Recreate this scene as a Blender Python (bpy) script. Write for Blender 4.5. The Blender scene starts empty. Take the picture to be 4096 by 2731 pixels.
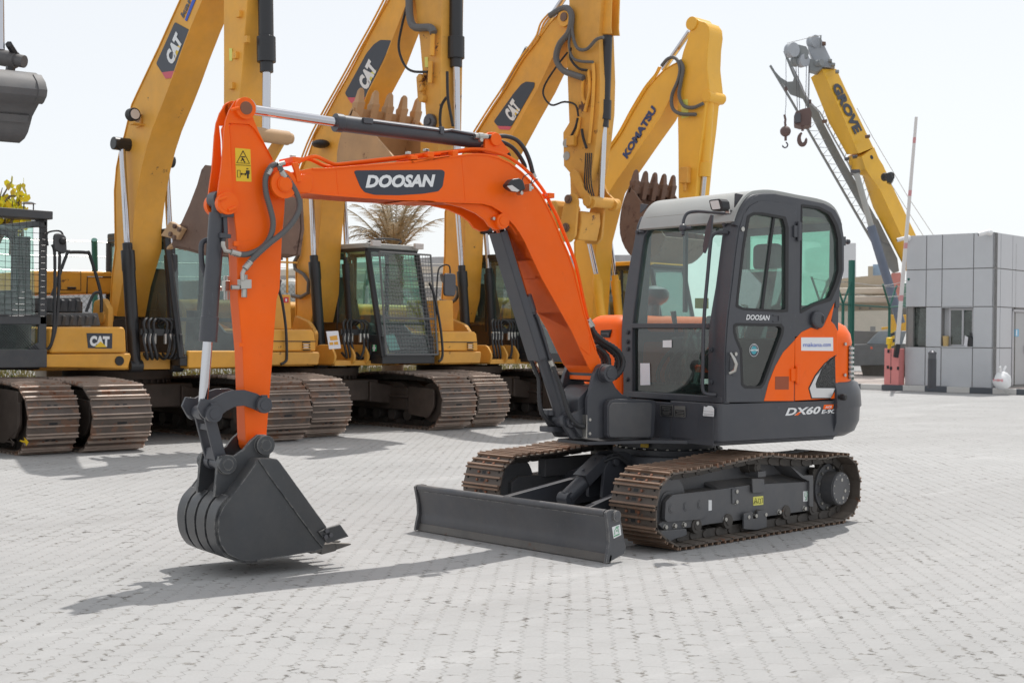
import bpy, bmesh, math, random
from mathutils import Vector, Matrix, geometry, noise
R = math.radians; PI = math.pi
V = Vector
random.seed(7)
scn = bpy.context.scene
# ------------------------------------------------------------------ camera
FPX = 5360.0                                  # focal length in pixels of the 4096 px wide photograph
CAM = V((8.2735, 6.6321, 1.4711))
_y, _p, _r = R(225.387), R(-.327), R(.6225)
_f = V((math.cos(_y)*math.cos(_p), math.sin(_y)*math.cos(_p), math.sin(_p)))
_r0 = V((math.sin(_y), -math.cos(_y), 0)); _u0 = _r0.cross(_f)
CR = _r0*math.cos(_r) + _u0*math.sin(_r); CU = -_r0*math.sin(_r) + _u0*math.cos(_r)
cd = bpy.data.cameras.new('camera'); cam = bpy.data.objects.new('camera', cd); scn.collection.objects.link(cam)
cam.matrix_world = Matrix(((CR.x, CU.x, -_f.x, CAM.x), (CR.y, CU.y, -_f.y, CAM.y), (CR.z, CU.z, -_f.z, CAM.z), (0, 0, 0, 1)))
cd.sensor_width = 36; cd.lens = 36*FPX/4096; cd.clip_end = 5000; cd.clip_start = .1
cd.dof.use_dof = True; cd.dof.focus_distance = 9.6; cd.dof.aperture_fstop = 6.3
scn.camera = cam
# ------------------------------------------------------------------ light
SUNDIR = V((.435, .16, -1)).normalized()       # direction the light travels
elev = math.asin(-SUNDIR.z)
w = bpy.data.worlds.new('World'); scn.world = w; w.use_nodes = True
nt = w.node_tree; nt.nodes.clear()
out = nt.nodes.new('ShaderNodeOutputWorld'); bg = nt.nodes.new('ShaderNodeBackground'); sk = nt.nodes.new('ShaderNodeTexSky')
sk.sky_type = 'NISHITA'; sk.sun_disc = False; sk.sun_elevation = elev
_sa = math.atan2(-SUNDIR.y, -SUNDIR.x)
sk.sun_rotation = (PI/2 - _sa) % (2*PI)
sk.air_density = 1.0; sk.dust_density = 1.0; sk.ozone_density = 1.0; sk.altitude = 0
hs = nt.nodes.new('ShaderNodeHueSaturation'); hs.inputs['Saturation'].default_value = .35; hs.inputs['Value'].default_value = 1.0
hz = nt.nodes.new("ShaderNodeMix"); hz.data_type = "RGBA"; hz.inputs[0].default_value = .64; hz.inputs[7].default_value = (5.75, 5.88, 6.0, 1)   # thin white haze veiling the blue
nt.links.new(sk.outputs[0], hs.inputs['Color']); nt.links.new(hs.outputs[0], hz.inputs[6]); nt.links.new(hz.outputs[2], bg.inputs[0]); nt.links.new(bg.outputs[0], out.inputs[0])
bg.inputs[1].default_value = .15
sd = bpy.data.lights.new('sun', 'SUN'); sd.energy = 3.1; sd.angle = R(.55); sd.color = (1, .965, .92)
so = bpy.data.objects.new('sun', sd); scn.collection.objects.link(so)
so.rotation_euler = SUNDIR.to_track_quat('-Z', 'Y').to_euler(); so.location = (0, 0, 30)
scn.view_settings.view_transform = 'Standard'; scn.view_settings.look = 'None'; scn.view_settings.gamma = 1
scn.view_settings.exposure = 0.10
scn.render.engine = 'CYCLES'
scn.cycles.max_bounces = 8; scn.cycles.transparent_max_bounces = 24; scn.cycles.glossy_bounces = 4

# ------------------------------------------------------------------ tracing: a pixel of the photograph's detail crops -> a point on a real plane
CROP = dict(A=(600,380,1.9125), B=(1600,450,2.24), C=(2100,1250,2.613), D=(2300,700,1.568), E=(2300,1500,1.96), F=(1600,1700,2.352),
            G=(600,1200,1.4256), H=(1100,850,1.7423), I=(2150,1150,3.136), J=(3000,1000,2.413), K=(2450,700,2.352), W=(0,0,.57422),
            L=(0,0,1.568), M=(0,900,1.6508), N=(1100,0,1.7423), O=(1900,0,1.5676), P=(3000,100,1.4252), Q=(3200,850,1.96), S=(0,650,2.613),
            T=(0,1200,2.24), X=(400,1000,1.8444), Y=(1200,1400,1.96), U=(0,200,3.4833), Z=(2100,650,2.4123), CC=(3050,120,3.1356))
def ray(x, y, crop='W'):
    cx, cy, s = CROP[crop]; px, py = cx + x/s, cy + y/s
    return _f + CR*((px-2048)/FPX) - CU*((py-1365.5)/FPX)
def hit(x, y, crop, p, n):
    d = ray(x, y, crop); return CAM + d*((V(p)-CAM).dot(V(n))/d.dot(V(n)))
UA = R(-8.131)                                # heading of the excavator's upper structure
MU = Matrix.Rotation(UA, 4, 'Z'); MUi = MU.inverted()
def us(pts, yu, crop):                        # points on the upper structure's fore-and-aft plane yu -> (x, z) there
    n = MU @ V((0,1,0)); r = []
    for q in pts:
        h = MUi @ hit(q[0], q[1], crop, MU @ V((0, yu, 0)), n); r.append((h.x, h.z))
    return r
def uf(pts, xu, crop):                        # points on the upper structure's cross plane xu -> (y, z)
    n = MU @ V((1,0,0)); r = []
    for q in pts:
        h = MUi @ hit(q[0], q[1], crop, MU @ V((xu, 0, 0)), n); r.append((h.y, h.z))
    return r
def wx(pts, x, crop): return [(h.y, h.z) for h in (hit(a, b, crop, (x,0,0), (1,0,0)) for a, b in pts)]
def wy(pts, y, crop): return [(h.x, h.z) for h in (hit(a, b, crop, (0,y,0), (0,1,0)) for a, b in pts)]
def gz(x, y, crop='W', z=0): h = hit(x, y, crop, (0,0,z), (0,0,1)); return (h.x, h.y)

# ------------------------------------------------------------------ materials
MATS = {}
def nodes(name):
    m = bpy.data.materials.new(name); m.use_nodes = True; MATS[name] = m
    t = m.node_tree; return m, t, t.nodes['Principled BSDF']
def nn(t, kind, **kw):
    n = t.nodes.new('ShaderNode'+kind)
    for k, v in kw.items():
        if k.startswith('i_'): n.inputs[int(k[2:]) if k[2:].isdigit() else k[2:]].default_value = v
        else: setattr(n, k, v)
    return n
def ramp(t, src, stops):
    r = t.nodes.new('ShaderNodeValToRGB'); cr = r.color_ramp
    while len(cr.elements) > 1: cr.elements.remove(cr.elements[0])
    for i, (p, c) in enumerate(stops):
        e = cr.elements[0] if i == 0 else cr.elements.new(p)
        e.position = p; e.color = (c, c, c, 1) if isinstance(c, (int, float)) else tuple(c)+(1,)
    t.links.new(src, r.inputs[0]); return r.outputs[0]
def mix(t, fac, a, b, bt='MIX'):
    n = t.nodes.new('ShaderNodeMix'); n.data_type = 'RGBA'; n.blend_type = bt
    for s, v in ((0, fac), (6, a), (7, b)):
        if hasattr(v, 'links'): t.links.new(v, n.inputs[s])
        elif isinstance(v, (int, float)): n.inputs[s].default_value = v if s == 0 else (v, v, v, 1)
        else: n.inputs[s].default_value = tuple(v)+(1,)
    return n.outputs[2]
def math_(t, op, a, b=None, c=None, clamp=False):
    n = t.nodes.new('ShaderNodeMath'); n.operation = op; n.use_clamp = clamp
    for i, v in enumerate((a, b, c)):
        if v is None: continue
        if hasattr(v, 'links'): t.links.new(v, n.inputs[i])
        else: n.inputs[i].default_value = v
    return n.outputs[0]
def tex(t, scale, detail=4, rough=.6, co=None, dist=0):
    n = nn(t, 'TexNoise', i_Scale=scale, i_Detail=detail, i_Roughness=rough, i_Distortion=dist)
    t.links.new(co or coord(t), n.inputs['Vector']); return n.outputs['Fac']
def coord(t):
    for n in t.nodes:
        if n.bl_idname == 'ShaderNodeTexCoord': return n.outputs['Object']
    return t.nodes.new('ShaderNodeTexCoord').outputs['Object']
def bump(t, b, h, strength, dist=.01):
    n = nn(t, 'Bump', i_Strength=strength, i_Distance=dist); t.links.new(h, n.inputs['Height']); t.links.new(n.outputs[0], b.inputs['Normal'])
DUST = (.42, .36, .29); RUST = (.17, .065, .03)
def paint(name, col, rough=.4, dust=.25, rust=0, metal=0, coat=0, vary=.12, peel=.02, rcol=RUST, spec=.5):
    m, t, b = nodes(name); b.inputs['Specular IOR Level'].default_value = spec
    n1 = tex(t, 2.2, 5); n2 = tex(t, 38, 3)
    c = mix(t, ramp(t, n1, [(.3, 0), (.7, 1)]), [x*(1-vary) for x in col], [min(1, x*(1+vary)) for x in col])
    geo = t.nodes.new('ShaderNodeNewGeometry'); sx = t.nodes.new('ShaderNodeSeparateXYZ'); t.links.new(geo.outputs['Normal'], sx.inputs[0])
    up = ramp(t, sx.outputs[2], [(.35, .25), (.95, 1)])
    dm = math_(t, 'MULTIPLY', math_(t, 'MULTIPLY', up, ramp(t, tex(t, 5, 8, .7), [(.32, 0), (.72, 1)])), dust, clamp=True)
    c = mix(t, dm, c, [x*.35+y*.75 for x, y in zip(col, DUST)])
    if rust:
        rm = ramp(t, tex(t, 3.1, 10, .72, dist=.3), [(.70-rust*.25, 0), (.73-rust*.25, 1)])
        c = mix(t, rm, c, rcol)
    mpp = nn(t, 'Mapping'); mpp.inputs['Scale'].default_value = (1.0, 1.0, .22); mpp.inputs['Rotation'].default_value = (.3, .5, 0); t.links.new(coord(t), mpp.inputs[0])
    sc = math_(t, 'MULTIPLY', ramp(t, tex(t, 46, 3, .8, mpp.outputs[0]), [(.66, 0), (.70, 1)]), ramp(t, tex(t, 1.7, 3), [(.48, 0), (.62, .55)]))
    c = mix(t, sc, c, [min(1, x*1.35+.05) for x in col])
    gr = ramp(t, tex(t, 6.5, 9, .75, dist=.6), [(.60, 0), (.72, .30)]); c = mix(t, gr, c, [x*.62+.012 for x in col])
    t.links.new(c, b.inputs['Base Color'])
    rr = math_(t, 'ADD', math_(t, 'MULTIPLY', n1, .22), rough-.1); rr = math_(t, 'ADD', rr, math_(t, 'MULTIPLY', dm, .5), clamp=True)
    t.links.new(rr, b.inputs['Roughness']); b.inputs['Metallic'].default_value = metal
    if coat: b.inputs['Coat Weight'].default_value = coat; b.inputs['Coat Roughness'].default_value = .12
    bump(t, b, mix(t, .5, n2, n1), peel, .02)
    return m
def flat(name, col, rough=.6, metal=0, vary=.06):
    m, t, b = nodes(name)
    c = mix(t, tex(t, 9, 6), [x*(1-vary) for x in col], [min(1, x*(1+vary)) for x in col])
    t.links.new(c, b.inputs['Base Color']); b.inputs['Roughness'].default_value = rough; b.inputs['Metallic'].default_value = metal
    return m
def glass(name, tint, refl=1.0, dust_haze=1.0):
    m, t, b = nodes(name); t.nodes.remove(b)
    o = t.nodes['Material Output']; tr = nn(t, 'BsdfTransparent'); tr.inputs[0].default_value = tuple(tint)+(1,)
    g = nn(t, 'BsdfGlossy'); g.inputs['Roughness'].default_value = .03; g.inputs[0].default_value = (1, 1, 1, 1)
    df = nn(t, 'BsdfDiffuse'); df.inputs[0].default_value = (.46, .58, .53, 1)
    lw = nn(t, 'LayerWeight', i_Blend=.5); f5 = math_(t, 'POWER', lw.outputs['Facing'], 4.0); mx = nn(t, 'MixShader'); t.links.new(math_(t, 'MULTIPLY', math_(t, 'ADD', math_(t, 'MULTIPLY', f5, .8), .09), refl, clamp=True), mx.inputs[0])
    t.links.new(tr.outputs[0], mx.inputs[1]); t.links.new(g.outputs[0], mx.inputs[2])
    m2 = nn(t, 'MixShader'); t.links.new(ramp(t, tex(t, 3, 8, .7), [(.40, .05*dust_haze), (.8, .20*dust_haze)]), m2.inputs[0])  # diffuse film over the pane: thin dust, with reflected haze painted in
    t.links.new(mx.outputs[0], m2.inputs[1]); t.links.new(df.outputs[0], m2.inputs[2]); t.links.new(m2.outputs[0], o.inputs[0])
    return m
ORANGE = paint('orange_paint', (.96, .135, .004), .36, .26, coat=.10, vary=.06, peel=.012, spec=.16)  # dust film, also paling up-facing tops in place of glaring sunlight
SLATE = paint('slate_paint', (.046, .050, .062), .42, .22, coat=.15, vary=.10, peel=.02)
SLATE2 = paint('satin_slate_paint', (.082, .086, .096), .44, .55, vary=.14, peel=.05)
CATY = paint('old_yellow_paint', (.77, .375, .042), .47, .50, rust=.22, vary=.13, rcol=(.10, .045, .025))
CATY2 = paint('worn_yellow_paint', (.68, .34, .05), .5, .45, rust=.38, vary=.14, rcol=(.13, .055, .03))
KOMY = paint('bright_yellow_paint', (.86, .46, .04), .42, .3, rust=.03, vary=.06)
GROVEY = paint('crane_yellow_paint', (.80, .45, .03), .4, .2, vary=.05)
TRACK = paint('rusty_track_steel', (.115, .095, .082), .55, .5, rust=.46, vary=.3, peel=.25, metal=.35, rcol=(.20, .095, .055))
TRACK2 = paint('worn_track_steel', (.115, .092, .080), .55, .5, rust=.75, vary=.25, peel=.25, metal=.3, rcol=(.19, .115, .08))
BAR = paint('polished_track_bar', (.26, .17, .12), .45, .4, rust=.5, vary=.3, peel=.2, metal=.4, rcol=(.25, .13, .08)); BAR2 = paint('polished_big_track_bar', (.38, .30, .25), .45, .4, rust=.5, vary=.32, peel=.2, metal=.2, rcol=(.32, .18, .12))
CHAIN = paint('greasy_chain_steel', (.05, .045, .042), .6, .5, rust=.2, vary=.25, peel=.3)
def worn(name, col, rough, dust=.4):
    m = paint(name, col, rough, dust, vary=.18, peel=.06); t = m.node_tree; b = t.nodes['Principled BSDF']
    bv = nn(t, 'Bevel', i_Radius=.012); bv.samples = 4; g = t.nodes.new('ShaderNodeNewGeometry'); dt = nn(t, 'VectorMath', operation='DOT_PRODUCT'); t.links.new(bv.outputs[0], dt.inputs[0]); t.links.new(g.outputs['Normal'], dt.inputs[1])
    e = math_(t, 'MULTIPLY', ramp(t, dt.outputs['Value'], [(.90, 1), (.985, 0)]), ramp(t, tex(t, 14, 6, .7), [(.42, 0), (.58, .8)]))
    src = b.inputs['Base Color'].links[0].from_socket; c = mix(t, e, src, (.34, .33, .31)); rm = ramp(t, tex(t, 8, 10, .75), [(.66, 0), (.70, .8)]); c = mix(t, rm, c, (.085, .07, .06)); t.links.new(c, b.inputs['Base Color']); return m
WORN = worn('worn_slate_paint', (.074, .078, .088), .42, .45); SCRAPED = paint('scraped_edge_steel', (.115, .110, .105), .45, .6, rust=.42, vary=.3, peel=.2, metal=.4, rcol=(.13, .075, .05)); WORNB = worn('dark_bucket_paint', (.040, .044, .050), .36, .30)
BRONZE = paint('weathered_bucket_steel', (.15, .085, .06), .6, .5, rust=.5, vary=.2, peel=.2, rcol=(.10, .05, .035))
BUCKY = paint('faded_tan_paint', (.50, .31, .16), .6, .45, rust=.22, vary=.15, peel=.1)
UNDER = paint('dark_undercarriage_paint', (.060, .044, .036), .6, .4, rust=.25, vary=.25, peel=.1)
BLACK = flat('black_rubber', (.018, .018, .02), .55)
BLACKM = flat('black_enamel', (.022, .023, .026), .35)
HOSE = flat('hose_rubber', (.03, .031, .034), .5)
GREYHOSE = flat('dusty_hose', (.12, .12, .12), .6)
CHROME = flat('chrome_rod', (.56, .56, .59), .10, 1, .03)
STEEL = flat('zinc_steel', (.48, .47, .44), .35, .9)
DARKST = flat('dark_steel', (.10, .10, .11), .4, .6)
WHITE = flat('white_sticker', (.78, .79, .80), .45)
PAPER = flat('paper', (.80, .80, .84), .7)
ROOFW = paint('pale_grey_roof', (.38, .39, .375), .4, .3, vary=.05)
YELLST = flat('yellow_sticker', (.80, .52, .02), .4)
LIMEST = flat('pale_yellow_sticker', (.74, .70, .14), .4)
NAVY = flat('navy_badge', (.035, .042, .06), .4)
REDST = flat('red_sticker', (.6, .03, .06), .45)
PINKR = flat('faded_red_stripe', (.62, .10, .14), .5)
GREENST = flat('green_sticker', (.05, .38, .16), .5)
BLUEST = flat('blue_print', (.03, .10, .52), .5)
SILVER = flat('silver_badge', (.66, .66, .67), .28, .6, .03)
GLASSM = glass('tinted_cab_glass', (.58, .83, .74))
GLASSC = glass('machine_cab_glass', (.40, .52, .49)); GLASSD = glass('dark_cab_glass', (.26, .37, .33), 1.0, .35)
LENS = flat('lamp_lens', (.65, .62, .6), .15)
PLASTIC = flat('seat_plastic', (.45, .47, .47), .35)
SEATM = flat('seat_fabric', (.07, .075, .08), .8)

# ------------------------------------------------------------------ mesh building
def link(o): scn.collection.objects.link(o); return o
def tag(o, label=None, cat=None, group=None, kind=None):
    for k, v in (('label', label), ('category', cat), ('group', group), ('kind', kind)):
        if v: o[k] = v
    return o
def thing(name, label, cat, loc=(0,0,0), rz=0, group=None):
    o = link(bpy.data.objects.new(name, None)); o.location = loc; o.rotation_euler = (0, 0, rz); o.empty_display_size = .3
    return tag(o, label, cat, group)
class MB:
    def __init__(s, M=None): s.v = []; s.f = []; s.m = []; s.M = M or Matrix.Identity(4); s.mi = 0
    def add(s, vs, fs):
        b = len(s.v); s.v += [tuple(s.M @ V(p)) for p in vs]
        for f in fs: s.f.append([b+i for i in f]); s.m.append(s.mi)
        return s
    def box(s, c, d, rot=None, taper=1):
        x, y, z = d[0]/2, d[1]/2, d[2]/2; c = V(c); q = []
        for sz in (-1, 1):
            k = taper if sz > 0 else 1
            for sx, sy in ((-1,-1), (1,-1), (1,1), (-1,1)):
                p = V((sx*x*k, sy*y*k, sz*z))
                if rot: p = rot @ p
                q.append(p+c)
        return s.add(q, [(3,2,1,0), (4,5,6,7), (0,1,5,4), (1,2,6,5), (2,3,7,6), (3,0,4,7)])
    def bx(s, x0, x1, y0, y1, z0, z1): return s.box(((x0+x1)/2, (y0+y1)/2, (z0+z1)/2), (abs(x1-x0), abs(y1-y0), abs(z1-z0)))
    def hexa(s, p):                            # eight corners: bottom ring then top ring
        return s.add(p, [(3,2,1,0), (4,5,6,7), (0,1,5,4), (1,2,6,5), (2,3,7,6), (3,0,4,7)])
    def prism(s, pts, f0, f1, holes=()):       # flat outline (2D) lifted by f0 and f1 into the two faces
        loops = [list(pts)] + [list(h) for h in holes]
        flat2 = [p for l in loops for p in l]; n = len(flat2)
        tri = geometry.tessellate_polygon([[V((p[0], p[1], 0)) for p in l] for l in loops])
        vs = [f0(*p) for p in flat2] + [f1(*p) for p in flat2]
        fs = []
        if len(loops) == 1:
            fs += [list(range(n)), list(range(2*n-1, n-1, -1))]
        else:
            for t in tri: fs += [list(t), [n+t[2], n+t[1], n+t[0]]]
        k = 0
        for l in loops:
            m = len(l)
            for i in range(m):
                a, b = k+i, k+(i+1) % m; fs.append([a, b, n+b, n+a])
            k += m
        return s.add(vs, fs)
    def slabY(s, pts, y0, y1, holes=()):       # outline given as (x, z), thickness along y
        return s.prism(pts, lambda x, z: (x, y0, z), lambda x, z: (x, y1, z), holes)
    def slabX(s, pts, x0, x1, holes=()):       # outline given as (y, z), thickness along x
        return s.prism(pts, lambda y, z: (x0, y, z), lambda y, z: (x1, y, z), holes)
    def slabZ(s, pts, z0, z1, holes=()): return s.prism(pts, lambda x, y: (x, y, z0), lambda x, y: (x, y, z1), holes)
    def tube(s, pts, r, n=8, cap=True, rib=None):
        pts = [V(p) for p in pts]; k = len(pts); ring = []
        t0 = (pts[1]-pts[0]).normalized(); up = V((0,0,1)) if abs(t0.z) < .9 else V((1,0,0)); a = t0.cross(up).normalized()
        vs = []
        for i, p in enumerate(pts):
            t = (pts[min(i+1, k-1)]-pts[max(i-1, 0)]).normalized()
            a = (a - t*a.dot(t)).normalized(); b = t.cross(a)
            rr = r[i] if isinstance(r, (list, tuple)) else r
            for j in range(n):
                an = 2*PI*j/n; vs.append(p+a*(math.cos(an)*rr)+b*(math.sin(an)*rr))
        fs = [[i*n+j, i*n+(j+1) % n, (i+1)*n+(j+1) % n, (i+1)*n+j] for i in range(k-1) for j in range(n)]
        if cap: fs += [list(range(n-1, -1, -1)), [(k-1)*n+j for j in range(n)]]
        return s.add(vs, fs)
    def cyl(s, p0, p1, r, n=20, r1=None): return s.tube([p0, p1], [r, r if r1 is None else r1], n)
    def ycyl(s, x, z, y0, y1, r, n=20): return s.cyl((x, y0, z), (x, y1, z), r, n)
    def lathe(s, p0, p1, prof, n=20):          # profile of (distance along, radius)
        p0, p1 = V(p0), V(p1); t = (p1-p0).normalized(); a = t.cross(V((0,0,1)) if abs(t.z) < .9 else V((1,0,0))).normalized(); b = t.cross(a); vs = []
        for d, r in prof:
            for j in range(n): an = 2*PI*j/n; vs.append(p0+t*d+a*(math.cos(an)*max(r, .0005))+b*(math.sin(an)*max(r, .0005)))
        k = len(prof)
        return s.add(vs, [[i*n+j, i*n+(j+1) % n, (i+1)*n+(j+1) % n, (i+1)*n+j] for i in range(k-1) for j in range(n)]+[list(range(n-1, -1, -1)), [(k-1)*n+j for j in range(n)]])
    def bolt(s, p, nrm, r=.014, h=.012): p = V(p); return s.cyl(p, p+V(nrm)*h, r, 6)
    def ball(s, c, r, sx=1, sy=1, sz=1, nu=12, nv=8):
        c = V(c); vs = []; fs = []
        for i in range(nv+1):
            for j in range(nu):
                th = PI*i/nv; ph = 2*PI*j/nu
                vs.append(c+V((r*sx*math.sin(th)*math.cos(ph), r*sy*math.sin(th)*math.sin(ph), r*sz*math.cos(th))))
        for i in range(nv):
            for j in range(nu): fs.append([i*nu+j, (i+1)*nu+j, (i+1)*nu+(j+1) % nu, i*nu+(j+1) % nu])
        return s.add(vs, fs)
    def strip(s, path, f0, f1, th, nrm=None):  # a bent plate: path points a lifted by f0 / f1 (two edges) with thickness
        A = [V(f0(*p)) for p in path]; B = [V(f1(*p)) for p in path]; k = len(path); vs = []
        for i in range(k):
            t = A[min(i+1, k-1)]-A[max(i-1, 0)]; wv = B[i]-A[i]; n = t.cross(wv).normalized()*th
            vs += [A[i], B[i], B[i]+n, A[i]+n]
        fs = []
        for i in range(k-1):
            for j in range(4): fs.append([i*4+j, i*4+(j+1) % 4, (i+1)*4+(j+1) % 4, (i+1)*4+j])
        fs += [[3,2,1,0], [(k-1)*4+j for j in range(4)]]
        return s.add(vs, fs)
    def merge(s, o, k):
        b = len(s.v); s.v += o.v; s.f += [[b+i for i in f] for f in o.f]; s.m += [k]*len(o.f); return s
    def build(s, name, mat, parent=None, bev=0, ang=35, sm=True, seg=2, label=None, cut=None):
        me = bpy.data.meshes.new(name); me.from_pydata(s.v, [], s.f)
        for m in (mat if isinstance(mat, (list, tuple)) else [mat]): me.materials.append(m)
        if isinstance(mat, (list, tuple)): me.polygons.foreach_set('material_index', s.m)
        bm = bmesh.new(); bm.from_mesh(me); bmesh.ops.recalc_face_normals(bm, faces=bm.faces); bm.to_mesh(me); bm.free()
        if sm:
            me.polygons.foreach_set('use_smooth', [True]*len(me.polygons)); me.set_sharp_from_angle(angle=R(ang))
        me.update(); o = link(bpy.data.objects.new(name, me))
        if parent: o.parent = parent
        if bev:
            b = o.modifiers.new('bevel', 'BEVEL'); b.width = bev; b.segments = seg; b.limit_method = 'ANGLE'; b.angle_limit = R(ang); b.harden_normals = True
        if label: o['label'] = label
        return o
def smooth(pts, n=6, closed=False):            # Catmull-Rom through the points
    P = [V(p) for p in pts]; k = len(P); r = []
    rng = range(k if closed else k-1)
    for i in rng:
        g = (lambda j: P[j % k]) if closed else (lambda j: P[max(0, min(k-1, j))])
        p0, p1, p2, p3 = g(i-1), g(i), g(i+1), g(i+2)
        for q in range(n):
            t = q/n; r.append(.5*((2*p1)+(p2-p0)*t+(2*p0-5*p1+4*p2-p3)*t*t+(3*p1-p0-3*p2+p3)*t**3))
    if not closed: r.append(P[-1])
    return [tuple(p) for p in r]
def rounded(pts, r, n=5):                      # a 2D outline with its corners rounded
    k = len(pts); o = []
    for i in range(k):
        p = V(pts[i][:2]); a = V(pts[i-1][:2])-p; b = V(pts[(i+1) % k][:2])-p
        rr = r[i] if isinstance(r, (list, tuple)) else r
        d = min(rr, a.length*.45, b.length*.45)
        if d < 1e-5: o.append(tuple(p)); continue
        s, e = p+a.normalized()*d, p+b.normalized()*d
        for q in range(n+1):
            t = q/n; o.append(tuple(s*(1-t)**2+p*2*t*(1-t)+e*t*t))
    return o
def rect(x0, x1, z0, z1): return [(x0,z0), (x1,z0), (x1,z1), (x0,z1)]
def writing(body, p0, p1, h, nrm, name, mat, parent, bold=.03, shear=0, ext=.0015, sp=1, label=None):
    """lettering whose baseline runs from p0 to p1, cap height h, on a surface with normal nrm"""
    cu = bpy.data.curves.new(name, 'FONT'); cu.body = body; cu.size = 1; cu.offset = bold; cu.shear = shear; cu.resolution_u = 3; cu.space_character = sp
    t = bpy.data.objects.new('tmp', cu); scn.collection.objects.link(t)
    bpy.context.view_layer.update()
    me = bpy.data.meshes.new_from_object(t.evaluated_get(bpy.context.evaluated_depsgraph_get()))
    bpy.data.objects.remove(t); bpy.data.curves.remove(cu)
    xs = [v.co.x for v in me.vertices]; ys = [v.co.y for v in me.vertices]
    if not xs: return None
    x0, x1, y0, y1 = min(xs), max(xs), min(ys), max(ys)
    p0, p1 = V(p0), V(p1); X = (p1-p0); L = X.length; X.normalize(); Z = V(nrm).normalized(); X = (X-Z*X.dot(Z)).normalized(); Y = Z.cross(X)
    vs = [p0+X*((v.co.x-x0)/(x1-x0)*L)+Y*((v.co.y-y0)/(y1-y0)*h)+Z*ext for v in me.vertices]
    fs = [tuple(p.vertices) for p in me.polygons]
    mb = MB(); mb.add(vs, fs); bpy.data.meshes.remove(me)
    o = mb.build(name, mat, parent, sm=False)
    # face the letters outward
    me = o.data
    if me.polygons and sum(p.normal.dot(Z)*p.area for p in me.polygons) < 0: me.flip_normals()
    if label: o['label'] = label
    return o
# ================================================================== the orange excavator in front
EXC = thing('excavator', 'orange and slate compact excavator standing alone on the pavers, dozer blade and bucket lowered', 'excavator', (0, 0, 0))
NX, NY, NZ = V((1,0,0)), V((0,1,0)), V((0,0,1))
def U3(x, y, z): return MU @ V((x, y, z))
UY = MU.to_3x3() @ V((0,1,0)); UX = MU.to_3x3() @ V((1,0,0))
# ---- crawler belts
def resample(loop, n):
    P = [V(p) for p in loop]; k = len(P); L = [0]
    for i in range(k): L.append(L[-1]+(P[(i+1) % k]-P[i]).length)
    o = []
    for q in range(n):
        d = L[-1]*q/n; i = max(j for j in range(k) if L[j] <= d); t = (d-L[i])/max(1e-9, L[i+1]-L[i])
        o.append(P[i].lerp(P[(i+1) % k], t))
    return o, L[-1]
def belt(loop, yc, half, n, parent, mat, cmat, grousers=3, gh=.022, M=None, bolts=True, cw=.055, ch=.06, slots=False, jit=.002):
    """shoes laid along the closed (fore-aft, z) loop; the loop is the outside of the shoe plates, clockwise or not"""
    P, L = resample(loop, n); c = V((sum(p.x for p in P)/n, sum(p.y for p in P)/n)); mb = MB(M); cb = MB(M); hb = MB(M); db = MB(M)
    pit = L/n
    for i in range(n):
        a, b = P[i], P[(i+1) % n]; t = (b-a).normalized(); nv = V((t.y, -t.x)); m = (a+b)/2
        if nv.dot(m-c) < 0: nv = -nv
        h = (b-a).length/2; j = random.uniform(-jit, jit)
        def q(u, o): p = m+t*u+nv*(o+j); return p
        def blk(B, u0, u1, o0, o1, y0, y1):
            k = [q(u0, o0), q(u1, o0), q(u1, o1), q(u0, o1)]
            B.add([(p.x, y0, p.y) for p in k]+[(p.x, y1, p.y) for p in k], [(3,2,1,0), (4,5,6,7), (0,1,5,4), (1,2,6,5), (2,3,7,6), (3,0,4,7)])
        blk(mb, -h*.98, h*.93, -.012, 0, yc-half, yc+half)
        blk(mb, h*.80, h*1.1, -.016, .004, yc-half, yc+half)
        for g in range(grousers):
            mb.mi = 1; u = -h*.9+(2*h*.86)*g/(max(1, grousers-1)); blk(mb, u-.007, u+.007, 0, gh*(1 if g else 1.05), yc-half+.002, yc+half-.002)
        mb.mi = 0
        for s in (-1, 1):
            y0 = yc+s*cw; blk(cb, -h*.72, h*.78, -.012-ch, -.014, y0-.014, y0+.014)
            p0, p1 = q(h, -.012-ch*.5), q(h, -.012-ch*.5)
            if h > .04: cb.cyl((p0.x, y0-.02, p0.y), (p1.x, y0+.022, p1.y), ch*.42, 8)
            for u in ((-h*.42, h*.42) if bolts else ()):
                p = q(u, 0); pn = q(u, .011); hb.cyl((p.x, y0, p.y), (pn.x, y0, pn.y), .0105, 6)
                if bolts:
                    p = q(u+.012, .0004); pn = q(u+.012, .0015)
                    for yy in (yc-half*.8, yc+half*.8): db.cyl((p.x, yy, p.y), (pn.x, yy, pn.y), .009, 8)
        if slots or bolts:
            for u in ((0,) if slots else (-h*.42, h*.42)):
                p, pn = q(u, .0004), q(u, .0018); w = half*.16 if slots else .02
                hh_ = .022 if slots else .011; uu = u-.02 if slots else u
                if slots and i % 2: w = half*.07; 
                for xo in ((0,) if not (slots and i % 2) else (-half*.13, half*.13)): db.add([tuple((a_.x, yy+xo, a_.y)) for a_, yy in ((q(uu-hh_, .0016), yc-w), (q(uu+hh_, .0016), yc-w), (q(uu+hh_, .0016), yc+w), (q(uu-hh_, .0016), yc+w))], [(0,1,2,3)])
            if slots:
                for s in (-1, 1):
                    p, pn = q(0, 0), q(0, .014); hb.cyl((p.x, yc+s*half*.26, p.y), (pn.x, yc+s*half*.26, pn.y), .019, 6)
    mb.merge(db, 2); mb.merge(hb, 3)
    o = mb.build('crawler_track', [mat, BAR2 if slots else BAR, BLACK, RUSTB], parent, sm=False)
    cb.build('chain', cmat, o, sm=False)
    return o
RUSTB = paint('rusted_bolt', (.22, .085, .045), .6, .2, rust=.5, vary=.2)
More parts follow.
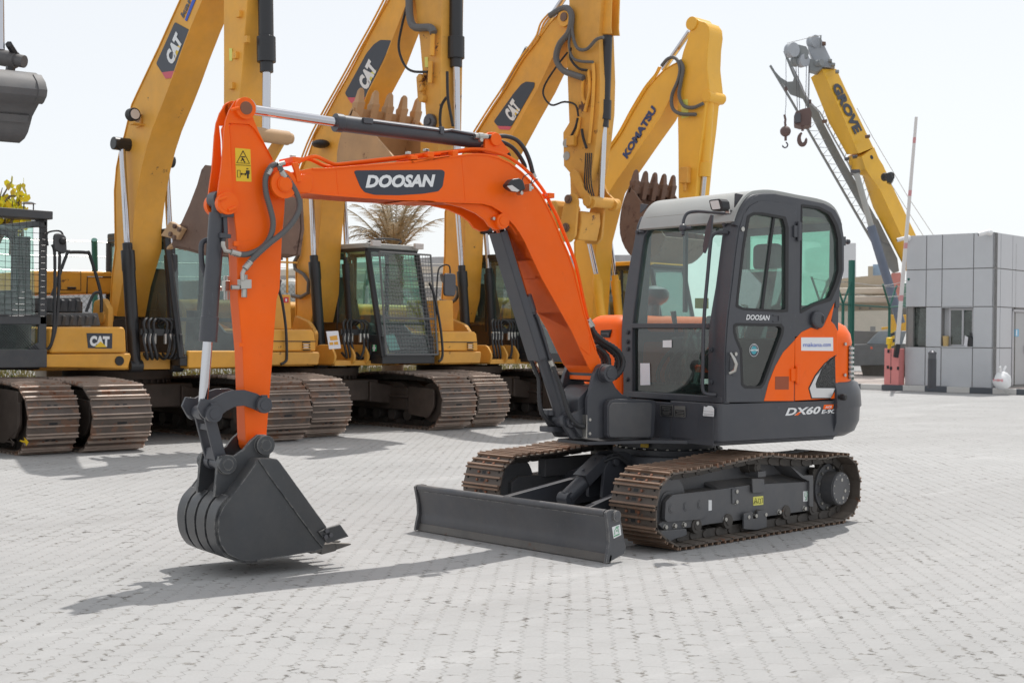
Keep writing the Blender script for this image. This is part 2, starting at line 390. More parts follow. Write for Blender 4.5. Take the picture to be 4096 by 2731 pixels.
tl = wy([(632,1040),(640,960),(660,890),(705,812),(775,765),(900,748),(1050,727),(1200,690),(1400,650),(1530,625),(1700,642),(1850,652),(2000,640),(2110,622),(2190,660),(2228,750),(2242,860),(2236,960),(2205,1060),(2130,1140)], .95, 'E')
xf_, xr_ = 1.03, -1.06
tl = [(x, max(z, .02)) for x, z in tl] + [(xr_+.02, .026), (xr_+.3, .024), (0, .024), (xf_-.3, .024), (xf_, .026), (1.14, .07)] + [((wy([(640,1190)], .95, 'E')[0][0]), .16)]
TLOOP = smooth(tl, 4, True)
for s, nm in ((1, 'near'), (-1, 'far')):
    yc = .75*s
    t = belt(TLOOP, yc, .2, 39, EXC, TRACK, CHAIN, 3, .02)
    F = lambda y: yc+s*y
    b = MB()
    outl = wy([(700,990),(758,936),(1000,910),(1140,892),(1380,858),(1845,832),(1840,1062),(1505,1108),(1315,1135),(1060,1168),(985,1182),(860,1200),(700,1218),(655,1170),(700,1135)], .84, 'E')
    b.slabY(outl, F(.09), F(-.10))
    # sloping top plates running inward
    i0, i1 = outl[3], outl[5]
    b.hexa([(i0[0], F(.085), i0[1]-.02), (i1[0], F(.085), i1[1]-.02), (i1[0], F(-.12), i1[1]+.03), (i0[0], F(-.12), i0[1]+.03), (i0[0], F(.085), i0[1]), (i1[0], F(.085), i1[1]), (i1[0]+.03, F(-.12), i1[1]+.075), (i0[0]-.03, F(-.12), i0[1]+.055)])
    b.bx(-.95, -.15, F(-.14), F(-.06), .36, .57); b.bx(-.15, .75, F(-.14), F(-.06), .36, .50)
    tf = b.build('track_frame', SLATE2, EXC, bev=.006)
    g = MB(); g.slabY(rounded(wy([(708,990),(762,936),(1000,910),(1043,948),(1043,1085),(1028,1103),(965,1130),(720,1150),(700,1128)], .86, 'E'), .012), F(.085), F(.115))
    for px in ((757,1045),(871,1028),(981,1013)):
        x, z = wy([px], .865, 'E')[0]; g.cyl((x, F(.115), z), (x, F(.118), z), .034, 18); g.cyl((x, F(.112), z), (x, F(.121), z), .024, 18)
    g.build('recoil_housing', SLATE2, tf, bev=.006)
    g = MB(); g.slabY(rounded(wy([(1320,1085),(1385,1068),(1395,1125),(1425,1120),(1430,1062),(1500,1058),(1500,1190),(1420,1212),(1320,1205)], .87, 'E'), .008), F(.11), F(.125)); g.build('track_guide', SLATE2, tf, bev=.003)
    g = MB(); g.slabY(rounded(wy([(672,1222),(875,1203),(880,1250),(840,1268),(790,1280),(735,1308),(700,1300),(680,1260)], .88, 'E'), .01), F(.06), F(.13)); g.build('mud_deflector', SLATE2, tf, bev=.006)
    g = MB(); g.slabY(rounded(wy([(1395,812),(1490,812),(1490,920),(1400,925)], .87, 'E'), .008), F(.1), F(.115))
    g.slabY(rounded(wy([(1250,893),(1290,888),(1290,1005),(1253,1010)], .87, 'E'), .006), F(.088), F(.1))
    x, z = wy([(1455,745)], .84, 'E')[0]; g.box((x-.02, F(.03), z-.03), (.10, .12, .045)); g.build('roller_bracket', SLATE2, tf, bev=.004)
    g = MB(); x, z = wy([(1415,722)], .80, 'E')[0]; g.ycyl(x, z, F(-.09), F(.02), .048); g.ycyl(x, z, F(.02), F(.07), .04); g.ycyl(x, z, F(.07), F(.075), .025); g.build('carrier_roller', CHAIN, tf, bev=.004)
    g = MB()
    for px in ((722,1192),(795,1182),(868,1172),(965,1160),(1190,1131),(1350,1110),(1408,1101),(1484,1091),(1615,1073),(1812,1046),(1276,912),(1276,993)):
        x, z = wy([px], .86, 'E')[0]; g.cyl((x, F(.085), z), (x, F(.13 if 1300 < px[0] < 1500 else .108), z), .0165, 6); g.cyl((x, F(.083), z), (x, F(.093), z), .02, 12)
    g.build('frame_bolt', STEEL, tf, bev=.002)
    g = MB(); g.slabY(rounded(wy([(1690,712),(1790,785),(1868,783),(1868,1030),(1838,1028),(1838,830),(1775,800)], .86, 'E'), .008), F(-.1), F(.11)); g.build('motor_mount', SLATE2, tf, bev=.004)
    # bottom rollers
    for q in range(5):
        x = .72-.37*q; g = MB(); g.ycyl(x, .135, F(-.1), F(.1), .055, 16); g.ycyl(x, .135, F(.085), F(.105), .03, 12); g.build('bottom_roller', CHAIN, tf, bev=.003)
    # idler and final drive
    xi, zi = 1.0, .31
    g = MB(); g.ycyl(xi, zi, F(-.06), F(.06), .2, 28); g.ycyl(xi, zi, F(-.03), F(.03), .235, 28); g.ycyl(xi, zi, F(.06), F(.07), .09, 20); g.build('idler_wheel', SLATE2, t, bev=.006)
    xs, zs = wy([(2005,880)], .80, 'E')[0]
    g = MB(); k = 11; pts = []
    for i in range(k*4):
        a = 2*PI*i/(k*4); rr = .245 if i % 4 in (0, 1) else .205; pts.append((xs+math.cos(a)*rr, zs+math.sin(a)*rr))
    g.slabY(pts, F(-.03), F(.015)); g.build('sprocket', CHAIN, t, bev=.004)
    g = MB(); g.ycyl(xs, zs, F(.01), F(.035), .195, 36); g.ycyl(xs, zs, F(.035), F(.14), .132, 36); g.ycyl(xs, zs, F(.138), F(.150), .128, 36); g.ycyl(xs, zs, F(-.15), F(.01), .15, 30)
    fd = g.build('final_drive', SLATE2, t, bev=.005)
    g = MB()
    for i in range(12):
        a = 2*PI*(i+.5)/12
        if s > 0: g.cyl((xs+math.cos(a)*.165, F(.035), zs+math.sin(a)*.165), (xs+math.cos(a)*.165, F(.05), zs+math.sin(a)*.165), .013, 6)
        g.cyl((xs+math.cos(a)*.112, F(.150), zs+math.sin(a)*.112), (xs+math.cos(a)*.112, F(.153), zs+math.sin(a)*.112), .006, 8)
    for dx, dz in ((0, .07), (-.05, -.02), (-.02, -.075)): g.cyl((xs+dx, F(.150), zs+dz), (xs+dx, F(.1535), zs+dz), .014, 12)
    g.build('drive_bolt', STEEL if s > 0 else CHAIN, t)
# stickers on the near frame
def sticker_y(name, crop, pts, y, mat, parent, M=None, th=.0015, label=None):
    mb = MB(); mb.slabY(rounded(wy(pts, y, crop), .004, 3), y-.001, y+th); return mb.build(name, mat, parent, label=label)
TFN = [o for o in EXC.children if o.name.startswith('track_frame')][0]
sticker_y('warning_sticker', 'E', [(1396,953),(1475,945),(1475,1014),(1397,1021)], .841, LIMEST, TFN, label='pale yellow sticker with a warning triangle and an open book')
sticker_y('lifting_sticker', 'E', [(1788,910),(1835,906),(1835,985),(1789,990)], .841, WHITE, TFN)
sticker_y('lifting_sticker', 'E', [(1045,978),(1071,978),(1071,1058),(1045,1062)], .841, WHITE, TFN)
g = MB()
def line_y(mb, crop, pts, y, r=.0016, closed=False):
    q = [(x, y, z) for x, z in wy(pts, y, crop)]
    if closed: q.append(q[0])
    mb.tube(q, r, 4)
line_y(g, 'E', [(1401,1008),(1433,1003),(1417,962)], .8435, closed=True); line_y(g, 'E', [(1408,1000),(1418,985),(1426,996)], .8435, .003)
line_y(g, 'E', [(1438,1000),(1438,966),(1454,970),(1470,962),(1470,996),(1454,1002),(1438,1000)], .8435); line_y(g, 'E', [(1454,970),(1454,1002)], .8435)
g.build('pictogram', BLACK, TFN, sm=False)
g = MB(); x, z = wy([(1811,933)], .8435, 'E')[0]; g.tube([(x+math.cos(a*PI/8)*.022, .8435, z+math.sin(a*PI/8)*.022) for a in range(17)], .0016, 4)
line_y(g, 'E', [(1811,945),(1811,922)], .8435, .002); line_y(g, 'E', [(1811,950),(1811,962),(1818,970),(1811,978),(1804,972)], .8435, .003); g.build('pictogram', GREENST, TFN, sm=False)
# ---- chassis and slew ring
b = MB(); b.prism([(.50,-.3),(.62,-.12),(.62,.12),(.50,.3),(.28,.5),(-.28,.5),(-.45,.3),(-.5,0),(-.45,-.3),(-.28,-.5),(.28,-.5)], lambda x, y: (x, y, .26), lambda x, y: (x*.86, y*.86, .56))
for s in (-1, 1):
    b.hexa([(.50, s*.28, .22), (.50, s*.66, .16), (.24, s*.66, .16), (.1, s*.28, .24), (.46, s*.28, .52), (.52, s*.66, .36), (.2, s*.66, .37), (.1, s*.28, .54)])
    b.hexa([(-.50, s*.28, .22), (-.60, s*.66, .16), (-.34, s*.66, .16), (-.1, s*.28, .24), (-.46, s*.28, .52), (-.6, s*.66, .36), (-.3, s*.66, .37), (-.1, s*.28, .54)])
CH = b.build('chassis', SLATE, EXC, bev=.01)
g = MB()
for s in (-.07, .07): g.slabY(rounded([(.5,.3),(.86,.26),(.84,.48),(.74,.60),(.60,.60),(.5,.56)], .03), s-.014, s+.014)
g.ycyl(.73, .53, -.11, .11, .032); g.build('cylinder_bracket', SLATE, CH, bev=.003)
sr_ = MB(); sr_.cyl((0,0,.555), (0,0,.60), .43, 48); sr_.cyl((0,0,.60), (0,0,.665), .37, 48)
g = MB()
for i in range(28): a = 2*PI*i/28; g.bolt((math.cos(a)*.40, math.sin(a)*.40, .60), NZ, .012, .012)
sr_.merge(g, 1); SR = sr_.build('slew_ring', [SLATE, STEEL], EXC, bev=.003)
# ---- dozer blade
prof = wy([(1930,822),(1938,870),(1953,940),(1964,1020),(1968,1100),(1962,1165)], .93, 'F')
prof = smooth([(x, 0, z) for x, z in prof] + [(wy([(1955,1212)], .93, 'F')[0][0]-.006, 0, wy([(1955,1212)], .93, 'F')[0][1]-.02)], 3)
edge = wy([(1955,1212),(1940,1310)], .93, 'F')
b = MB(); b.strip([(p[0], p[2]) for p in prof], lambda x, z: (x, -.925, z), lambda x, z: (x, .925, z), -.02)
x0, z0 = prof[0][0], prof[0][2]; b.tube([(x0-.015, -.92, z0-.005), (x0-.015, .92, z0-.005)], .024, 12)
b.bx(x0-.16, x0-.03, -.45, .45, z0-.05, z0-.01)
for s in (-.4, .4, -.16, .16): b.slabY([(x0-.15, z0-.05), (x0-.19, z0-.05), (x0-.26, .06), (x0-.17, .06)], s-.012, s+.012)
BL = b.build('dozer_blade', WORN, EXC, bev=.004)
g = MB(); (x1, z1), (x2, z2) = edge; z2 = .006
g.strip([(x1, z1), (x2, z2)], lambda x, z: (x, -.95, z), lambda x, z: (x, .95, z), -.022); g.build('cutting_edge', SCRAPED, BL, bev=.003)
for s, nm in ((1, 0), (-1, 0)):
    g = MB(); o_ = wy([(243,1078),(262,1060),(300,1052),(335,1060),(352,1100),(398,1350),(385,1400),(244,1478),(252,1410),(268,1320),(266,1240),(256,1160)], .95, 'E')
    g.slabY(rounded(o_, .008), s*.93, s*.95); x, z = wy([(320,1102)], .95, 'E')[0]; g.ycyl(x, z, s*.95, s*.965, .036); g.ycyl(x, z, s*.965, s*.968, .022); g.build('end_plate', WORN, BL, bev=.003)
sticker_y('load_sticker', 'E', [(290,1190),(352,1168),(362,1250),(303,1280)], .951, WHITE, BL)
g = MB(); line_y(g, 'E', [(306,1262),(352,1240)], .954, .002); line_y(g, 'E', [(312,1250),(312,1215),(322,1198),(338,1198),(344,1232)], .954, .002); line_y(g, 'E', [(322,1190),(345,1185)], .954, .003)
line_y(g, 'E', [(325,1222),(328,1212),(334,1218),(328,1226)], .954, .002)
for q in range(5): line_y(g, 'E', [(312+q*9,1259-q*4),(307+q*9,1268-q*4)], .954, .0015)
g.build('pictogram', GREENST, BL, sm=False)
for s in (-1, 1):
    g = MB(); g.hexa([(1.66, s*.44-.03, .10), (1.66, s*.44+.03, .10), (.52, s*.27+.03, .20), (.52, s*.27-.03, .20), (1.66, s*.44-.03, .235), (1.66, s*.44+.03, .235), (.52, s*.27+.03, .42), (.52, s*.27-.03, .42)])
    g.ycyl(.54, .30, s*.27-.05, s*.27+.05, .05); g.build('push_arm', SLATE, BL, bev=.005)
ba, bb = hit(1560, 690, 'F', (0,0,0), NY), hit(1925, 330, 'F', (0,0,0), NY)
ax = (bb-ba).normalized(); bc = MB(); bc.lathe(ba, bb, [(0, .04), (.0, .056), (.015, .058), ((bb-ba).length*.80, .058), ((bb-ba).length*.80, .05), ((bb-ba).length*.84, .05)], 24)
bc.ycyl(ba.x, ba.z, -.05, .05, .05)
BC = bc.build('blade_cylinder', SLATE, BL, bev=.003)
g = MB(); g.cyl(ba+ax*(bb-ba).length*.8, V((.73, 0, .53)), .026, 16); g.ycyl(.73, .53, -.05, .05, .045); g.build('piston_rod', DARKST, BC)
g = MB(); sidev = NY*.06; upv = ax.cross(NY).normalized(); upv = upv if upv.z > 0 else -upv
p = [ba+ax*.20+upv*.062-NY*.06, ba+ax*.20+upv*.062+NY*.06, ba+ax*.46+upv*.062+NY*.06, ba+ax*.46+upv*.062-NY*.06]; g.hexa(p+[q+upv*.008 for q in p])
p = [ba+ax*.20+NY*.06-upv*.02, ba+ax*.20+NY*.068-upv*.02, ba+ax*.46+NY*.068-upv*.02, ba+ax*.46+NY*.06-upv*.02]; g.hexa(p+[q+upv*.09 for q in p])
for d in (.26, .40): g.bolt(ba+ax*d+upv*.07, upv, .012, .01)
g.build('hose_guard', SLATE, BC, bev=.003)
for k in range(2):
    p0 = ba+ax*.42+NY*(.03+.03*k)+upv*.04; g = MB(); g.tube(smooth([p0, p0+V((-.10,.05,.05-.02*k)), p0+V((-.22,.08,-.02-.03*k)), p0+V((-.29,.08,-.14)), V((.5,.12,.26))], 10), .013, 8); g.build('blade_hose', HOSE, BC)

# ---- upper structure --------------------------------------------------------------------------------------------
YS = .914                                     # the cab side plane
CB = .13                                      # the boom's own centre plane
def UB(): return MB(MU)
# platform: bottom plate, front box and the two uprights that carry the boom
b = UB(); b.slabZ([(1.07,CB-.17),(1.07,CB+.17),(.55,CB+.30),(.36,.60),(.36,-.75),(.6,CB-.30)], .675, .70)
b.slabZ([(.36,-.86),(.36,.86),(-.95,.86),(-.95,-.86)], .68, .97)
PF = b.build('platform', SLATE, EXC, bev=.004)
def plate(y0, y1):
    o = us([(655,1310),(655,905),(682,830),(700,740),(722,650),(752,585),(800,552),(850,560),(884,600),(900,690),(950,785),(1010,848),(1100,888),(1160,903),(1330,912),(1310,1310)], CB+.185, 'C')
    m = UB(); m.slabY(o, y0, y1); return m
plate(CB+.15, CB+.185).build('boom_upright', SLATE, PF, bev=.005)
plate(CB-.185, CB-.15).build('boom_upright', SLATE, PF, bev=.005)
g = UB(); o = us([(828,1308),(828,960),(850,915),(900,898),(1338,915),(1312,1308)], CB+.2, 'C'); g.slabY(rounded(o, .03), CB+.185, CB+.24)
g.build('side_box', SLATE, PF, bev=.008)
g = UB(); o = us([(876,1302),(876,975),(910,940),(1325,940),(1308,1302)], CB+.24, 'C'); g.slabY(rounded(o, .03), CB+.24, CB+.246); g.build('side_box_panel', SLATE2, PF, bev=.004)
g = UB(); o = us([(438,1290),(440,890),(500,830),(560,760),(700,740),(660,1300)], CB, 'C'); g.slabY(rounded(o, .03), CB-.13, CB+.13)
px, pz = us([(375,1135)], CB, 'C')[0]
for s in (-1, 1): g.slabY(rounded(us([(300,1075),(340,1055),(380,1060),(470,1120),(520,1200),(585,1310),(400,1310),(350,1230),(300,1150)], CB, 'C'), .02), CB+s*.085-.017, CB+s*.085+.017)
g.slabY(rounded(us([(440,1080),(560,1010),(650,940),(655,1310),(560,1310),(480,1190)], CB+.1, 'C'), .04), CB+.09, CB+.135)
g.build('boom_bracket', SLATE, PF, bev=.01)
g = UB(); g.ycyl(px, pz, CB-.13, CB+.13, .04); g.ycyl(px, pz, CB+.13, CB+.15, .018)
fx, fz = us([(845,635)], CB+.2, 'C')[0]; g.ycyl(fx, fz, CB-.21, CB+.20, .068, 30); g.ycyl(fx, fz, CB+.2, CB+.255, .062, 30); g.ycyl(fx, fz, CB+.255, CB+.262, .04, 24)
g.build('boom_foot_pin', SLATE, PF, bev=.004)
g = UB(); bx_, bz_ = us([(632,1190)], CB+.16, 'C')[0]
g.box((bx_, CB+.15, bz_), (.012, .06, .17)); g.box((bx_-.02, CB+.175, bz_), (.045, .006, .17))
for d in (-.05, .05): g.bolt(V((bx_-.02, CB+.178, bz_+d)), NY, .013, .012)
g.build('hose_clamp', STEEL, PF, bev=.002)
g = UB()
for zz in (1040, 1215):
    p = us([(230,zz),(300,zz-12),(360,zz+5)], CB-.05, 'C'); q = (p[0][1]+p[2][1])/2
    g.slabZ(rounded([(p[0][0], CB-.16), (p[0][0], CB-.02), (p[2][0]-.1, CB+.0), (p[2][0]-.1, CB-.16)], .04), q-.02, q+.02)
g.build('swing_bar', SLATE, PF, bev=.004)
# lower skirt
def corner(z0, z1, inset=0):
    return None
sk = [(.352,YS),(-.93,YS)]
fl, fr_ = uf([(620,198)], .36, 'E')[0][0], YS
b = UB(); pl = rounded([(-.93,YS), (.352,YS), (.372,CB+.25), (.2,CB+.25), (.2,.8), (-.93,.8)], [0,.035,.10,0,0,0], 6)
def loft(mb, plan, levels, cx=0, cy=0):        # levels: (z, inset)
    rings = []; n = len(plan)
    for z, ins in levels:
        r_ = []
        for i, p in enumerate(plan):
            a = V(plan[i-1][:2]); c = V(plan[(i+1) % n][:2]); t = (c-a).normalized(); nv = V((t.y, -t.x)); r_.append((p[0]-nv.x*ins*1, p[1]-nv.y*ins*1, z))
        rings += r_
    fs = [[k*n+i, k*n+(i+1) % n, (k+1)*n+(i+1) % n, (k+1)*n+i] for k in range(len(levels)-1) for i in range(n)]
    fs += [list(range(n)), [(len(levels)-1)*n+i for i in range(n)]]
    return mb.add(rings, fs)
plc = list(reversed(pl))                       # clockwise seen from above: +inset goes inwards
loft(b, pl, [(.70, -.0), (.72, 0), (.985, 0)]) if False else b.prism(pl, lambda x, y: (x, y, .712), lambda x, y: (x, y, .985))
b.prism([(x*.985, y-.012 if y > .5 else y) for x, y in pl], lambda x, y: (x, y, .698), lambda x, y: (x, y, .7125))
SKIRT = b.build('side_skirt', SLATE, EXC, bev=.012, seg=3)
b = UB(); b.prism([(x, -y) for x, y in rounded([(-.93,YS), (.352,YS), (.45,.3), (.2,.3), (.2,.8), (-.93,.8)], [0,.035,.1,0,0,0], 5)], lambda x, y: (x, y, .70), lambda x, y: (x, y, .985))
b.build('side_skirt', SLATE, EXC, bev=.012)
# writing on the skirt
def onU(crop, pts, yu): return [U3(x, yu, z) for x, z in us(pts, yu, crop)]
a, c = onU('E', [(1647,318),(1925,302)], YS+.001)
writing('DX60', a, c, .058, UY, 'model_lettering', WHITE, SKIRT, .035, .3)
a, c = onU('E', [(1930,303),(2046,298)], YS+.001); writing('E-9C', a, c, .031, UY, 'model_lettering', WHITE, SKIRT, .03, .25)
g = UB(); g.slabY(rounded(us([(1952,232),(2028,229),(2020,264),(1945,266)], YS, 'E'), .005), YS, YS+.0015); g.build('model_plate', ORANGE, SKIRT)
a, c = onU('E', [(1960,258),(2014,256)], YS+.003); writing('ACE', a, c, .016, UY, 'model_lettering', WHITE, SKIRT, .03, .25)
g = UB(); g.slabY(us([(1720,316),(1745,314),(1770,289),(1750,290)], YS, 'E'), YS, YS+.004); g.build('model_stripe', ORANGE, SKIRT)
def plateF(name, crop, pts, xu, mat, parent, th=.003):
    m = UB(); m.slabX(rounded(uf(pts, xu, crop), .004, 3), xu-.001, xu+th); return m.build(name, mat, parent)
XF = .3735
plateF('rating_plate', 'E', [(666,233),(768,236),(770,324),(668,318)], XF, STEEL, SKIRT, .002); plateF('rating_plate_face', 'E', [(671,238),(763,241),(765,319),(673,313)], XF, BLACK, SKIRT, .003)
plateF('rating_plate', 'E', [(780,240),(865,243),(866,330),(781,326)], XF, STEEL, SKIRT, .002); plateF('rating_plate_face', 'E', [(785,272),(860,274),(861,325),(786,321)], XF, BLACK, SKIRT, .003)
g = UB()
for crop, rows in (('E', [(682,250,752),(682,262,745),(700,274,752),(690,286,752),(690,297,740),(700,306,735),(790,282,855),(800,294,852),(790,306,855),(790,316,850)]),):
    for x0_, y_, x1_ in rows:
        q = uf([(x0_,y_),(x1_,y_+1)], XF+.003, crop); g.bx(XF+.003, XF+.0045, q[0][0], q[1][0], q[0][1]-.0022, q[0][1]+.0022)
g.build('rating_plate_print', STEEL, SKIRT, sm=False)
plateF('torn_label', 'E', [(1012,243),(1030,250),(1045,240),(1072,242),(1090,262),(1088,325),(1004,318)], XF, WHITE, SKIRT, .002)
g = UB()
for y_ in (282, 300, 310):
    q = uf([(1008,y_),(1085,y_+4)], XF+.002, 'E'); g.bx(XF+.002, XF+.003, q[0][0], q[1][0], q[0][1]-.0008, q[0][1]+.0008)
g.build('label_print', DARKST, SKIRT, sm=False)
plateF('orange_sticker', 'E', [(515,530),(575,533),(575,568),(515,564)], .371, YELLST, SR, .002)
# ---- cab
sideF = smooth([(p[0], 0, p[1]) for p in us([(940,1430),(936,1150),(942,1000),(955,850),(985,600),(1012,380),(1030,290),(1052,215),(1090,160),(1150,124)], YS, 'D')], 3)
def xf(z):
    for i in range(len(sideF)-1):
        if sideF[i][2] <= z <= sideF[i+1][2]:
            t = (z-sideF[i][2])/(sideF[i+1][2]-sideF[i][2]+1e-9); return sideF[i][0]*(1-t)+sideF[i+1][0]*t
    return sideF[0][0] if z < sideF[0][2] else sideF[-1][0]
XB = sideF[0][0]
def cf(pts, crop='D'):                          # trace on the curved front of the cab -> (y, z)
    r = []
    for p in pts:
        x = XB
        for _ in range(8): (y, z), = uf([p], x, crop); x = xf(z)
        r.append((y, z))
    return r
cabo = us([(940,1425),(936,1150),(942,1000),(955,850),(985,600),(1012,380),(1030,290),(1052,215),(1090,160),(1150,124),(1250,120),(1400,148),(1560,180),(1632,222),(1672,300),(1687,400),(1687,600),(1665,690),(1632,795),(1600,850),(1560,940),(1520,968),(1480,955),(1420,985),(1376,1032),(1376,1180),(1376,1422)], YS, 'D')
cabs = cabo
doorO = us([(946,1420),(944,1100),(958,900),(985,680),(1012,450),(1030,330),(1055,250),(1095,195),(1150,165),(1200,163),(1386,190),(1380,600),(1376,1000),(1372,1418)], YS, 'D')
doorS = us([(946,1420),(944,1100),(958,900),(985,680),(1012,450),(1030,330),(1055,250),(1095,195),(1150,165),(1200,163),(1386,190),(1380,600),(1376,1032),(1302,1110),(1250,1200),(1210,1300),(1180,1419)], YS, 'D')
w1 = rounded(us([(1075,258),(1110,236),(1170,236),(1318,262),(1336,330),(1333,858),(1290,862),(1050,846),(1004,828),(1010,760),(1045,450)], YS, 'D'), .012)
w1i = rounded(us([(1092,268),(1120,250),(1170,252),(1300,276),(1315,330),(1315,840),(1290,846),(1050,832),(1020,815),(1024,760),(1060,450)], YS, 'D'), .012)
w2 = rounded(us([(988,940),(1005,928),(1292,934),(1309,955),(1303,1000),(1187,1310),(1165,1338),(1060,1338),(1038,1315),(1030,1100),(1000,1030),(988,985)], YS, 'D'), .01)
w2i = rounded(us([(1003,952),(1015,946),(1280,950),(1292,965),(1286,1000),(1174,1300),(1155,1322),(1068,1322),(1052,1305),(1044,1095),(1014,1022),(1003,985)], YS, 'D'), .01)
w3 = rounded(us([(1418,182),(1530,198),(1608,238),(1648,310),(1672,400),(1676,600),(1652,688),(1606,790),(1500,822),(1410,872)], YS, 'D'), .02)
w3i = rounded(us([(1426,200),(1530,214),(1590,248),(1628,315),(1648,400),(1652,600),(1630,680),(1590,770),(1495,806),(1419,850)], YS, 'D'), .02)
b = UB(); b.slabY(cabs, YS-.05, YS, [doorO, w3]); CAB = b.build('cab', SLATE, EXC, bev=.006)
# inner frame right behind the door, far side wall, floor, back wall and roof
q = us([(686,290),(704,290),(700,860),(682,860)], -.12, 'D'); g = UB(); g.slabY(q, -.135, -.105); g.build('far_window_post', SLATE, CAB, bev=.003)
g = UB(); xr_c = min(p[0] for p in cabo); g.slabY(cabo[:19]+us([(1376,1020),(1376,1422)], YS, 'D'), -.14, -.10, [rounded([(xr_c+.10,1.50),(XB-.16,1.50),(XB-.20,2.30),(xr_c+.12,2.30)], .05), rounded([(-.35,1.10),(XB-.12,1.10),(XB-.13,1.42),(-.35,1.42)], .03)]); g.build('far_side_frame', SLATE, CAB, bev=.006)
xr = min(p[0] for p in cabo)
g = UB(); g.bx(xr+.06, XB-.02, -.1, YS-.05, .985, 1.02); g.bx(xr+.02, xr+.10, -.1, YS-.03, .985, 1.72)
for y_ in (-.12, YS-.09): g.bx(xr+.02, xr+.07, y_, y_+.07, 1.7, 2.38)
g.bx(xr+.02, xr+.07, -.12, YS-.02, 2.3, 2.38); g.build('rear_frame', SLATE, CAB, bev=.006)
g = UB(); g.bx(xr+.05, XB-.12, -.08, YS-.08, 2.36, 2.39); g.build('headliner', flat('brown_headliner', (.22,.17,.12), .8), CAB)
g = UB(); g.bx(xr+.035, xr+.041, -.06, YS-.08, 1.7, 2.3); g.build('rear_window', GLASSM, CAB, sm=False)
roofp = smooth([(x, 0, z) for x, z in us([(1022,300),(1040,240),(1062,190),(1100,140),(1150,120),(1250,118),(1400,146),(1560,178),(1632,220),(1672,300)], YS, 'D')], 4)
g = UB(); g.strip([(p[0], p[2]) for p in roofp], lambda x, z: (x, -.13, z), lambda x, z: (x, YS-.02, z), -.03); RF = g.build('roof', ROOFW, CAB, bev=.004)
g = UB()
for yy in (YS-.03, -.115): g.tube([(p[0], yy, p[2]-.022) for p in roofp], .03, 12)
g.tube([(p[0]-.03, YS-.025, p[2]) for p in sideF[:-6]], .03, 10)
g.build('roof_rail', SLATE, CAB)
g = UB()
for pts in ([(410,240),(412,183),(420,180),(460,187),(440,215)], [(1000,205),(1003,118),(1012,115),(1055,124),(1030,160)]):
    yy = uf([pts[0]], .22, 'D')[0][0]; q = uf(pts, .22, 'D'); g.slabX(q, .215, .225)
g.build('lifting_eye', SLATE, CAB, bev=.002)
# front frame on the curved front
fo = cf([(302,1415),(300,1250),(290,1000),(298,850),(312,740),(330,620),(348,520),(372,415),(388,310),(400,290)])
op = cf([(358,1362),(358,1150),(358,960),(392,680),(430,400),(452,325),(500,306)]); opr = cf([(832,1385),(834,1150),(838,960),(880,700),(925,360),(930,290),(915,270)])
def cx(y, z, d=0): return (xf(z)+d, y, z)
g = UB()
def ribbon(mb, L, Rr, d0, d1):                  # strip between two polylines of (y, z) on the curved front
    k = len(L); A = []
    for i in range(k): A += [cx(*L[i], d0), cx(*Rr[i], d0), cx(*Rr[i], d1), cx(*L[i], d1)]
    fs = [[i*4+j, i*4+(j+1) % 4, (i+1)*4+(j+1) % 4, (i+1)*4+j] for i in range(k-1) for j in range(4)]+[[3,2,1,0], [(k-1)*4+j for j in range(4)]]
    mb.add(A, fs)
def at_z(line, z):
    for i in range(len(line)-1):
        a, c_ = line[i], line[i+1]
        if min(a[1], c_[1]) <= z <= max(a[1], c_[1]): t = (z-a[1])/(c_[1]-a[1]+1e-9); return a[0]+(c_[0]-a[0])*t
    return line[0][0] if abs(z-line[0][1]) < abs(z-line[-1][1]) else line[-1][0]
zs_ = [1.0+(2.33-1.0)*i/16 for i in range(17)]
ztop = 2.30
ribbon(g, [(at_z(fo, z), z) for z in zs_], [(at_z(op, z), z) for z in zs_], -.07, .0)
ribbon(g, [(at_z(opr, z), z) for z in zs_], [(YS-.03, z) for z in zs_], -.07, 0)
zt = op[-1][1]
ribbon(g, [(at_z(fo, zt-.02), zt-.02), (at_z(fo, zt+.03), zt+.03), (at_z(fo, zt+.03), zt+.07)], [(YS-.03, opr[-1][1]-.01), (YS-.03, opr[-1][1]+.03), (YS-.03, opr[-1][1]+.08)], -.06, .004)
bt = cf([(358,1355),(832,1388),(300,1425),(940,1432)])
g.bx(XB-.06, XB+.004, fo[0][0], YS-.03, .985, bt[0][1]-.0)
FF = g.build('front_frame', SLATE, CAB, bev=.008)
g = UB(); mz = cf([(360,945),(832,955)]); g.bx(xf(mz[0][1])-.02, xf(mz[0][1])+.004, mz[0][0]-.01, mz[1][0]+.02, mz[0][1]-.018, mz[0][1]+.018); g.build('window_bar', SLATE, CAB, bev=.004)
def pane(name, za, zb, d, mat):
    m = UB(); zz = [za+(zb-za)*i/8 for i in range(9)]
    vs = []
    for z in zz: vs += [cx(at_z(op, z)-.015, z, d), cx(at_z(opr, z)+.015, z, d)]
    m.add(vs, [[2*i, 2*i+1, 2*i+3, 2*i+2] for i in range(8)]); return m.build(name, mat, CAB)
pane('windshield', mz[0][1], zt+.01, -.03, GLASSM); pane('lower_windshield', bt[0][1]-.01, mz[0][1], -.035, GLASSD)
def ring_y(outer, inner, y0, y1, name, mat, parent, bev=.003):
    m = UB(); m.slabY(outer, y0, y1, [inner]); return m.build(name, mat, parent, bev=bev)
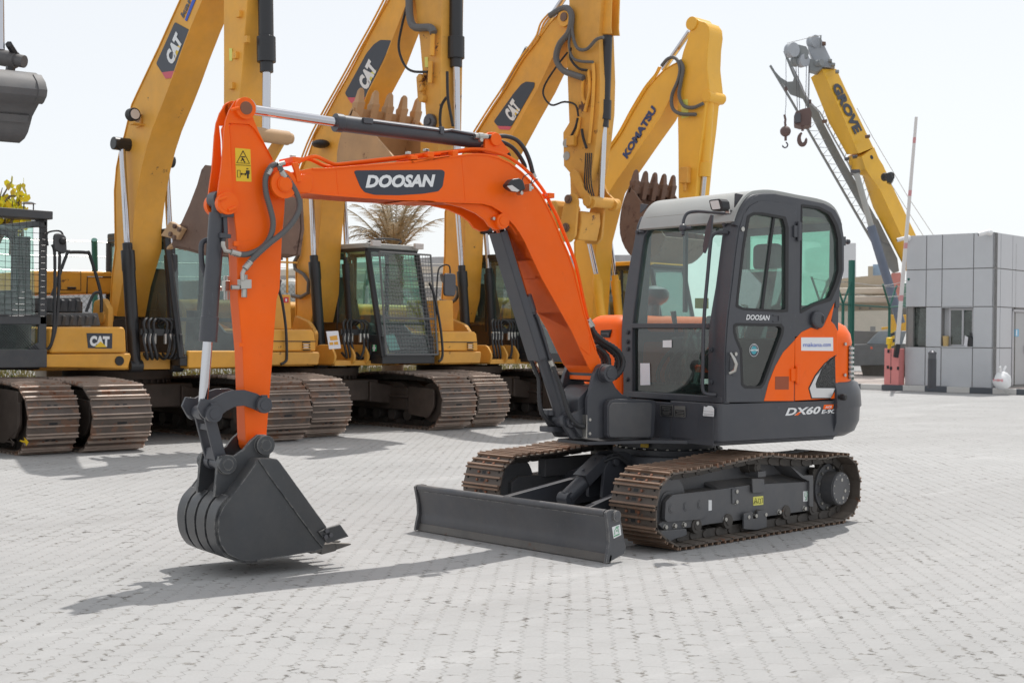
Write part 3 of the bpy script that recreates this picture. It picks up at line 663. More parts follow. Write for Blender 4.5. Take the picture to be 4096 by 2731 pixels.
# door
b = UB(); b.slabY([(x*1, z) for x, z in doorS], YS-.04, YS+.006, [w1, w2]); DOOR = b.build('cab_door', SLATE, EXC, bev=.006)
ring_y(w1, w1i, YS-.03, YS+.008, 'window_seal', BLACK, DOOR); ring_y(w2, w2i, YS-.03, YS+.007, 'window_seal', BLACK, DOOR); ring_y(w3, w3i, YS-.03, YS+.003, 'window_seal', BLACK, CAB)
def pane_y(pts, y, name, mat, parent): m = UB(); m.add([(x, y, z) for x, z in pts], [list(range(len(pts)))]); return m.build(name, mat, parent, sm=False)
pane_y(w1i, YS-.012, 'upper_window', GLASSM, DOOR); pane_y(w2i, YS-.012, 'lower_window', GLASSD, DOOR); pane_y(w3i, YS-.02, 'side_window', GLASSM, CAB)
m_ = us([(1238,268),(1252,268),(1178,842),(1162,842)], YS-.01, 'D'); g = UB(); g.slabY(m_, YS-.03, YS-.002); g.build('window_divider', BLACK, DOOR, bev=.002)
a, c = onU('D', [(1072,908),(1221,912)], YS+.007); writing('DOOSAN', a, c, .039, UY, 'door_lettering', WHITE, DOOR, .025, .22)
g = UB(); q = us([(1243,880),(1278,880),(1278,918),(1243,918)], YS+.01, 'D'); g.tube([(x, YS+.008, z) for x, z in [q[0], q[1], q[2], q[3]]], .005, 6); g.build('recess_rim', SLATE, DOOR)
g = UB(); q = us([(965,1145),(985,1105),(1020,1110),(1022,1180),(1015,1250),(985,1262),(962,1230)], YS, 'D'); g.slabY(rounded(q, .02), YS+.004, YS+.010); g.build('handle_plate', SLATE, DOOR, bev=.003)
g = UB(); g.tube([(x, YS+d, z) for (x, z), d in zip(us([(988,1115),(992,1150),(1003,1185),(998,1225),(980,1245)], YS+.04, 'D'), (.02,.045,.05,.045,.02))], [.008,.013,.015,.014,.010], 10); x, z = us([(1008,1122)], YS+.03, 'D')[0]; g.ycyl(x, z, YS, YS+.035, .014, 12); g.build('door_handle', STEEL, DOOR)
g = UB(); x, z = us([(1046,340)], YS, 'D')[0]; g.ycyl(x, z, YS+.006, YS+.014, .017, 20); g.build('door_stop', STEEL, DOOR)
g = UB()
for pts in ([(1362,318),(1388,318),(1388,392),(1362,390)], [(1392,298),(1410,298),(1410,412),(1392,410)]): g.slabY(rounded(us(pts, YS, 'D'), .003), YS+.004, YS+.022)
x, z = us([(1390,355)], YS, 'D')[0]; g.cyl((x, YS+.02, z-.075), (x, YS+.02, z+.075), .012, 10); g.build('door_hinge', SLATE, CAB, bev=.002)
# round service sticker in the lower window
x, z = us([(1129,1098)], YS, 'D')[0]; g = UB(); g.ycyl(x, z, YS-.0115, YS-.0105, .046, 40); STK = g.build('round_sticker', BLUEST2 if 'BLUEST2' in globals() else NAVY, DOOR, label='round navy service sticker with a phone number')
g = UB(); g.ycyl(x, z, YS-.0105, YS-.0100, .030, 32); g.build('sticker_disc', flat('teal_print', (.05, .35, .42), .5), DOOR)
ring_y([(x+math.cos(a*PI/20)*.047, z+math.sin(a*PI/20)*.047) for a in range(40)], [(x+math.cos(a*PI/20)*.0445, z+math.sin(a*PI/20)*.0445) for a in range(40)], YS-.011, YS-.0095, 'sticker_rim', WHITE, DOOR, 0)
writing('4000777888', U3(x+.042, YS-.0095, z-.007), U3(x-.042, YS-.0095, z-.007), .014, UY, 'sticker_print', WHITE, DOOR, .04)
for i, chx in enumerate('斗山全国服务热线'):
    a_ = PI*(.86-.72*i/7); cx_, cz_ = x-(-math.cos(a_))*.037*-1, z+math.sin(a_)*.037
    cx_ = x+.037*-math.cos(a_)*-1 if False else x-.037*(-math.cos(a_))*-1
    px_ = x - math.cos(a_)*.037*-1
    # left of the picture is +x on the machine: the text runs from +x to -x
    px_ = x+math.cos(PI-a_)*-.037
    tx = V((-math.sin(a_), 0, -math.cos(a_)*-1)); t3 = MU.to_3x3() @ V((-math.sin(a_), 0, math.cos(a_)*1)) if False else MU.to_3x3() @ V((-math.sin(a_), 0, -math.cos(a_)))
    c3 = U3(x-math.cos(a_)*-.034, YS-.0095, z+math.sin(a_)*.034)
    writing(chx, c3-t3*.0045, c3+t3*.0045, .009, UY, 'sticker_print', WHITE, DOOR, 0)
# ---- orange side panels
b = UB(); dl = us([(1376,1034),(1302,1112),(1252,1202),(1212,1302),(1182,1417),(1370,1416)], YS, 'D'); b.slabY(dl, YS-.03, YS+.006); LP = b.build('lower_door_panel', ORANGE, DOOR, bev=.004)
hp = us([(1378,1030),(1420,985),(1480,955),(1520,968),(1560,940),(1598,860),(1628,796),(1622,830),(1605,915),(1628,938),(1645,975),(1651,1400),(1378,1415)], YS, 'D')
b = UB(); b.slabY(hp, YS-.08, YS+.004); HP = b.build('side_panel', ORANGE, EXC, bev=.006)
g = UB(); g.slabY(rounded(us([(1415,1018),(1615,1018),(1616,1103),(1416,1101)], YS, 'D'), .001), YS+.004, YS+.006); MS = g.build('dealer_sticker', WHITE, HP)
a, c = onU('D', [(1431,1077),(1547,1077)], YS+.006); writing('makana', a, c, .032, UY, 'sticker_print', BLUEST, HP, .004)
a, c = onU('D', [(1551,1076),(1603,1076)], YS+.006); writing('.com', a, c, .022, UY, 'sticker_print', BLUEST, HP, .005)
g = UB(); o1 = rounded(us([(1627,1130),(1560,1180),(1500,1255),(1460,1335),(1478,1402),(1600,1402),(1632,1345)], YS, 'D'), .006); g.slabY(o1, YS+.003, YS+.007); g.build('vent_border', BLACK, HP, bev=.002)
g = UB(); o2 = us([(1624,1136),(1592,1153),(1545,1210),(1515,1275),(1503,1310),(1508,1335),(1627,1336),(1600,1396),(1482,1396),(1466,1338),(1505,1260),(1565,1182)], YS, 'D'); g.slabY(o2, YS+.006, YS+.010); g.build('vent_badge', SILVER, HP, bev=.002)
m_, t_, b_ = nodes('vent_mesh'); n_ = nn(t_, 'TexVoronoi', i_Scale=85.0); t_.links.new(coord(t_), n_.inputs['Vector']); t_.links.new(ramp(t_, n_.outputs['Distance'], [(.3, .012), (.6, .06)]), b_.inputs['Base Color']); bump(t_, b_, n_.outputs['Distance'], 1, .01)
g = UB(); g.slabY(us([(1625,1140),(1595,1158),(1548,1215),(1520,1275),(1508,1315),(1510,1332),(1627,1333)], YS, 'D'), YS+.004, YS+.008); g.build('vent_grille', m_, HP)
g = UB()
for pts in ([(1345,1215),(1375,1213),(1375,1292),(1346,1290)], [(1377,1195),(1403,1195),(1403,1310),(1378,1310)]): g.slabY(rounded(us(pts, YS, 'D'), .003), YS+.004, YS+.018)
x, z = us([(1380,1252)], YS, 'D')[0]; g.cyl((x, YS+.018, z-.06), (x, YS+.018, z+.06), .011, 10); g.build('panel_hinge', ORANGE, HP, bev=.002)
g = UB(); g.slabY(us([(1252,1263),(1337,1262),(1336,1344),(1250,1344)], YS, 'D'), YS+.006, YS+.0075); g.build('brown_sticker', flat('brown_sticker', (.30, .06, .015), .45), DOOR)
g = UB(); x, z = us([(1645,1390)], YS, 'D')[0]; g.lathe((x+.02, YS, z), (x+.0, YS+.09, z), [(0, .014), (.04, .014), (.045, .024), (.08, .026), (.09, .018)], 14); g.build('rubber_stop', BLACK, HP)
g = UB(); q = us([(1480,860),(1520,850),(1550,880),(1552,930),(1535,962),(1500,960),(1470,930)], YS, 'D'); g.slabY(rounded(q, .04), YS-.01, YS+.035); g.build('filler_bulge', SLATE, CAB, bev=.02, seg=4)
g = UB(); q = us([(1526,880),(1540,885),(1542,925),(1530,935),(1524,920)], YS, 'D'); g.slabY(rounded(q, .01), YS+.03, YS+.037); g.build('filler_slot', BLACK, CAB)
# rear hood, counterweight
def planc(xe, xb, hw, ex=2.6, n=18):
    pts = [(.0, hw)]
    for i in range(n+1):
        a = PI/2*(i/n); cxx = math.cos(a)**(2/ex); sx_ = math.sin(a)**(2/ex); pts.append((xe-(xe-xb)*sx_, hw*cxx))
    return pts+[(x, -y) for x, y in reversed(pts[:-1])]
def loftplan(mb, xe, levels):                    # levels: (z, rear x, half width)
    rings = [[(x, y, z) for x, y in ([p for p in planc(xe, xb, hw)])] for z, xb, hw in levels]; n = len(rings[0])
    rings = [[(max(x, min(x, xe+.0)) if abs(x) > 1e-9 else xe+.06, y, z) for x, y, z in r] for r in rings]
    fs = [[k*n+i, k*n+(i+1) % n, (k+1)*n+(i+1) % n, (k+1)*n+i] for k in range(len(rings)-1) for i in range(n)]
    fs += [list(range(n)), [(len(rings)-1)*n+i for i in range(n)]]
    mb.add([p for r in rings for p in r], fs)
CWX = -.945
g = UB(); loftplan(g, CWX, [(.69,-1.32,.78), (.70,-1.38,.85), (.74,-1.46,.915), (.82,-1.51,.94), (.92,-1.52,.94), (.935,-1.535,.95), (1.06,-1.525,.94), (1.12,-1.50,.92), (1.14,-1.46,.88)])
CW = g.build('counterweight', SLATE, EXC, ang=50, bev=.004)
g = UB(); loftplan(g, -.955, [(1.10,-1.36,.91), (1.40,-1.36,.91), (1.43,-1.37,.915), (1.50,-1.36,.90), (1.56,-1.33,.86), (1.60,-1.26,.78), (1.62,-1.16,.62)])
RH = g.build('rear_hood', ORANGE, EXC, ang=50)
g = UB()
for q in range(7):
    z = 1.17+q*.036; p = [(x, y) for x, y in planc(-.955, -1.375, .925) if y > .25 and x < -1.06]; g.tube([(x, y, z) for x, y in p], .010, 6)
g.build('louvre', STEEL, RH)
g = UB(); p = [(x, y) for x, y in planc(-.955, -1.37, .918) if y > .2 and x < -1.05]
g.strip(p, lambda x, y: (x, y, 1.15), lambda x, y: (x, y, 1.405), .004); g.build('louvre_backing', DARKST, RH)
g = UB()
for z in (1.18, 1.42): g.bolt(V((-1.0, .915, z)), NY, .014, .012)
g.build('hood_bolt', STEEL, RH)
# engine cover on the far side
hy0, hy1 = -.90, -.22
g = UB()
def rbox(mb, x0, x1, y0, y1, z0, z1, r, n=5):
    pl = rounded([(x0,y0),(x1,y0),(x1,y1),(x0,y1)], r, n); cxx, cyy = (x0+x1)/2, (y0+y1)/2; rings = []
    lv = [(z0, 0), (z1-r, 0)]+[(z1-r+r*math.sin(a*PI/2/n), r*(1-math.cos(a*PI/2/n))) for a in range(1, n+1)]
    k = len(pl)
    for z, ins in lv: rings += [(cxx+(x-cxx)*(1-ins/((x1-x0)/2)), cyy+(y-cyy)*(1-ins/((y1-y0)/2)), z) for x, y in pl]
    fs = [[i*k+j, i*k+(j+1) % k, (i+1)*k+(j+1) % k, (i+1)*k+j] for i in range(len(lv)-1) for j in range(k)]+[list(range(k)), [(len(lv)-1)*k+j for j in range(k)]]
    return mb.add(rings, fs)
rbox(g, -.95, .34, -.66, -.20, 1.0, 1.63, .12); EH = g.build('engine_hood', ORANGE, EXC, ang=50)
g = UB(); rbox(g, -.9, .30, -.90, -.26, .97, 1.12, .07); g.build('hood_nose', ORANGE, EH, ang=50)
g = UB(); q = uf([(795,185),(905,178),(885,262),(790,258)], .345, 'C'); g.slabX(rounded(q, .006), .338, .350); g.build('hood_latch', BLACK, EH, bev=.003)
g = UB(); q = uf([(797,212),(880,210),(878,226),(800,226)], .35, 'C'); g.slabX(q, .350, .355); x_ = uf([(877,231)], .35, 'C')[0]; g.cyl((.35, x_[0], x_[1]), (.36, x_[0], x_[1]), .01, 12); g.build('latch_lever', DARKST, EH, bev=.002)
# intake bowl and hood-top parts seen through the glass
g = UB(); q = (-.25, -.45); g.lathe((q[0], q[1], 1.62), (q[0], q[1], 1.95), [(0,.05),(.10,.05),(.10,.06),(.13,.105),(.16,.125),(.20,.128),(.23,.11),(.25,.06),(.26,.01)], 24); g.build('air_precleaner', DARKST, EH)
# cab interior
g = UB(); rbox(g, -.45, .02, .22, .66, 1.12, 1.38, .06); STS = g.build('seat', SEATM, CAB, ang=50)
g = UB(); g.hexa([(-.50,.22,1.34),(-.36,.22,1.34),(-.36,.66,1.34),(-.50,.66,1.34),(-.66,.26,1.98),(-.56,.26,1.98),(-.56,.62,1.98),(-.66,.62,1.98)]); rbox(g, -.70,-.58,.32,.56,2.0,2.2,.04); g.build('seat_back', SEATM, CAB, bev=.03)
g = UB(); g.hexa([(-.49,.20,1.36),(-.345,.20,1.36),(-.345,.68,1.36),(-.49,.68,1.36),(-.64,.25,2.0),(-.545,.25,2.0),(-.545,.63,2.0),(-.64,.63,2.0)]); g.build('plastic_wrap', glass('plastic_wrap_film', (.8,.85,.85), 3), CAB)
g = UB()
for yy in (.10, .74): rbox(g, -.45, .05, yy-.05, yy+.08, 1.1, 1.46, .03); g.tube([(0.0, yy, 1.45), (.03, yy, 1.56), (.05, yy, 1.66)], [.012, .018, .022], 8)
g.build('control_console', BLACKM, CAB)
g = UB()
for yy in (.36, .5): g.tube([(.16, yy, 1.02), (.14, yy, 1.3), (.10, yy, 1.5)], .012, 8); g.box((.18, yy, 1.06), (.1, .08, .015))
g.build('travel_lever', BLACKM, CAB)
g = UB(); g.bx(.02, .2, .05, .75, 1.02, 1.10); rbox(g, .10, .22, .62, .80, 1.35, 1.62, .02); g.build('dash_panel', BLACKM, CAB)
g = UB(); g.tube(smooth([(-.40,.84,1.50),(-.1,.85,1.62),(.12,.84,1.58),(.24,.80,1.40)], 5), .012, 8); g.build('inner_grab_bar', BLACKM, CAB)
for k in range(5): g = UB(); y0_ = .02+.10*k; g.tube(smooth([(.05, y0_, 1.03), (.16, y0_+.03, 1.16), (.12, y0_+.07, 1.30), (.0, y0_+.05, 1.36)], 5), .018, 8); g.build('floor_hose', HOSE, CAB)
wr_ = glass('crumpled_film', (.86,.92,.90), 2.5)
for k, (x_, y_, z_, h_) in enumerate(((.14,.36,1.05,.5), (.14,.50,1.05,.48), (-.1,.70,1.3,.4))):
    g = UB(); rr2 = random.Random(k); pts_ = [(x_+rr2.uniform(-.02,.02), y_+rr2.uniform(-.02,.02), z_+h_*i/7) for i in range(8)]; g.tube(pts_, [.03+rr2.uniform(-.012,.018) for _ in pts_], 7); g.build('film_wrap', wr_, CAB)
# things on the windows
x_, z_ = cf([(392,1180),(452,1180),(455,1316),(393,1318)])[0]; q = cf([(392,1180),(452,1180),(455,1316),(393,1318)]); g = UB(); g.add([cx(y, z, -.028) for y, z in q], [(0,1,2,3)]); g.build('paper_note', PAPER, CAB, sm=False)
q = cf([(532,1037),(588,1035),(588,1081),(532,1080)]); g = UB(); g.add([cx(y, z, -.030) for y, z in q], [(0,1,2,3)]); g.build('window_sticker', WHITE, CAB, sm=False)
q = cf([(770,1278),(828,1278),(828,1310),(770,1310)]); g = UB(); g.add([cx(y, z, -.028) for y, z in q], [(0,1,2,3)]); g.build('window_sticker', flat('mint_sticker', (.45,.68,.58), .5), CAB, sm=False)
q = us([(752,772),(838,772),(838,838),(752,836)], -.09, 'D'); g = UB(); g.add([(x, -.09, z) for x, z in q], [(0,1,2,3)]); g.build('window_sticker', YELLST, CAB, sm=False)
# handrail, mirror, lamp, bolts
g = UB(); g.tube(smooth([(xf(z)+d, y, z) for (y, z), d in zip(cf([(962,362),(925,362),(898,385),(886,440),(868,640),(852,820),(842,1000),(840,1180),(838,1335),(852,1372),(888,1378)]), (0,.04,.06,.06,.06,.06,.06,.06,.06,.04,0))], 5), .0135, 10); g.build('handrail', SLATE, CAB)
mt = cf([(985,245),(900,238),(830,235),(795,250),(780,290),(775,340),(776,385)]); g = UB(); g.tube(smooth([(xf(z)+d, y, z) for (y, z), d in zip(mt, (.02,.08,.12,.15,.16,.16,.16))], 5), .012, 10)
y_, z_ = mt[5]; g.ball((xf(z_)+.16, y_, z_), .032); g.cyl((xf(z_)+.16, y_, z_), (xf(z_)+.13, y_+.06, z_), .014, 10); 
y2, z2 = cf([(978,258)])[0]; g.box((xf(z2)+.01, y2, z2), (.05, .06, .08)); g.build('mirror_arm', SLATE, CAB)
q = uf([(848,248),(862,250),(856,340),(838,430),(812,492),(800,486),(800,450),(818,330)], .50, 'D'); g = UB()
g.slabX(q, .485, .50); g.build('mirror', SLATE, CAB, bev=.004)
g = UB(); c_ = cf([(880,190)])[0]; xx = .36; q = uf([(838,160),(848,155),(905,148),(920,165),(926,205),(915,222),(862,226),(850,215)], .38, 'D'); g.slabX(q, .30, .38); WL = g.build('work_lamp', BLACK, CAB, bev=.006)
g = UB(); q = uf([(848,165),(900,158),(914,212),(864,218)], .38, 'D'); g.slabX(rounded(q, .01), .378, .384); g.build('lamp_lens', LENS, WL); g = UB(); q = uf([(925,195),(945,205),(950,240),(925,238)], .34, 'D'); g.slabX(q, .30, .31); g.build('lamp_bracket', STEEL, WL)
g = UB()
for p in ((436,299),(396,358),(333,985),(332,1090),(328,1282),(942,308),(858,1096),(858,1298),(330,1045)):
    (y, z), = cf([p]); g.cyl((xf(z), y, z), (xf(z)+.018, y, z), .017, 12); g.cyl((xf(z)+.018, y, z), (xf(z)+.022, y, z), .009, 6)
g.build('frame_fitting', SLATE, CAB, bev=.002)
g = UB(); x, z = us([(1690,415)], YS-.1, 'D')[0]; g.bx(x-.01, x+.02, .76, .82, z-.035, z+.035); g.cyl((x-.03, .79, z), (x-.06, .79, z), .012, 10); g.ball((x-.07, .79, z), .022); g.build('rear_fitting', SLATE, CAB)
# ---- boom
BN = CB+.135
bt_ = us([(1060,608),(1140,582),(1240,560),(1330,560),(1600,537),(2000,505),(2290,478)], BN, 'A') + us([(90,437),(300,410),(500,384),(620,370),(700,368),(790,376),(880,400),(990,452),(1090,532),(1180,622),(1260,722),(1330,852),(1392,982),(1450,1130),(1505,1252),(1558,1405)], BN, 'B') + us([(628,20),(665,130),(702,260),(742,380),(785,510),(800,560)], BN, 'C')
bb_ = us([(714,640),(655,560),(570,385),(475,180),(372,0)], BN, 'C') + us([(1268,1490),(1190,1325),(1112,1155),(1070,1082),(1020,1012),(960,950),(895,888),(820,842),(740,821),(600,815),(400,808),(200,796),(10,786)], BN, 'B') + us([(2200,828),(1900,806),(1620,790),(1340,768),(1200,752),(1060,772),(1000,765)], BN, 'A')
foot = us([(880,620),(870,700),(800,715),(712,705)], BN, 'C')
tip = us([(950,735),(935,680),(960,625),(1010,600)], BN, 'A')
b = UB(); b.slabY(bt_+foot+bb_+tip, CB-.135, BN)
BOOM = b.build('boom', ORANGE, EXC, bev=.008, seg=3)
g = UB(); g.strip(bt_[2:-2], lambda x, z: (x, CB-.142, z), lambda x, z: (x, BN+.007, z), .012)
g.strip(list(reversed(bb_))[2:-1], lambda x, z: (x, CB-.142, z), lambda x, z: (x, BN+.007, z), -.010); g.build('flange', ORANGE, BOOM, bev=.002)
# front fork bosses and pads
ax_, az_ = us([(1030,682)], BN+.02, 'A')[0]
g = UB(); g.ycyl(ax_, az_, BN-.02, BN+.018, .088, 32); g.ycyl(ax_, az_, CB-.15, CB-.115, .088, 32); g.ycyl(ax_, az_, BN+.018, BN+.03, .05, 24); g.ycyl(ax_, az_, BN+.03, BN+.034, .042, 24)
g.build('arm_pin_boss', ORANGE, BOOM, bev=.004)
g = UB(); g.slabY(rounded(us([(1060,612),(1225,605),(1245,640),(1235,745),(1110,750),(1010,740)], BN, 'A'), .03), BN, BN+.008); g.build('front_pad', ORANGE, BOOM, bev=.003)
g = UB(); g.slabY(rounded(us([(1560,588),(1575,578),(2235,573),(2255,590),(2238,700),(2205,738),(2080,757),(1900,768),(1720,765),(1640,745),(1608,705)], BN, 'A'), .014, 4), BN, BN+.002); BD = g.build('brand_badge', NAVY, BOOM)
a, c = onU('A', [(1648,712),(2188,704)], BN+.003); writing('DOOSAN', a, c, .083, UY, 'badge_lettering', WHITE, BD if False else BOOM, .05, .28)
# lower lugs for the boom cylinder
lug = us([(390,812),(560,852),(680,905),(760,965),(800,1022),(862,1054),(930,1045),(962,1000),(1000,1030),(1060,1110),(1095,1150),(1060,1060),(1000,985),(930,905),(860,845),(760,822),(600,812)], CB+.1, 'B')
g = UB()
for s in (-1, 1): g.slabY(lug, CB+s*.095-.012, CB+s*.095+.012)
lx, lz = us([(905,975)], CB+.12, 'B')[0]
g.ycyl(lx, lz, CB+.09, CB+.15, .052, 28); g.ycyl(lx, lz, CB-.15, CB-.09, .052, 28); g.ycyl(lx, lz, CB+.15, CB+.156, .034, 24)
g.build('cylinder_lug', ORANGE, BOOM, bev=.005)
g = UB()
for px in ((848,950),(946,1010)):
    x, z = us([px], CB+.14, 'B')[0]; g.ycyl(x, z, CB+.105, CB+.135, .012, 6)
g.build('lug_bolt', STEEL, BOOM)
g = UB(); q = us([(705,290),(700,220),(740,188),(800,188),(828,215),(850,260),(930,362),(880,400),(700,370)], CB, 'B'); cxp, czp = us([(790,255)], CB, 'B')[0]
for s in (-1, 1): g.slabY(q, CB+s*.065-.012, CB+s*.065+.012); g.ycyl(cxp, czp, CB+s*.075, CB+s*.10, .045, 24)
g.build('arm_cylinder_lug', ORANGE, BOOM, bev=.004)
# steel pipes along the boom
p1 = us([(1060,522),(1130,510),(1230,475),(1290,478),(1400,528),(1500,525),(1900,478),(2280,440)], BN-.06, 'A') + us([(100,392),(300,368),(520,345),(640,330),(760,335),(880,362),(980,405),(1100,490),(1200,590),(1290,710),(1360,840),(1420,960),(1480,1110),(1540,1260),(1585,1400)], BN-.06, 'B') + us([(640,0),(672,90)], BN-.06, 'C')
g = UB()
g.tube(smooth([(x, BN-.06, z) for x, z in p1], 3), .0125, 8)
dy = -.10; g.tube(smooth([(x, BN-.06+dy, z-.004) for x, z in p1], 3), .0125, 8)
g.build('steel_pipe', ORANGE, BOOM)
g = UB()
for crop, pt, w in (('A',(1090,490),.06),('A',(1985,480),.05),('A',(2110,450),.05),('B',(450,360),.045),('B',(1310,750),.05)):
    (x, z), = us([pt], BN-.06, crop); g.box((x, BN-.09, z-.012 if crop != 'B' or pt[0] < 1000 else z), (w, .19, .035))
g.build('pipe_clamp', ORANGE, BOOM, bev=.003)
g = UB()
for crop, pt in (('A',(1092,482)),('A',(1975,455)),('A',(2110,432)),('B',(235,350)),('B',(1322,752))):
    (x, z), = us([pt], BN-.03, crop); g.box((x, BN-.03, z+.008), (.03, .03, .018))
g.build('clamp_nut', STEEL, BOOM, bev=.003)
g = UB(); q = us([(1085,520),(1130,515),(1140,560),(1160,660),(1125,668),(1108,580)], BN+.02, 'A'); g.slabY(q, BN, BN+.025); g.build('pipe_bracket', ORANGE, BOOM, bev=.003)
# work lamp on the boom
g = UB(); q = us([(942,652),(985,600),(1050,590),(1085,612),(1105,690),(1060,716),(1000,706),(960,680)], BN+.10, 'B')
g.slabY(rounded(q, .012), BN+.06, BN+.13); BLMP = g.build('boom_lamp', BLACKM, BOOM, bev=.012, seg=3)
g = UB(); q = us([(958,660),(1002,652),(1068,700),(1050,712),(1000,704)], BN+.13, 'B'); g.slabY(q, BN+.128, BN+.134); g.build('lamp_lens', LENS, BLMP)
g = UB(); x, z = us([(1115,680)], BN+.02, 'B')[0]; g.box((x, BN+.04, z), (.02, .10, .05)); x, z = us([(1070,725)], BN+.05, 'B')[0]; g.ycyl(x, z, BN+.03, BN+.08, .014, 8); x, z = us([(1180,677)], BN+.01, 'B')[0]; g.ycyl(x, z, BN, BN+.02, .012, 8); g.build('lamp_mount', STEEL, BLMP, bev=.002)
g = UB(); g.tube(smooth([(x, BN+.06, z) for x, z in us([(1095,610),(1110,575),(1150,552),(1180,560),(1182,610),(1160,660)], BN+.06, 'B')], 5), .003, 6); g.tube(smooth([(x, BN+.02, z) for x, z in us([(1165,655),(1190,630),(1225,598),(1232,604)], BN+.02, 'B')], 5), .003, 6); g.build('lamp_cable', BLACK, BLMP)
# weld seams on the plate
g = UB()
for crop, pts in (('B',[(552,410),(566,560),(585,805)]),('A',[(1425,575),(1432,680),(1445,770)])):
    g.tube([(x, BN+.0005, z) for x, z in us(pts, BN, crop)], .0022, 6)
g.tube([(x, BN+.0005, z) for x, _, z in smooth([(q[0], 0, q[1]) for q in us([(545,325),(655,430),(682,420),(686,370),(672,240)], BN, 'C')], 4)], .0035, 6)
g.build('weld_seam', ORANGE, BOOM)
# hoses at the foot of the boom and over the elbow
g = UB(); H3 = []
def hose(crop, pts, y0, y1, r, name='hose', mat=HOSE, parent=None, n=8, rib=0):
    q = [us([p], y0+(y1-y0)*i/(len(pts)-1), crop)[0] for i, p in enumerate(pts)]
    P = smooth([(x, y0+(y1-y0)*i/(len(pts)-1), z) for i, (x, z) in enumerate(q)], 10)
    m = UB()
    if rib:
        Q, d = [], 0
        PP = [V(p) for p in P]; L = sum((PP[i+1]-PP[i]).length for i in range(len(PP)-1)); N = int(L/rib)
        seg = 0; acc = 0; res = []
        for k in range(N*2+1):
            target = L*k/(N*2)
            while seg < len(PP)-2 and acc+(PP[seg+1]-PP[seg]).length < target: acc += (PP[seg+1]-PP[seg]).length; seg += 1
            t = (target-acc)/max(1e-9, (PP[seg+1]-PP[seg]).length); res.append(PP[seg].lerp(PP[seg+1], min(1, t)))
        m.tube(res, [r*(1.12 if k % 2 else .88) for k in range(len(res))], n)
    else: m.tube(P, r, n)
    return m.build(name, mat, parent or BOOM, ang=70)
for pts, y0 in (([(700,150),(740,220),(830,300),(930,360),(1000,430),(1030,520),(1000,620),(930,690)], BN-.02), ([(690,170),(730,260),(820,330),(900,380),(970,460),(985,560),(950,640),(905,680)], BN-.06),
                ([(720,300),(780,330),(850,370),(935,440),(960,500),(940,580),(900,660)], BN-.10), ([(740,350),(800,390),(860,450),(880,520),(870,600)], BN-.07), ([(750,370),(800,420),(835,480),(850,540),(845,600)], BN-.12), ([(760,400),(790,440),(815,500),(812,560)], BN-.16)):
    hose('C', pts, y0, y0+.06, .0165, rib=.03, n=9)
g = UB()
for s_, e_ in (((660,70),(702,150)), ((655,110),(690,165))): 
    q = us([s_, e_], BN-.04, 'C'); g.cyl((q[0][0], BN-.04, q[0][1]), (q[1][0], BN-.03, q[1][1]), .02, 10)
g.build('hose_fitting', STEEL, BOOM, bev=.003)
hose('B', [(760,220),(860,215),(950,215),(1040,245),(1110,320),(1160,430),(1190,545)], CB+.08, CB+.07, .0155)
hose('B', [(845,255),(920,268),(1000,310),(1060,375),(1110,460),(1122,500)], CB, CB, .0155)
hose('B', [(860,270),(900,285),(950,335),(985,392)], CB-.05, CB-.05, .011)
g = UB(); q = us([(1188,545),(1205,585)], CB+.07, 'B'); g.cyl((q[0][0], CB+.07, q[0][1]), (q[1][0], CB+.07, q[1][1]), .019, 10); g.build('hose_fitting', STEEL, BOOM)
# ---- boom cylinder
def cylinder(name, crop, A, Bp, C_, yc, rb, rr, parent, mat=SLATE, M=MU, trace=us, head=.0, n=24):
    """A = far end of the rod, Bp = where rod enters barrel, C_ = barrel end"""
    a, b_, c_ = [V((x, yc, z)) for x, z in (trace([A[:2]], yc, A[2] if len(A) > 2 else crop)[0], trace([Bp[:2]], yc, Bp[2] if len(Bp) > 2 else crop)[0], trace([C_[:2]], yc, C_[2] if len(C_) > 2 else crop)[0])]
    L = (c_-b_).length; m = MB(M); m.lathe(b_, c_, [(0, rr*1.05), (0, rb*1.10), (head, rb*1.10), (head+.004, rb), (L, rb), (L, rb*.6)], n)
    o = m.build(name, mat, parent, bev=.002); m = MB(M); m.cyl(a, b_+(c_-b_)*.1, rr, 18); m.build('piston_rod', CHROME, o); return o, a, b_, c_
BCY, ra, rb_, rc = cylinder('boom_cylinder', 'B', (905,975), (1735,585,'H'), (388,1085,'C'), CB, .052, .030, EXC, head=.12)
g = UB(); g.ycyl(ra.x, ra.z, CB-.075, CB+.075, .05, 20); g.ycyl(rc.x-.0, rc.z-.02, CB-.06, CB+.06, .055, 20); g.build('cylinder_eye', SLATE, BCY, bev=.004)
ax2 = (rb_-ra).normalized(); pn = ax2.cross(V((0,1,0))).normalized(); pn = pn if pn.x > 0 else -pn
g = UB(); s0, s1 = ra+ax2*.06, ra+ax2*1.02
def obox(mb, a, b_, n_, w0, w1, h0, h1, side=V((0,1,0))):
    p = [a+side*w0+n_*h0, b_+side*w0+n_*h0, b_+side*w1+n_*h0, a+side*w1+n_*h0]; q = [a+side*w0+n_*h1, b_+side*w0+n_*h1, b_+side*w1+n_*h1, a+side*w1+n_*h1]; mb.hexa(p+q)
obox(g, s0, s1, pn, -.068, .068, .078, .084); obox(g, s0, s1, pn, .062, .068, .02, .078); obox(g, s0, s1, pn, -.068, -.062, .02, .078)
g.build('rod_guard', SLATE, BCY, bev=.003)
g = UB(); q = us([(105,30),(140,80),(270,500)], CB+.065, 'C'); g.tube(smooth([(x, CB+.065, z) for x, z in q], 4), .011, 8); g.build('cylinder_pipe', SLATE, BCY)
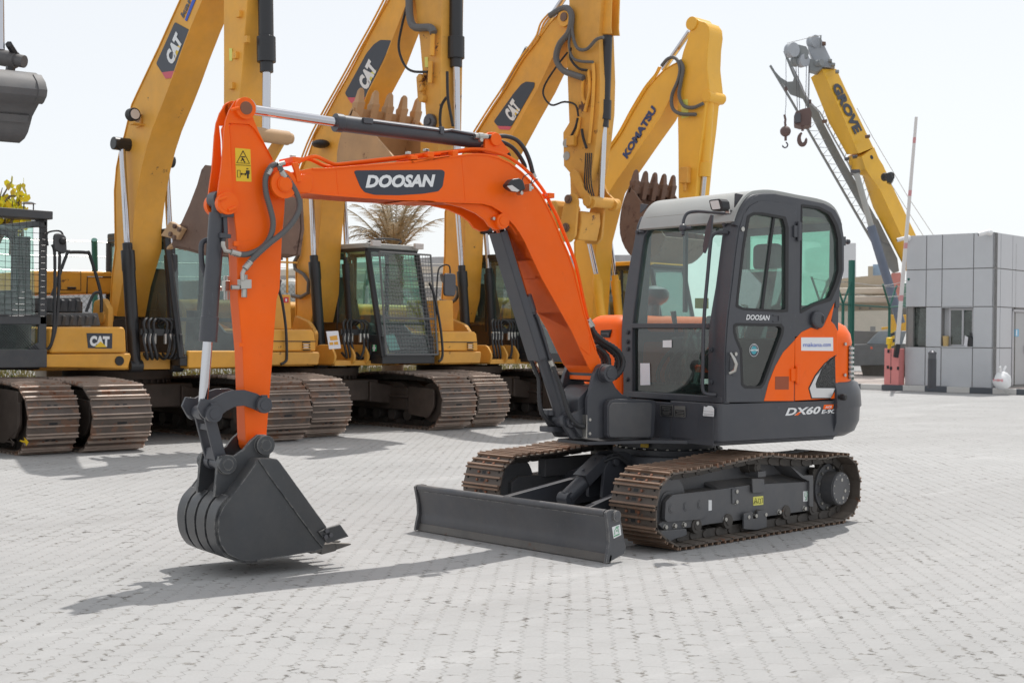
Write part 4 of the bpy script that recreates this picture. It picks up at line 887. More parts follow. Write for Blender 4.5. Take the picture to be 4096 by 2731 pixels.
hose('C', [(290,560),(320,640),(375,780),(425,950),(480,1100),(560,1180),(620,1190)], CB+.10, CB+.16, .017, rib=.03, n=9, parent=BCY)
hose('C', [(35,350),(45,440),(70,510),(110,610),(145,700),(150,900),(175,1040),(250,1140),(330,1180)], CB-.08, CB-.04, .016, rib=.03, n=9, parent=BCY)
g = UB()
for s_, e_, yy in (((265,495),(320,630),.095), ((75,500),(125,630),-.08)):
    q = us([s_, e_], CB+yy, 'C'); A_, B_ = V((q[0][0], CB+yy, q[0][1])), V((q[1][0], CB+yy, q[1][1])); g.lathe(A_, B_, [(0,.02),(.03,.02),(.03,.016),(.06,.022),(.10,.022),(.10,.018),((B_-A_).length,.018)], 8)
g.build('hose_fitting', STEEL, BCY)
# ---- arm
AN = CB+.062
left = us([(650,46),(605,120),(575,200),(562,300),(552,450),(542,560),(524,680),(512,780),(520,850),(560,905),(630,960),(662,1050),(668,1300),(676,1568)], AN, 'A')
lowl = us([(530,300),(540,600),(546,790),(560,835)], AN, 'G')
lowr = us([(600,835),(666,775),(676,640),(690,470),(702,300),(715,120),(724,0)], AN, 'G')
rgt = us([(995,1480),(1012,1100),(1030,900),(1036,770),(1020,640),(985,560),(940,492),(880,380),(830,282),(785,170),(770,112),(742,62),(690,38)], AN, 'A')
bl_ = us([(770,225),(640,215),(612,225),(604,250),(612,330),(618,500),(620,700),(640,900),(660,1050),(668,1300),(676,1568)], AN, 'A')
br_ = [p for p in rgt if p[1] < bl_[0][1]]
b = UB(); b.slabY(bl_+lowl+lowr+br_, CB-.062, AN)
ARM = b.build('arm', ORANGE, EXC, bev=.007, seg=3)
# slot between the two top plates is read as a dark recess: outer plates stand proud
pl_ = us([(650,46),(605,120),(578,200),(565,300),(555,450),(545,560),(528,680),(516,780),(522,850),(560,905),(612,900),(640,850),(630,780),(618,500),(612,330),(600,215),(760,225),(800,260),(890,400),(940,495),(880,380),(830,280),(785,170),(770,110),(740,60),(690,38)], AN+.012, 'A')
g = UB(); g.slabY(pl_, AN-.002, AN+.014); g.slabY(pl_, CB-.076, CB-.06); g.build('side_plate', ORANGE, ARM, bev=.003)
tx_, tz_ = us([(722,105)], AN+.02, 'A')[0]; cx_, cz_ = us([(587,830)], AN+.02, 'A')[0]
g = UB()
for (x, z, r_) in ((tx_, tz_, .066), (cx_, cz_, .068)):
    for s in (1, -1): g.ycyl(x, z, CB+s*.06, CB+s*.105, r_, 30); g.ycyl(x, z, CB+s*.105, CB+s*.108, r_*.72, 26)
g.build('pin_boss', ORANGE, ARM, bev=.004)
g = UB(); g.ycyl(tx_, tz_, CB-.112, CB+.112, .04, 24); g.build('arm_pin', RUSTB, ARM, bev=.002)
g = UB()
for px in ((650,103),(555,790),(628,870)):
    x, z = us([px], AN+.06, 'A')[0]; g.cyl((x-.03, AN+.05, z+.01), (x+.02, AN+.05, z-.01), .011, 6)
for px in ((655,1138),): x, z = us([px], AN+.02, 'A')[0]; g.box((x, AN+.015, z), (.03, .03, .03))
x, z = us([(518,255)], AN+.02, 'G')[0]; g.box((x, AN+.015, z), (.03, .03, .025)); g.build('grease_fitting', ORANGE, ARM, bev=.002)
g = UB(); g.slabY(rounded(us([(650,406),(767,416),(776,665),(658,660)], AN, 'A'), .004, 3), AN, AN+.0016); WS = g.build('warning_sticker', YELLST, ARM, label='yellow sticker with a falling load triangle and a keep-clear figure')
g = UB(); line = lambda pts, r=.0022, cl=False: g.tube([(x, AN+.003, z) for x, z in (us(pts, AN+.003, 'A')+(us(pts[:1], AN+.003, 'A') if cl else []))], r, 4)
line([(712,428),(762,525),(664,520)], .0026, True); line([(657,536),(770,541)], .0014)
g.slabY(us([(694,470),(728,472),(728,480),(694,478)], AN, 'A'), AN+.001, AN+.003); line([(704,484),(712,492)], .005); line([(712,492),(718,505),(728,517)], .0035); line([(712,494),(700,500),(696,508)], .0025); line([(712,492),(722,498)], .0025)
line([(668,577),(690,577),(692,630),(670,630)], .0016, True); line([(697,605),(735,607)], .0028); line([(704,598),(696,605),(704,613)], .0028); line([(727,599),(736,606),(727,615)], .0028)
line([(745,563),(745,568)], .007); g.slabY(us([(733,578),(760,578),(761,606),(755,606),(754,640),(741,640),(740,604),(733,604)], AN, 'A'), AN+.001, AN+.003)
g.build('pictogram', BLACK, WS, sm=False)
# hoses on the arm
hose('A', [(965,530),(930,545),(900,590),(882,660),(890,760),(920,870),(940,960),(935,1040),(900,1120),(840,1180),(760,1215),(700,1220),(640,1210)], AN+.06, AN+.05, .0175, 'spring_guarded_hose', GREYHOSE, ARM, 10, rib=.013)
hose('A', [(990,540),(1010,590),(1060,650),(1110,730),(1140,810),(1135,890),(1085,980),(1010,1060),(920,1130),(830,1210),(770,1270),(725,1330)], AN+.09, AN+.07, .0175, 'spring_guarded_hose', GREYHOSE, ARM, 10, rib=.013)
g = UB()
def fit(pts, y, r): g.tube([(x, y, z) for x, z in us(pts, y, 'A')], r, 10)
fit([(1030,520),(975,535)], AN+.07, .016); fit([(960,530),(930,560),(905,610)], AN+.06, .0125); fit([(925,565),(900,612)], AN+.06, .02); fit([(985,540),(1000,580),(1030,630)], AN+.09, .0125); fit([(1003,585),(1032,632)], AN+.09, .02)
fit([(770,1275),(725,1330)], AN+.07, .021); fit([(725,1330),(708,1365),(710,1420)], AN+.06, .014); fit([(690,1220),(620,1200)], AN+.05, .021); fit([(620,1200),(575,1190),(560,1150),(560,1120)], AN+.04, .014)
for yy, dx in ((AN+.03, 0), (CB-.10, 0)):
    q = us([(680,1410),(762,1412),(762,1480),(682,1485)], yy, 'A') if yy > CB else us([(560,1420),(612,1422),(612,1500),(560,1500)], CB-.1, 'A')
    g.slabY(q, yy-.025, yy+.03); x = sum(p[0] for p in q)/4; z = q[0][1]; g.cyl((x, yy, z-.01), (x, yy, z+.03), .02, 6); g.cyl((x, yy, q[2][1]-.055), (x, yy, q[2][1]+.01), .018, 6); g.cyl((x+.04, yy+.01, z-.05), (x+.09, yy+.01, z-.05), .016, 8)
g.build('shut_off_valve', STEEL, ARM, bev=.003)
# ---- arm cylinder (rod to the left)
ACY, a1, a2, a3 = cylinder('arm_cylinder', 'A', (722,105), (1415,212), (700,255,'B'), CB, .054, .031, EXC, SLATE, head=.05)
g = UB(); g.ycyl(a1.x, a1.z, CB-.058, CB+.058, .055, 24); g.ycyl(a3.x-.07, a3.z, CB-.05, CB+.05, .055, 20); g.build('cylinder_eye', STEEL, ACY, bev=.003)
axx = (a3-a2).normalized(); upn = V((0,1,0)).cross(axx); upn = upn if upn.z > 0 else -upn
g = UB(); off = V((0,1,0))*.052+upn*.028
pA, pB = a2+axx*.22+off, a3-axx*.06+off; g.tube([pA-off*.3, pA, pA+axx*.05, pB-axx*.25, pB-axx*.2+upn*.012, pB], .0105, 8); g.box(tuple(pA-axx*.01), (.07, .03, .035)); g.box(tuple(pB-axx*.28), (.03, .03, .05)); g.build('cylinder_pipe', DARKST, ACY, bev=.002)
g = UB(); q = us([(668,212),(782,218)], CB+.08, 'B'); A_, B_ = V((q[0][0], CB+.08, q[0][1])), V((q[1][0], CB+.08, q[1][1])); g.lathe(A_, B_, [(0,.018),(.03,.02),(.03,.024),(.07,.024),(.07,.019),((B_-A_).length,.019)], 8); x, z = us([(722,248)], CB+.1, 'B')[0]; g.ycyl(x, z, CB+.09, CB+.115, .014, 6); g.build('hose_fitting', STEEL, ACY)
# ---- bucket cylinder
KCY, k1, k2, k3 = cylinder('bucket_cylinder', 'A', (300,620,'G'), (330,238,'G'), (515,905,'A'), CB, .050, .030, EXC, SLATE, head=.15)
g = UB(); g.ycyl(k3.x, k3.z+.085, CB-.055, CB+.055, .05, 20); g.cyl(k3, k3+V((0,0,.07)), .035, 14)
q = us([(535,895),(622,895),(625,935),(535,938)], CB+.05, 'A'); g.slabY(q, CB+.03, CB+.085); 
q = us([(575,935),(580,1050),(565,1080),(560,1130)], CB+.06, 'A'); g.tube([(x, CB+.06, z) for x, z in q], .014, 8); q = us([(530,1055),(612,1068),(610,1098),(530,1095)], CB+.06, 'A'); g.slabY(q, CB+.045, CB+.08)
q = us([(440,1110),(400,1130),(392,1200),(400,1300),(430,1400),(420,1480)], CB-.07, 'A'); g.tube(smooth([(x, CB-.07, z) for x, z in q], 4), .018, 8)
g.build('cylinder_valve', SLATE, KCY, bev=.003)
# ---- links and bucket
LK = us([(295,562),(350,568),(420,530),(470,514),(540,512),(610,532),(660,560),(686,595),(672,632),(635,640),(595,622),(540,602),(490,606),(440,632),(395,668),(345,690),(300,665),(273,615)], CB+.13, 'G')
for s in (1, -1):
    g = UB(); y0 = CB+s*.115; g.slabY(LK, y0-.011, y0+.011); L_ = g.build('side_link', SLATE, EXC, bev=.003)
    g = UB()
    for px, r_ in (((365,648),.052),((652,598),.05)):
        x, z = us([px], CB+.15, 'G')[0]; g.ycyl(x, z, y0+s*.011, y0+s*.045, r_, 28); g.ycyl(x, z, y0+s*.045, y0+s*.050, r_*.62, 24); g.box((x, y0+s*.03, z+r_*1.05), (.04, .018, .018))
    g.build('link_pin', SLATE, L_, bev=.003)
mx, mz_ = us([(365,648)], CB+.15, 'G')[0]
g = UB(); g.ycyl(mx+.0, mz_, CB-.10, CB-.04, .04, 24); g.ycyl(mx, mz_, CB+.04, CB+.10, .04, 24); g.ycyl(mx, mz_, CB-.04, CB+.04, .047, 24); g.build('link_tube', SLATE, KCY, bev=.003)
kx, kz = us([(435,935)], CB+.14, 'G')[0]; bx2, bz2 = us([(650,825)], CB+.14, 'G')[0]
dlt = V((kx-mx, 0, kz-mz_)); nl = V((dlt.z, 0, -dlt.x)).normalized()
g = UB()
for s in (1, -1):
    y0 = CB+s*.07; A_, B_ = V((mx, y0, mz_)), V((kx, y0, kz)); w = .04
    g.slabY([((A_-nl*.035).x, (A_-nl*.035).z), ((A_+nl*.035).x, (A_+nl*.035).z), ((B_+nl*.038).x, (B_+nl*.038).z), ((B_-nl*.038).x, (B_-nl*.038).z)], y0-.012, y0+.012)
    g.ycyl(kx, kz, y0-.03, y0+.03, .045, 24)
g.box(tuple((V((mx, CB, mz_))+dlt*.28)), (.05, .15, .04)); g.box(tuple((V((mx, CB, mz_))+dlt*.82)), (.06, .15, .07)); g.ycyl(kx, kz, CB-.09, CB+.09, .036, 20)
g.build('bucket_link', SLATE, EXC, bev=.005)
BHW = .295; BY = CB+.25; BC0 = BY-BHW
side = us([(622,902),(722,905),(740,925),(1002,1288),(1012,1330),(985,1418),(940,1431),(750,1462),(570,1488),(512,1482),(440,1448),(402,1392),(387,1330),(390,1240),(415,1182),(462,1122),(545,1010)], BY, 'G')
BUCKET_PLATE = side
b = UB()
shell = us([(1000,1420),(940,1431),(750,1462),(620,1482),(560,1486),(512,1480),(470,1465),(435,1445),(405,1400),(390,1350),(385,1290),(392,1235),(412,1182),(435,1152),(462,1122),(505,1065),(545,1012),(590,950),(625,905),(722,905)], BY, 'G')
shell = [(x, z) for x, _, z in smooth([(x, 0, z) for x, z in shell], 3)]
b.strip(shell, lambda x, z: (x, BC0-BHW+.01, z), lambda x, z: (x, BY-.01, z), .016)
BK = b.build('bucket', WORNB, EXC, bev=.003)
for s in (1, -1):
    g = UB(); y0 = BC0+s*BHW; g.slabY(side, y0-.013, y0+.004); g.build('side_wall', WORNB, BK, bev=.003)
    g = UB(); q = us([(545,1012),(622,902),(722,905),(740,925),(1002,1288),(1012,1330),(985,1418),(945,1372),(612,925)], BY, 'G') if False else us([(612,905),(722,905),(740,925),(1002,1288),(1012,1330),(985,1412),(950,1375),(690,1020)], BY+.006, 'G'); g.slabY(q, y0+s*.004, y0+s*.014); g.build('side_lip', WORNB, BK, bev=.003)
# rear wear strips
for k in range(4):
    yy = BC0-BHW+.075+k*.147; q = shell[9:-15]; g = UB(); g.strip(q, lambda x, z: (x, yy-.058, z), lambda x, z: (x, yy+.058, z), -.014); g.build('wear_strip', WORNB, BK, bev=.002)
ear = us([(362,1120),(372,1020),(378,940),(388,890),(430,880),(480,885),(530,850),(570,800),(610,766),(655,766),(688,800),(684,850),(675,900),(625,905),(545,1012),(480,1080),(420,1112)], CB+.125, 'G')
for s in (1, -1):
    g = UB(); y0 = CB+s*.125; g.slabY(ear, y0-.013, y0+.013); g.ycyl(kx, kz, y0+s*.013, y0+s*.04, .058, 28); g.ycyl(bx2, bz2, y0+s*.013, y0+s*.045, .06, 28); g.ycyl(kx, kz, y0+s*.04, y0+s*.045, .034, 24); g.ycyl(bx2, bz2, y0+s*.045, y0+s*.050, .034, 24); g.build('bucket_ear', WORNB, BK, bev=.003)
g = UB(); g.ycyl(bx2, bz2, CB-.13, CB+.13, .035, 20); g.ycyl(bx2, bz2, CB-.105, CB+.105, .055, 24); g.build('bucket_pin', ORANGE, BK)
lp = us([(965,1405),(1000,1400)], BY, 'G'); lx0, lz0 = lp[0]
td = V((shell[0][0]-shell[3][0], 0, shell[0][1]-shell[3][1])).normalized()
g = UB(); P0 = V((shell[0][0], 0, shell[0][1])); up_ = V((-td.z, 0, td.x)); up_ = up_ if up_.z > 0 else -up_
g.hexa([tuple(P0+td*a_+V((0, y_, 0))+up_*h_) for h_ in (-.012, .016) for a_, y_ in ((-.1, BC0-BHW), (.05, BC0-BHW), (.05, BY), (-.1, BY))]); g.build('cutting_lip', SCRAPED, BK, bev=.003)
for k in range(5):
    yy = BC0-BHW+.03+k*(2*BHW-.06)/4; g = UB(); c0 = P0+V((0, yy, 0))
    g.hexa([tuple(c0+td*a_+V((0, y_, 0))+up_*h_) for a_, w_, h0, h1 in ((-.03, .034, -.028, .034), (.075, .03, -.022, .028)) for y_, h_ in ((-w_, h0), (w_, h0), (w_, h1), (-w_, h1))])
    g.hexa([tuple(c0+td*a_+V((0, y_, 0))+up_*h_) for a_, w_, h0, h1 in ((.078, .024, -.018, .024), (.19, .019, -.0035, .0035)) for y_, h_ in ((-w_, h0), (w_, h0), (w_, h1), (-w_, h1))]); g.build('tooth', SCRAPED, BK, bev=.003)
for s in (1, -1):
    g = UB(); q = us([(955,1320),(1000,1300),(1080,1275),(1130,1345),(1060,1368),(1010,1385)], BY+.02, 'G'); g.slabY(q, BC0+s*(BHW+.012), BC0+s*(BHW+.030)); SC = g.build('side_cutter', WORNB, BK, bev=.004)
    g = UB()
    for px in ((1003,1312),(997,1347),(1026,1337)):
        x, z = us([px], BY+.03, 'G')[0]; g.ycyl(x, z, BC0+s*(BHW+.03), BC0+s*(BHW+.048), .015, 6)
    g.build('cutter_bolt', DARKST, SC)
# ---- ground
m, t, b_ = nodes('paver_surface')
co = t.nodes.new('ShaderNodeTexCoord').outputs['Object']
mp = nn(t, 'Mapping'); mp.inputs['Rotation'].default_value = (0, 0, R(-43)); t.links.new(co, mp.inputs[0])
wob = tex(t, .35, 3, .5, mp.outputs[0]); sx = t.nodes.new('ShaderNodeSeparateXYZ'); t.links.new(mp.outputs[0], sx.inputs[0])
px_, py_ = sx.outputs[0], sx.outputs[1]
wv = math_(t, 'MULTIPLY', math_(t, 'SUBTRACT', wob, .5), .07); wv = math_(t, 'ADD', wv, math_(t, 'MULTIPLY', math_(t, 'SUBTRACT', tex(t, 2.3, 2, .5, mp.outputs[0]), .5), .025))
px_ = math_(t, 'ADD', px_, wv); py_ = math_(t, 'ADD', py_, math_(t, 'MULTIPLY', wv, .7))
LL, WW = .22, .11                              # block length and width
def tri(v, per, amp): return math_(t, 'MULTIPLY', math_(t, 'SUBTRACT', math_(t, 'PINGPONG', math_(t, 'DIVIDE', v, per/2), 1), .5), amp)
jit = math_(t, 'MULTIPLY', math_(t, 'SUBTRACT', tex(t, 11, 2, .5, co), .5), .030)
v1 = math_(t, 'ADD', math_(t, 'ADD', py_, tri(px_, LL/3, .026)), jit)
row = math_(t, 'FLOOR', math_(t, 'DIVIDE', v1, WW)); fv = math_(t, 'FRACT', math_(t, 'DIVIDE', v1, WW))
u1 = math_(t, 'ADD', math_(t, 'ADD', px_, tri(py_, WW, .016)), math_(t, 'MULTIPLY', row, LL*.5)); u1 = math_(t, 'ADD', u1, jit)
fu = math_(t, 'FRACT', math_(t, 'DIVIDE', u1, LL)); col_ = math_(t, 'FLOOR', math_(t, 'DIVIDE', u1, LL))
du = math_(t, 'MULTIPLY', math_(t, 'MINIMUM', fu, math_(t, 'SUBTRACT', 1, fu)), LL); dv = math_(t, 'MULTIPLY', math_(t, 'MINIMUM', fv, math_(t, 'SUBTRACT', 1, fv)), WW)
big = tex(t, .45, 5, .6, co); sml = tex(t, 3.4, 5, .65, co); fine = tex(t, 70, 4, .6, co); chipn = tex(t, 15, 5, .75, co)
chip = math_(t, 'MULTIPLY', ramp(t, sml, [(.42, .10), (.60, 1)]), ramp(t, chipn, [(.50, 0), (.60, 1)]))
chip = math_(t, 'MULTIPLY', chip, ramp(t, tex(t, .75, 4, .6, co), [(.36, .35), (.58, 1)]))
wu = math_(t, 'ADD', math_(t, 'MULTIPLY', chip, .036), .0011); wv2 = math_(t, 'ADD', math_(t, 'MULTIPLY', chip, .024), .0026)
ju = math_(t, 'SUBTRACT', 1, math_(t, 'DIVIDE', du, wu), clamp=True); jv = math_(t, 'SUBTRACT', 1, math_(t, 'DIVIDE', dv, wv2), clamp=True)
jj = math_(t, 'MAXIMUM', math_(t, 'POWER', ju, .5), math_(t, 'POWER', jv, .45))
cell = nn(t, 'TexWhiteNoise'); cv = nn(t, 'CombineXYZ'); t.links.new(row, cv.inputs[0]); t.links.new(col_, cv.inputs[1]); t.links.new(cv.outputs[0], cell.inputs['Vector'])
c = mix(t, cell.outputs['Value'], (.362, .360, .354), (.386, .384, .378))
c = mix(t, ramp(t, big, [(.38, 0), (.68, .8)]), c, (.465, .460, .452))
mps = nn(t, 'Mapping'); mps.inputs['Rotation'].default_value = (0, 0, R(12)); mps.inputs['Scale'].default_value = (.25, 1.6, 1); t.links.new(co, mps.inputs[0])
c = mix(t, ramp(t, tex(t, .8, 7, .68, mps.outputs[0]), [(.54, 0), (.70, .65)]), c, (.53, .525, .515))
c = mix(t, ramp(t, tex(t, .6, 9, .75, mps.outputs[0]), [(.50, 0), (.68, .46)]), c, (.27, .262, .255))
c = mix(t, ramp(t, tex(t, 2.2, 9, .8, co), [(.61, 0), (.68, .34)]), c, (.25, .24, .23))
c = mix(t, math_(t, 'MULTIPLY', ramp(t, fine, [(.3, 1), (.6, 0)]), .28), c, (.28, .275, .27))
c = mix(t, ramp(t, tex(t, .22, 4, .55, co), [(.42, 0), (.62, .5)]), c, (.30, .296, .29))
sand = ramp(t, tex(t, 26, 3, .6, co), [(.38, 0), (.56, 1)]); jc = mix(t, sand, (.15, .14, .125), (.42, .40, .36)); jc = mix(t, chip, jc, (.055, .05, .045))
js = math_(t, 'MAXIMUM', ramp(t, tex(t, 5, 5, .7, co), [(.45, .15), (.70, .85)]), ramp(t, chip, [(0, 0), (.3, 1)]))
c = mix(t, math_(t, 'MULTIPLY', jj, js), c, jc)
hl = math_(t, 'MULTIPLY', ramp(t, jj, [(.0, 0), (.15, .35), (.4, 0)]), js); c = mix(t, hl, c, (.60, .59, .57))
t.links.new(c, b_.inputs['Base Color']); b_.inputs['Roughness'].default_value = .85
hh = math_(t, 'SUBTRACT', math_(t, 'ADD', math_(t, 'MULTIPLY', fine, .10), math_(t, 'MULTIPLY', cell.outputs['Value'], .25)), jj)
bump(t, b_, hh, .6, .008)
g = MB(); g.add([(-900,-900,0),(900,-900,0),(900,900,0),(-900,900,0)], [(0,1,2,3)]); GR = g.build('ground', m, sm=False); tag(GR, 'pale grey yard of zigzag interlocking pavers with sandy joints', 'ground', kind='structure')
# ================================================================== the row of big machines behind
def tr(mb_M, loc): return Matrix.Translation(-V(loc)) @ mb_M if False else Matrix.Translation(-V(loc))
def machine(name, label, cx, group=None):
    loc = V((cx, -10.5, 0)); t = thing(name, label, 'excavator', loc, 0, group); return t, (lambda: MB(Matrix.Translation(-loc)))
def cat_loop(yf, yr, zt=.83, r=.39):
    pts = [(yf+r*math.sin(a)*.98, .415+r*math.cos(a)) for a in [R(q) for q in (20,45,70,95,120,145,165)]]
    pts += [(yf-.2, .03), (yr+.3, .03)]+[(yr-.34*math.sin(a), .37-.34*math.cos(a)) for a in [R(q) for q in (15,40,65,90,115,140,165)]]
    pts += [(yr+.8, zt-.11), (yr+1.7, zt-.07), (yf-1.2, zt-.0), (yf-.45, zt+.0)]
    return smooth([(a, 0, b) for a, b in pts], 3, True)
def big_track(root, mk, x0, x1, yf, yr=-12.4, mat=TRACK2, guard=True, n=46):
    loop = [(p[0], p[2]) for p in cat_loop(yf-.39, yr)]
    # belt() lays shoes in (x, z) with width along y: turn it so that fore-aft is y and width is x
    M0 = mk().M @ Matrix(((0,1,0,0), (1,0,0,0), (0,0,1,0), (0,0,0,1)))
    xc, half = (x0+x1)/2, abs(x0-x1)/2
    t = belt(loop, xc, half, n, root, mat, CHAIN, 3, .032, M=M0, bolts=False, cw=.10, ch=.09, slots=True, jit=.003)
    g = mk(); f = UNDER
    g.bx(xc-.24, xc+.24, yf-.95, yr+.7, .27, .62); g.bx(xc-.28, xc+.28, yf-.9, yr+.7, .46, .50)
    g.box((xc, (yf+yr)/2-.2, .64), (.44, 2.6, .12), taper=.8)
    fr = g.build('track_frame', f, root, bev=.02)
    if guard:
        g = mk(); q = rounded([(yf-.38,.18),(yf-.25,.35),(yf-.25,.62),(yf-.85,.65),(yf-.85,.22)], .05); g.slabX(q, xc+.27, xc+.31); g.slabX(q, xc-.31, xc-.27); g.build('idler_guard', UNDER, fr, bev=.01)
    g = mk()
    g.cyl((xc-.2, yf-.42, .415), (xc+.2, yf-.42, .415), .30, 24); g.build('idler_wheel', UNDER, t, bev=.01)
    g = mk(); g.cyl((xc-.25, yr+.02, .37), (xc+.25, yr+.02, .37), .27, 22); g.build('sprocket', UNDER, t, bev=.01)
    for q in range(7): g = mk(); y = yf-1.0-.38*q; g.cyl((xc-.2, y, .20), (xc+.2, y, .20), .10, 14); g.build('bottom_roller', CHAIN, fr, bev=.01)
    return t
def undercarriage(root, mk, cx, tracks, yf):
    for x0, x1 in tracks: big_track(root, mk, x0, x1, yf)
    g = mk(); w = .75
    g.bx(cx-.7, cx+.7, -11.3, -9.7, .42, .74)
    for s in (-1, 1):
        for yy in (-9.9, -11.1): g.hexa([(cx+s*.5, yy-.25, .40), (cx+s*1.15, yy-.2, .34), (cx+s*1.15, yy+.2, .34), (cx+s*.5, yy+.25, .40), (cx+s*.5, yy-.25, .72), (cx+s*1.15, yy-.2, .60), (cx+s*1.15, yy+.2, .60), (cx+s*.5, yy+.25, .72)])
    g.build('chassis', UNDER, root, bev=.02)
    g = mk(); g.cyl((cx, -10.5, .72), (cx, -10.5, .80), .66, 40); g.cyl((cx, -10.5, .80), (cx, -10.5, .92), .74, 40); s_r = g; g = mk()
    for i in range(36): a = 2*PI*i/36; g.cyl((cx+math.cos(a)*.70, -10.5+math.sin(a)*.70, .745), (cx+math.cos(a)*.70, -10.5+math.sin(a)*.70, .80), .018, 6)
    s_r.merge(g, 0).build('slew_ring', UNDER, root, bev=.006)
def wbox(mk, root, name, mat, crop, pts, yf, depth, bev=.02, rnd=.0):
    q = wy(pts, yf, crop); q = rounded(q, rnd) if rnd else q
    g = mk(); g.slabY(q, yf, yf-depth); return g.build(name, mat, root, bev=bev)
GUARDM = flat('grey_guard_wire', (.14, .145, .15), .5)
def cabin(root, mk, dx, guard=True, mat=BLACKM, glassm=GLASSC, yb=-11.0):
    x0, x1, yf, yt, z0, z1 = -4.46+dx, -5.44+dx, -9.02, -9.42, 1.0, 2.78
    g = mk()
    def post(a, b, w=.045): g.tube([a, b], w, 6)
    zf = z1-.08
    for x in (x0, x1): post((x, yf, z0+.1), (x, yt, zf), .05); post((x, yb, z0), (x, yb, zf)); post((x, -10.15, z0+.5), (x, -10.15, zf), .035)
    g.hexa([(x1-.03, yf+.02, z0), (x0+.03, yf+.02, z0), (x0+.03, yb, z0), (x1-.03, yb, z0), (x1-.03, yf+.02, z0+.14), (x0+.03, yf+.02, z0+.14), (x0+.03, yb, z0+.14), (x1-.03, yb, z0+.14)])
    # lower side panels with a stepped top edge
    for x in (x0, x1): g.slabX([(yf, z0+.1), (yf, z0+.42), (-9.5, z0+.45), (-9.75, z0+.62), (yb, z0+.62), (yb, z0+.1)], x-.02, x+.02)
    g.slabX([(yt-.02, zf), (yt, z1-.02), (yb, z1-.02), (yb, zf)], x0-.03, x0+.03); g.slabX([(yt-.02, zf), (yt, z1-.02), (yb, z1-.02), (yb, zf)], x1-.03, x1+.03)
    g.bx(x0, x1, yb-.03, yb+.03, z0, z0+.8); g.bx(x0, x1, yt-.06, yt+.0, zf-.02, z1-.03); g.bx(x0, x1, yb-.03, yb+.03, zf-.05, z1)
    fz = z0+.62; g.bx(x0, x1, -9.22, -9.17, fz-.03, fz+.02)
    C_ = g.build('cab', mat, root, bev=.01)
    g = mk(); rbx = rounded([(x1-.04,yb-.03),(x0+.04,yb-.03),(x0+.04,yt+.04),(x1-.04,yt+.04)], .08); g.slabZ(rbx, z1-.03, z1+.05); g.build('cab_roof', ROOFW if guard else mat, C_, bev=.02)
    g = mk(); g.add([(x0-.03, yf+.01, z0+.15), (x1+.03, yf+.01, z0+.15), (x1+.03, yt, zf), (x0-.03, yt, zf)], [(0,1,2,3)]); g.build('windshield', glassm, C_, sm=False)
    for x, nm in ((x0, 'side_window'), (x1, 'side_window')):
        g = mk(); g.add([(x, yf-.03, z0+.42), (x, -9.75, z0+.6), (x, yb, z0+.6), (x, yb, zf), (x, yt-.03, zf)], [(0,1,2,3,4)]); g.build(nm, glassm, C_, sm=False)
    g = mk(); g.add([(x0, yb, z0+.8), (x1, yb, z0+.8), (x1, yb, zf), (x0, yb, zf)], [(0,1,2,3)]); g.build('rear_window', glassm, C_, sm=False)
    xm = (x0+x1)/2
    g = mk(); rbox(g, xm-.25, xm+.25, -10.6, -10.1, 1.25, 1.62, .06); g.hexa([(xm-.25,-10.62,1.6),(xm+.25,-10.62,1.6),(xm+.25,-10.48,1.6),(xm-.25,-10.48,1.6),(xm-.2,-10.75,2.35),(xm+.2,-10.75,2.35),(xm+.2,-10.65,2.35),(xm-.2,-10.65,2.35)])
    for s in (-1, 1): g.bx(xm+s*.33-.06, xm+s*.33+.06, -10.6, -9.95, 1.2, 1.75); g.tube([(xm+s*.33, -9.95, 1.75), (xm+s*.32, -9.9, 1.98)], .025, 6)
    g.build('operator_seat', SEATM, C_, bev=.02)
    if guard:
        g = mk(); n = 18; m_ = 26; w = .0042
        P = lambda u, v: V((x0+.02+(x1-x0-.04)*u, yf+.10+(yt-yf+.05)*v*.55, z0+.14+(z1-.1-z0-.14)*v))
        for i in range(n+1): g.tube([P(i/n, 0), P(i/n, 1)], w, 4)
        for j in range(m_+1): g.tube([P(0, j/m_), P(1, j/m_)], w, 4)
        for a, b in (((0,0),(1,0)), ((1,0),(1,1)), ((1,1),(0,1)), ((0,1),(0,0)), ((0,.36),(1,.36))): g.tube([P(*a), P(*b)], .016, 6)
        g.build('guard_mesh', GUARDM, C_, sm=False)
        for u in (.08, .95): g = mk(); g.box((x0+(x1-x0)*u, yt+.10, z1+.04), (.17, .06, .09)); g.build('cab_lamp', LENS, C_, bev=.01)
        g = mk(); g.tube(smooth([(x0-.15, yt-.25, z1+.05), (x0-.3, yt-.1, z1+.13), (x1+.25, yt-.1, z1+.13), (x1+.2, yt-.25, z1+.05)], 5), .016, 6); g.build('roof_rail', BLACKM, C_)
    return C_
def mirror(root, mk, x, y, z, s=-1, w=.24, h=.34):
    g = mk(); g.tube(smooth([(x, y, z-.75), (x+s*.03, y, z+.1), (x+s*.1, y+.02, z+.26), (x+s*.26, y+.02, z+.26), (x+s*.27, y+.02, z)], 4), .013, 6); A_ = g.build('mirror_arm', BLACKM, root)
    g = mk(); g.slabY(rounded([(x+s*.12, z-h*.6), (x+s*.12+s*w, z-h*.6), (x+s*.12+s*w, z+h*.45), (x+s*.12, z+h*.45)], .06), y+.02, y+.07); g.build('mirror', DARKST, A_, bev=.02)
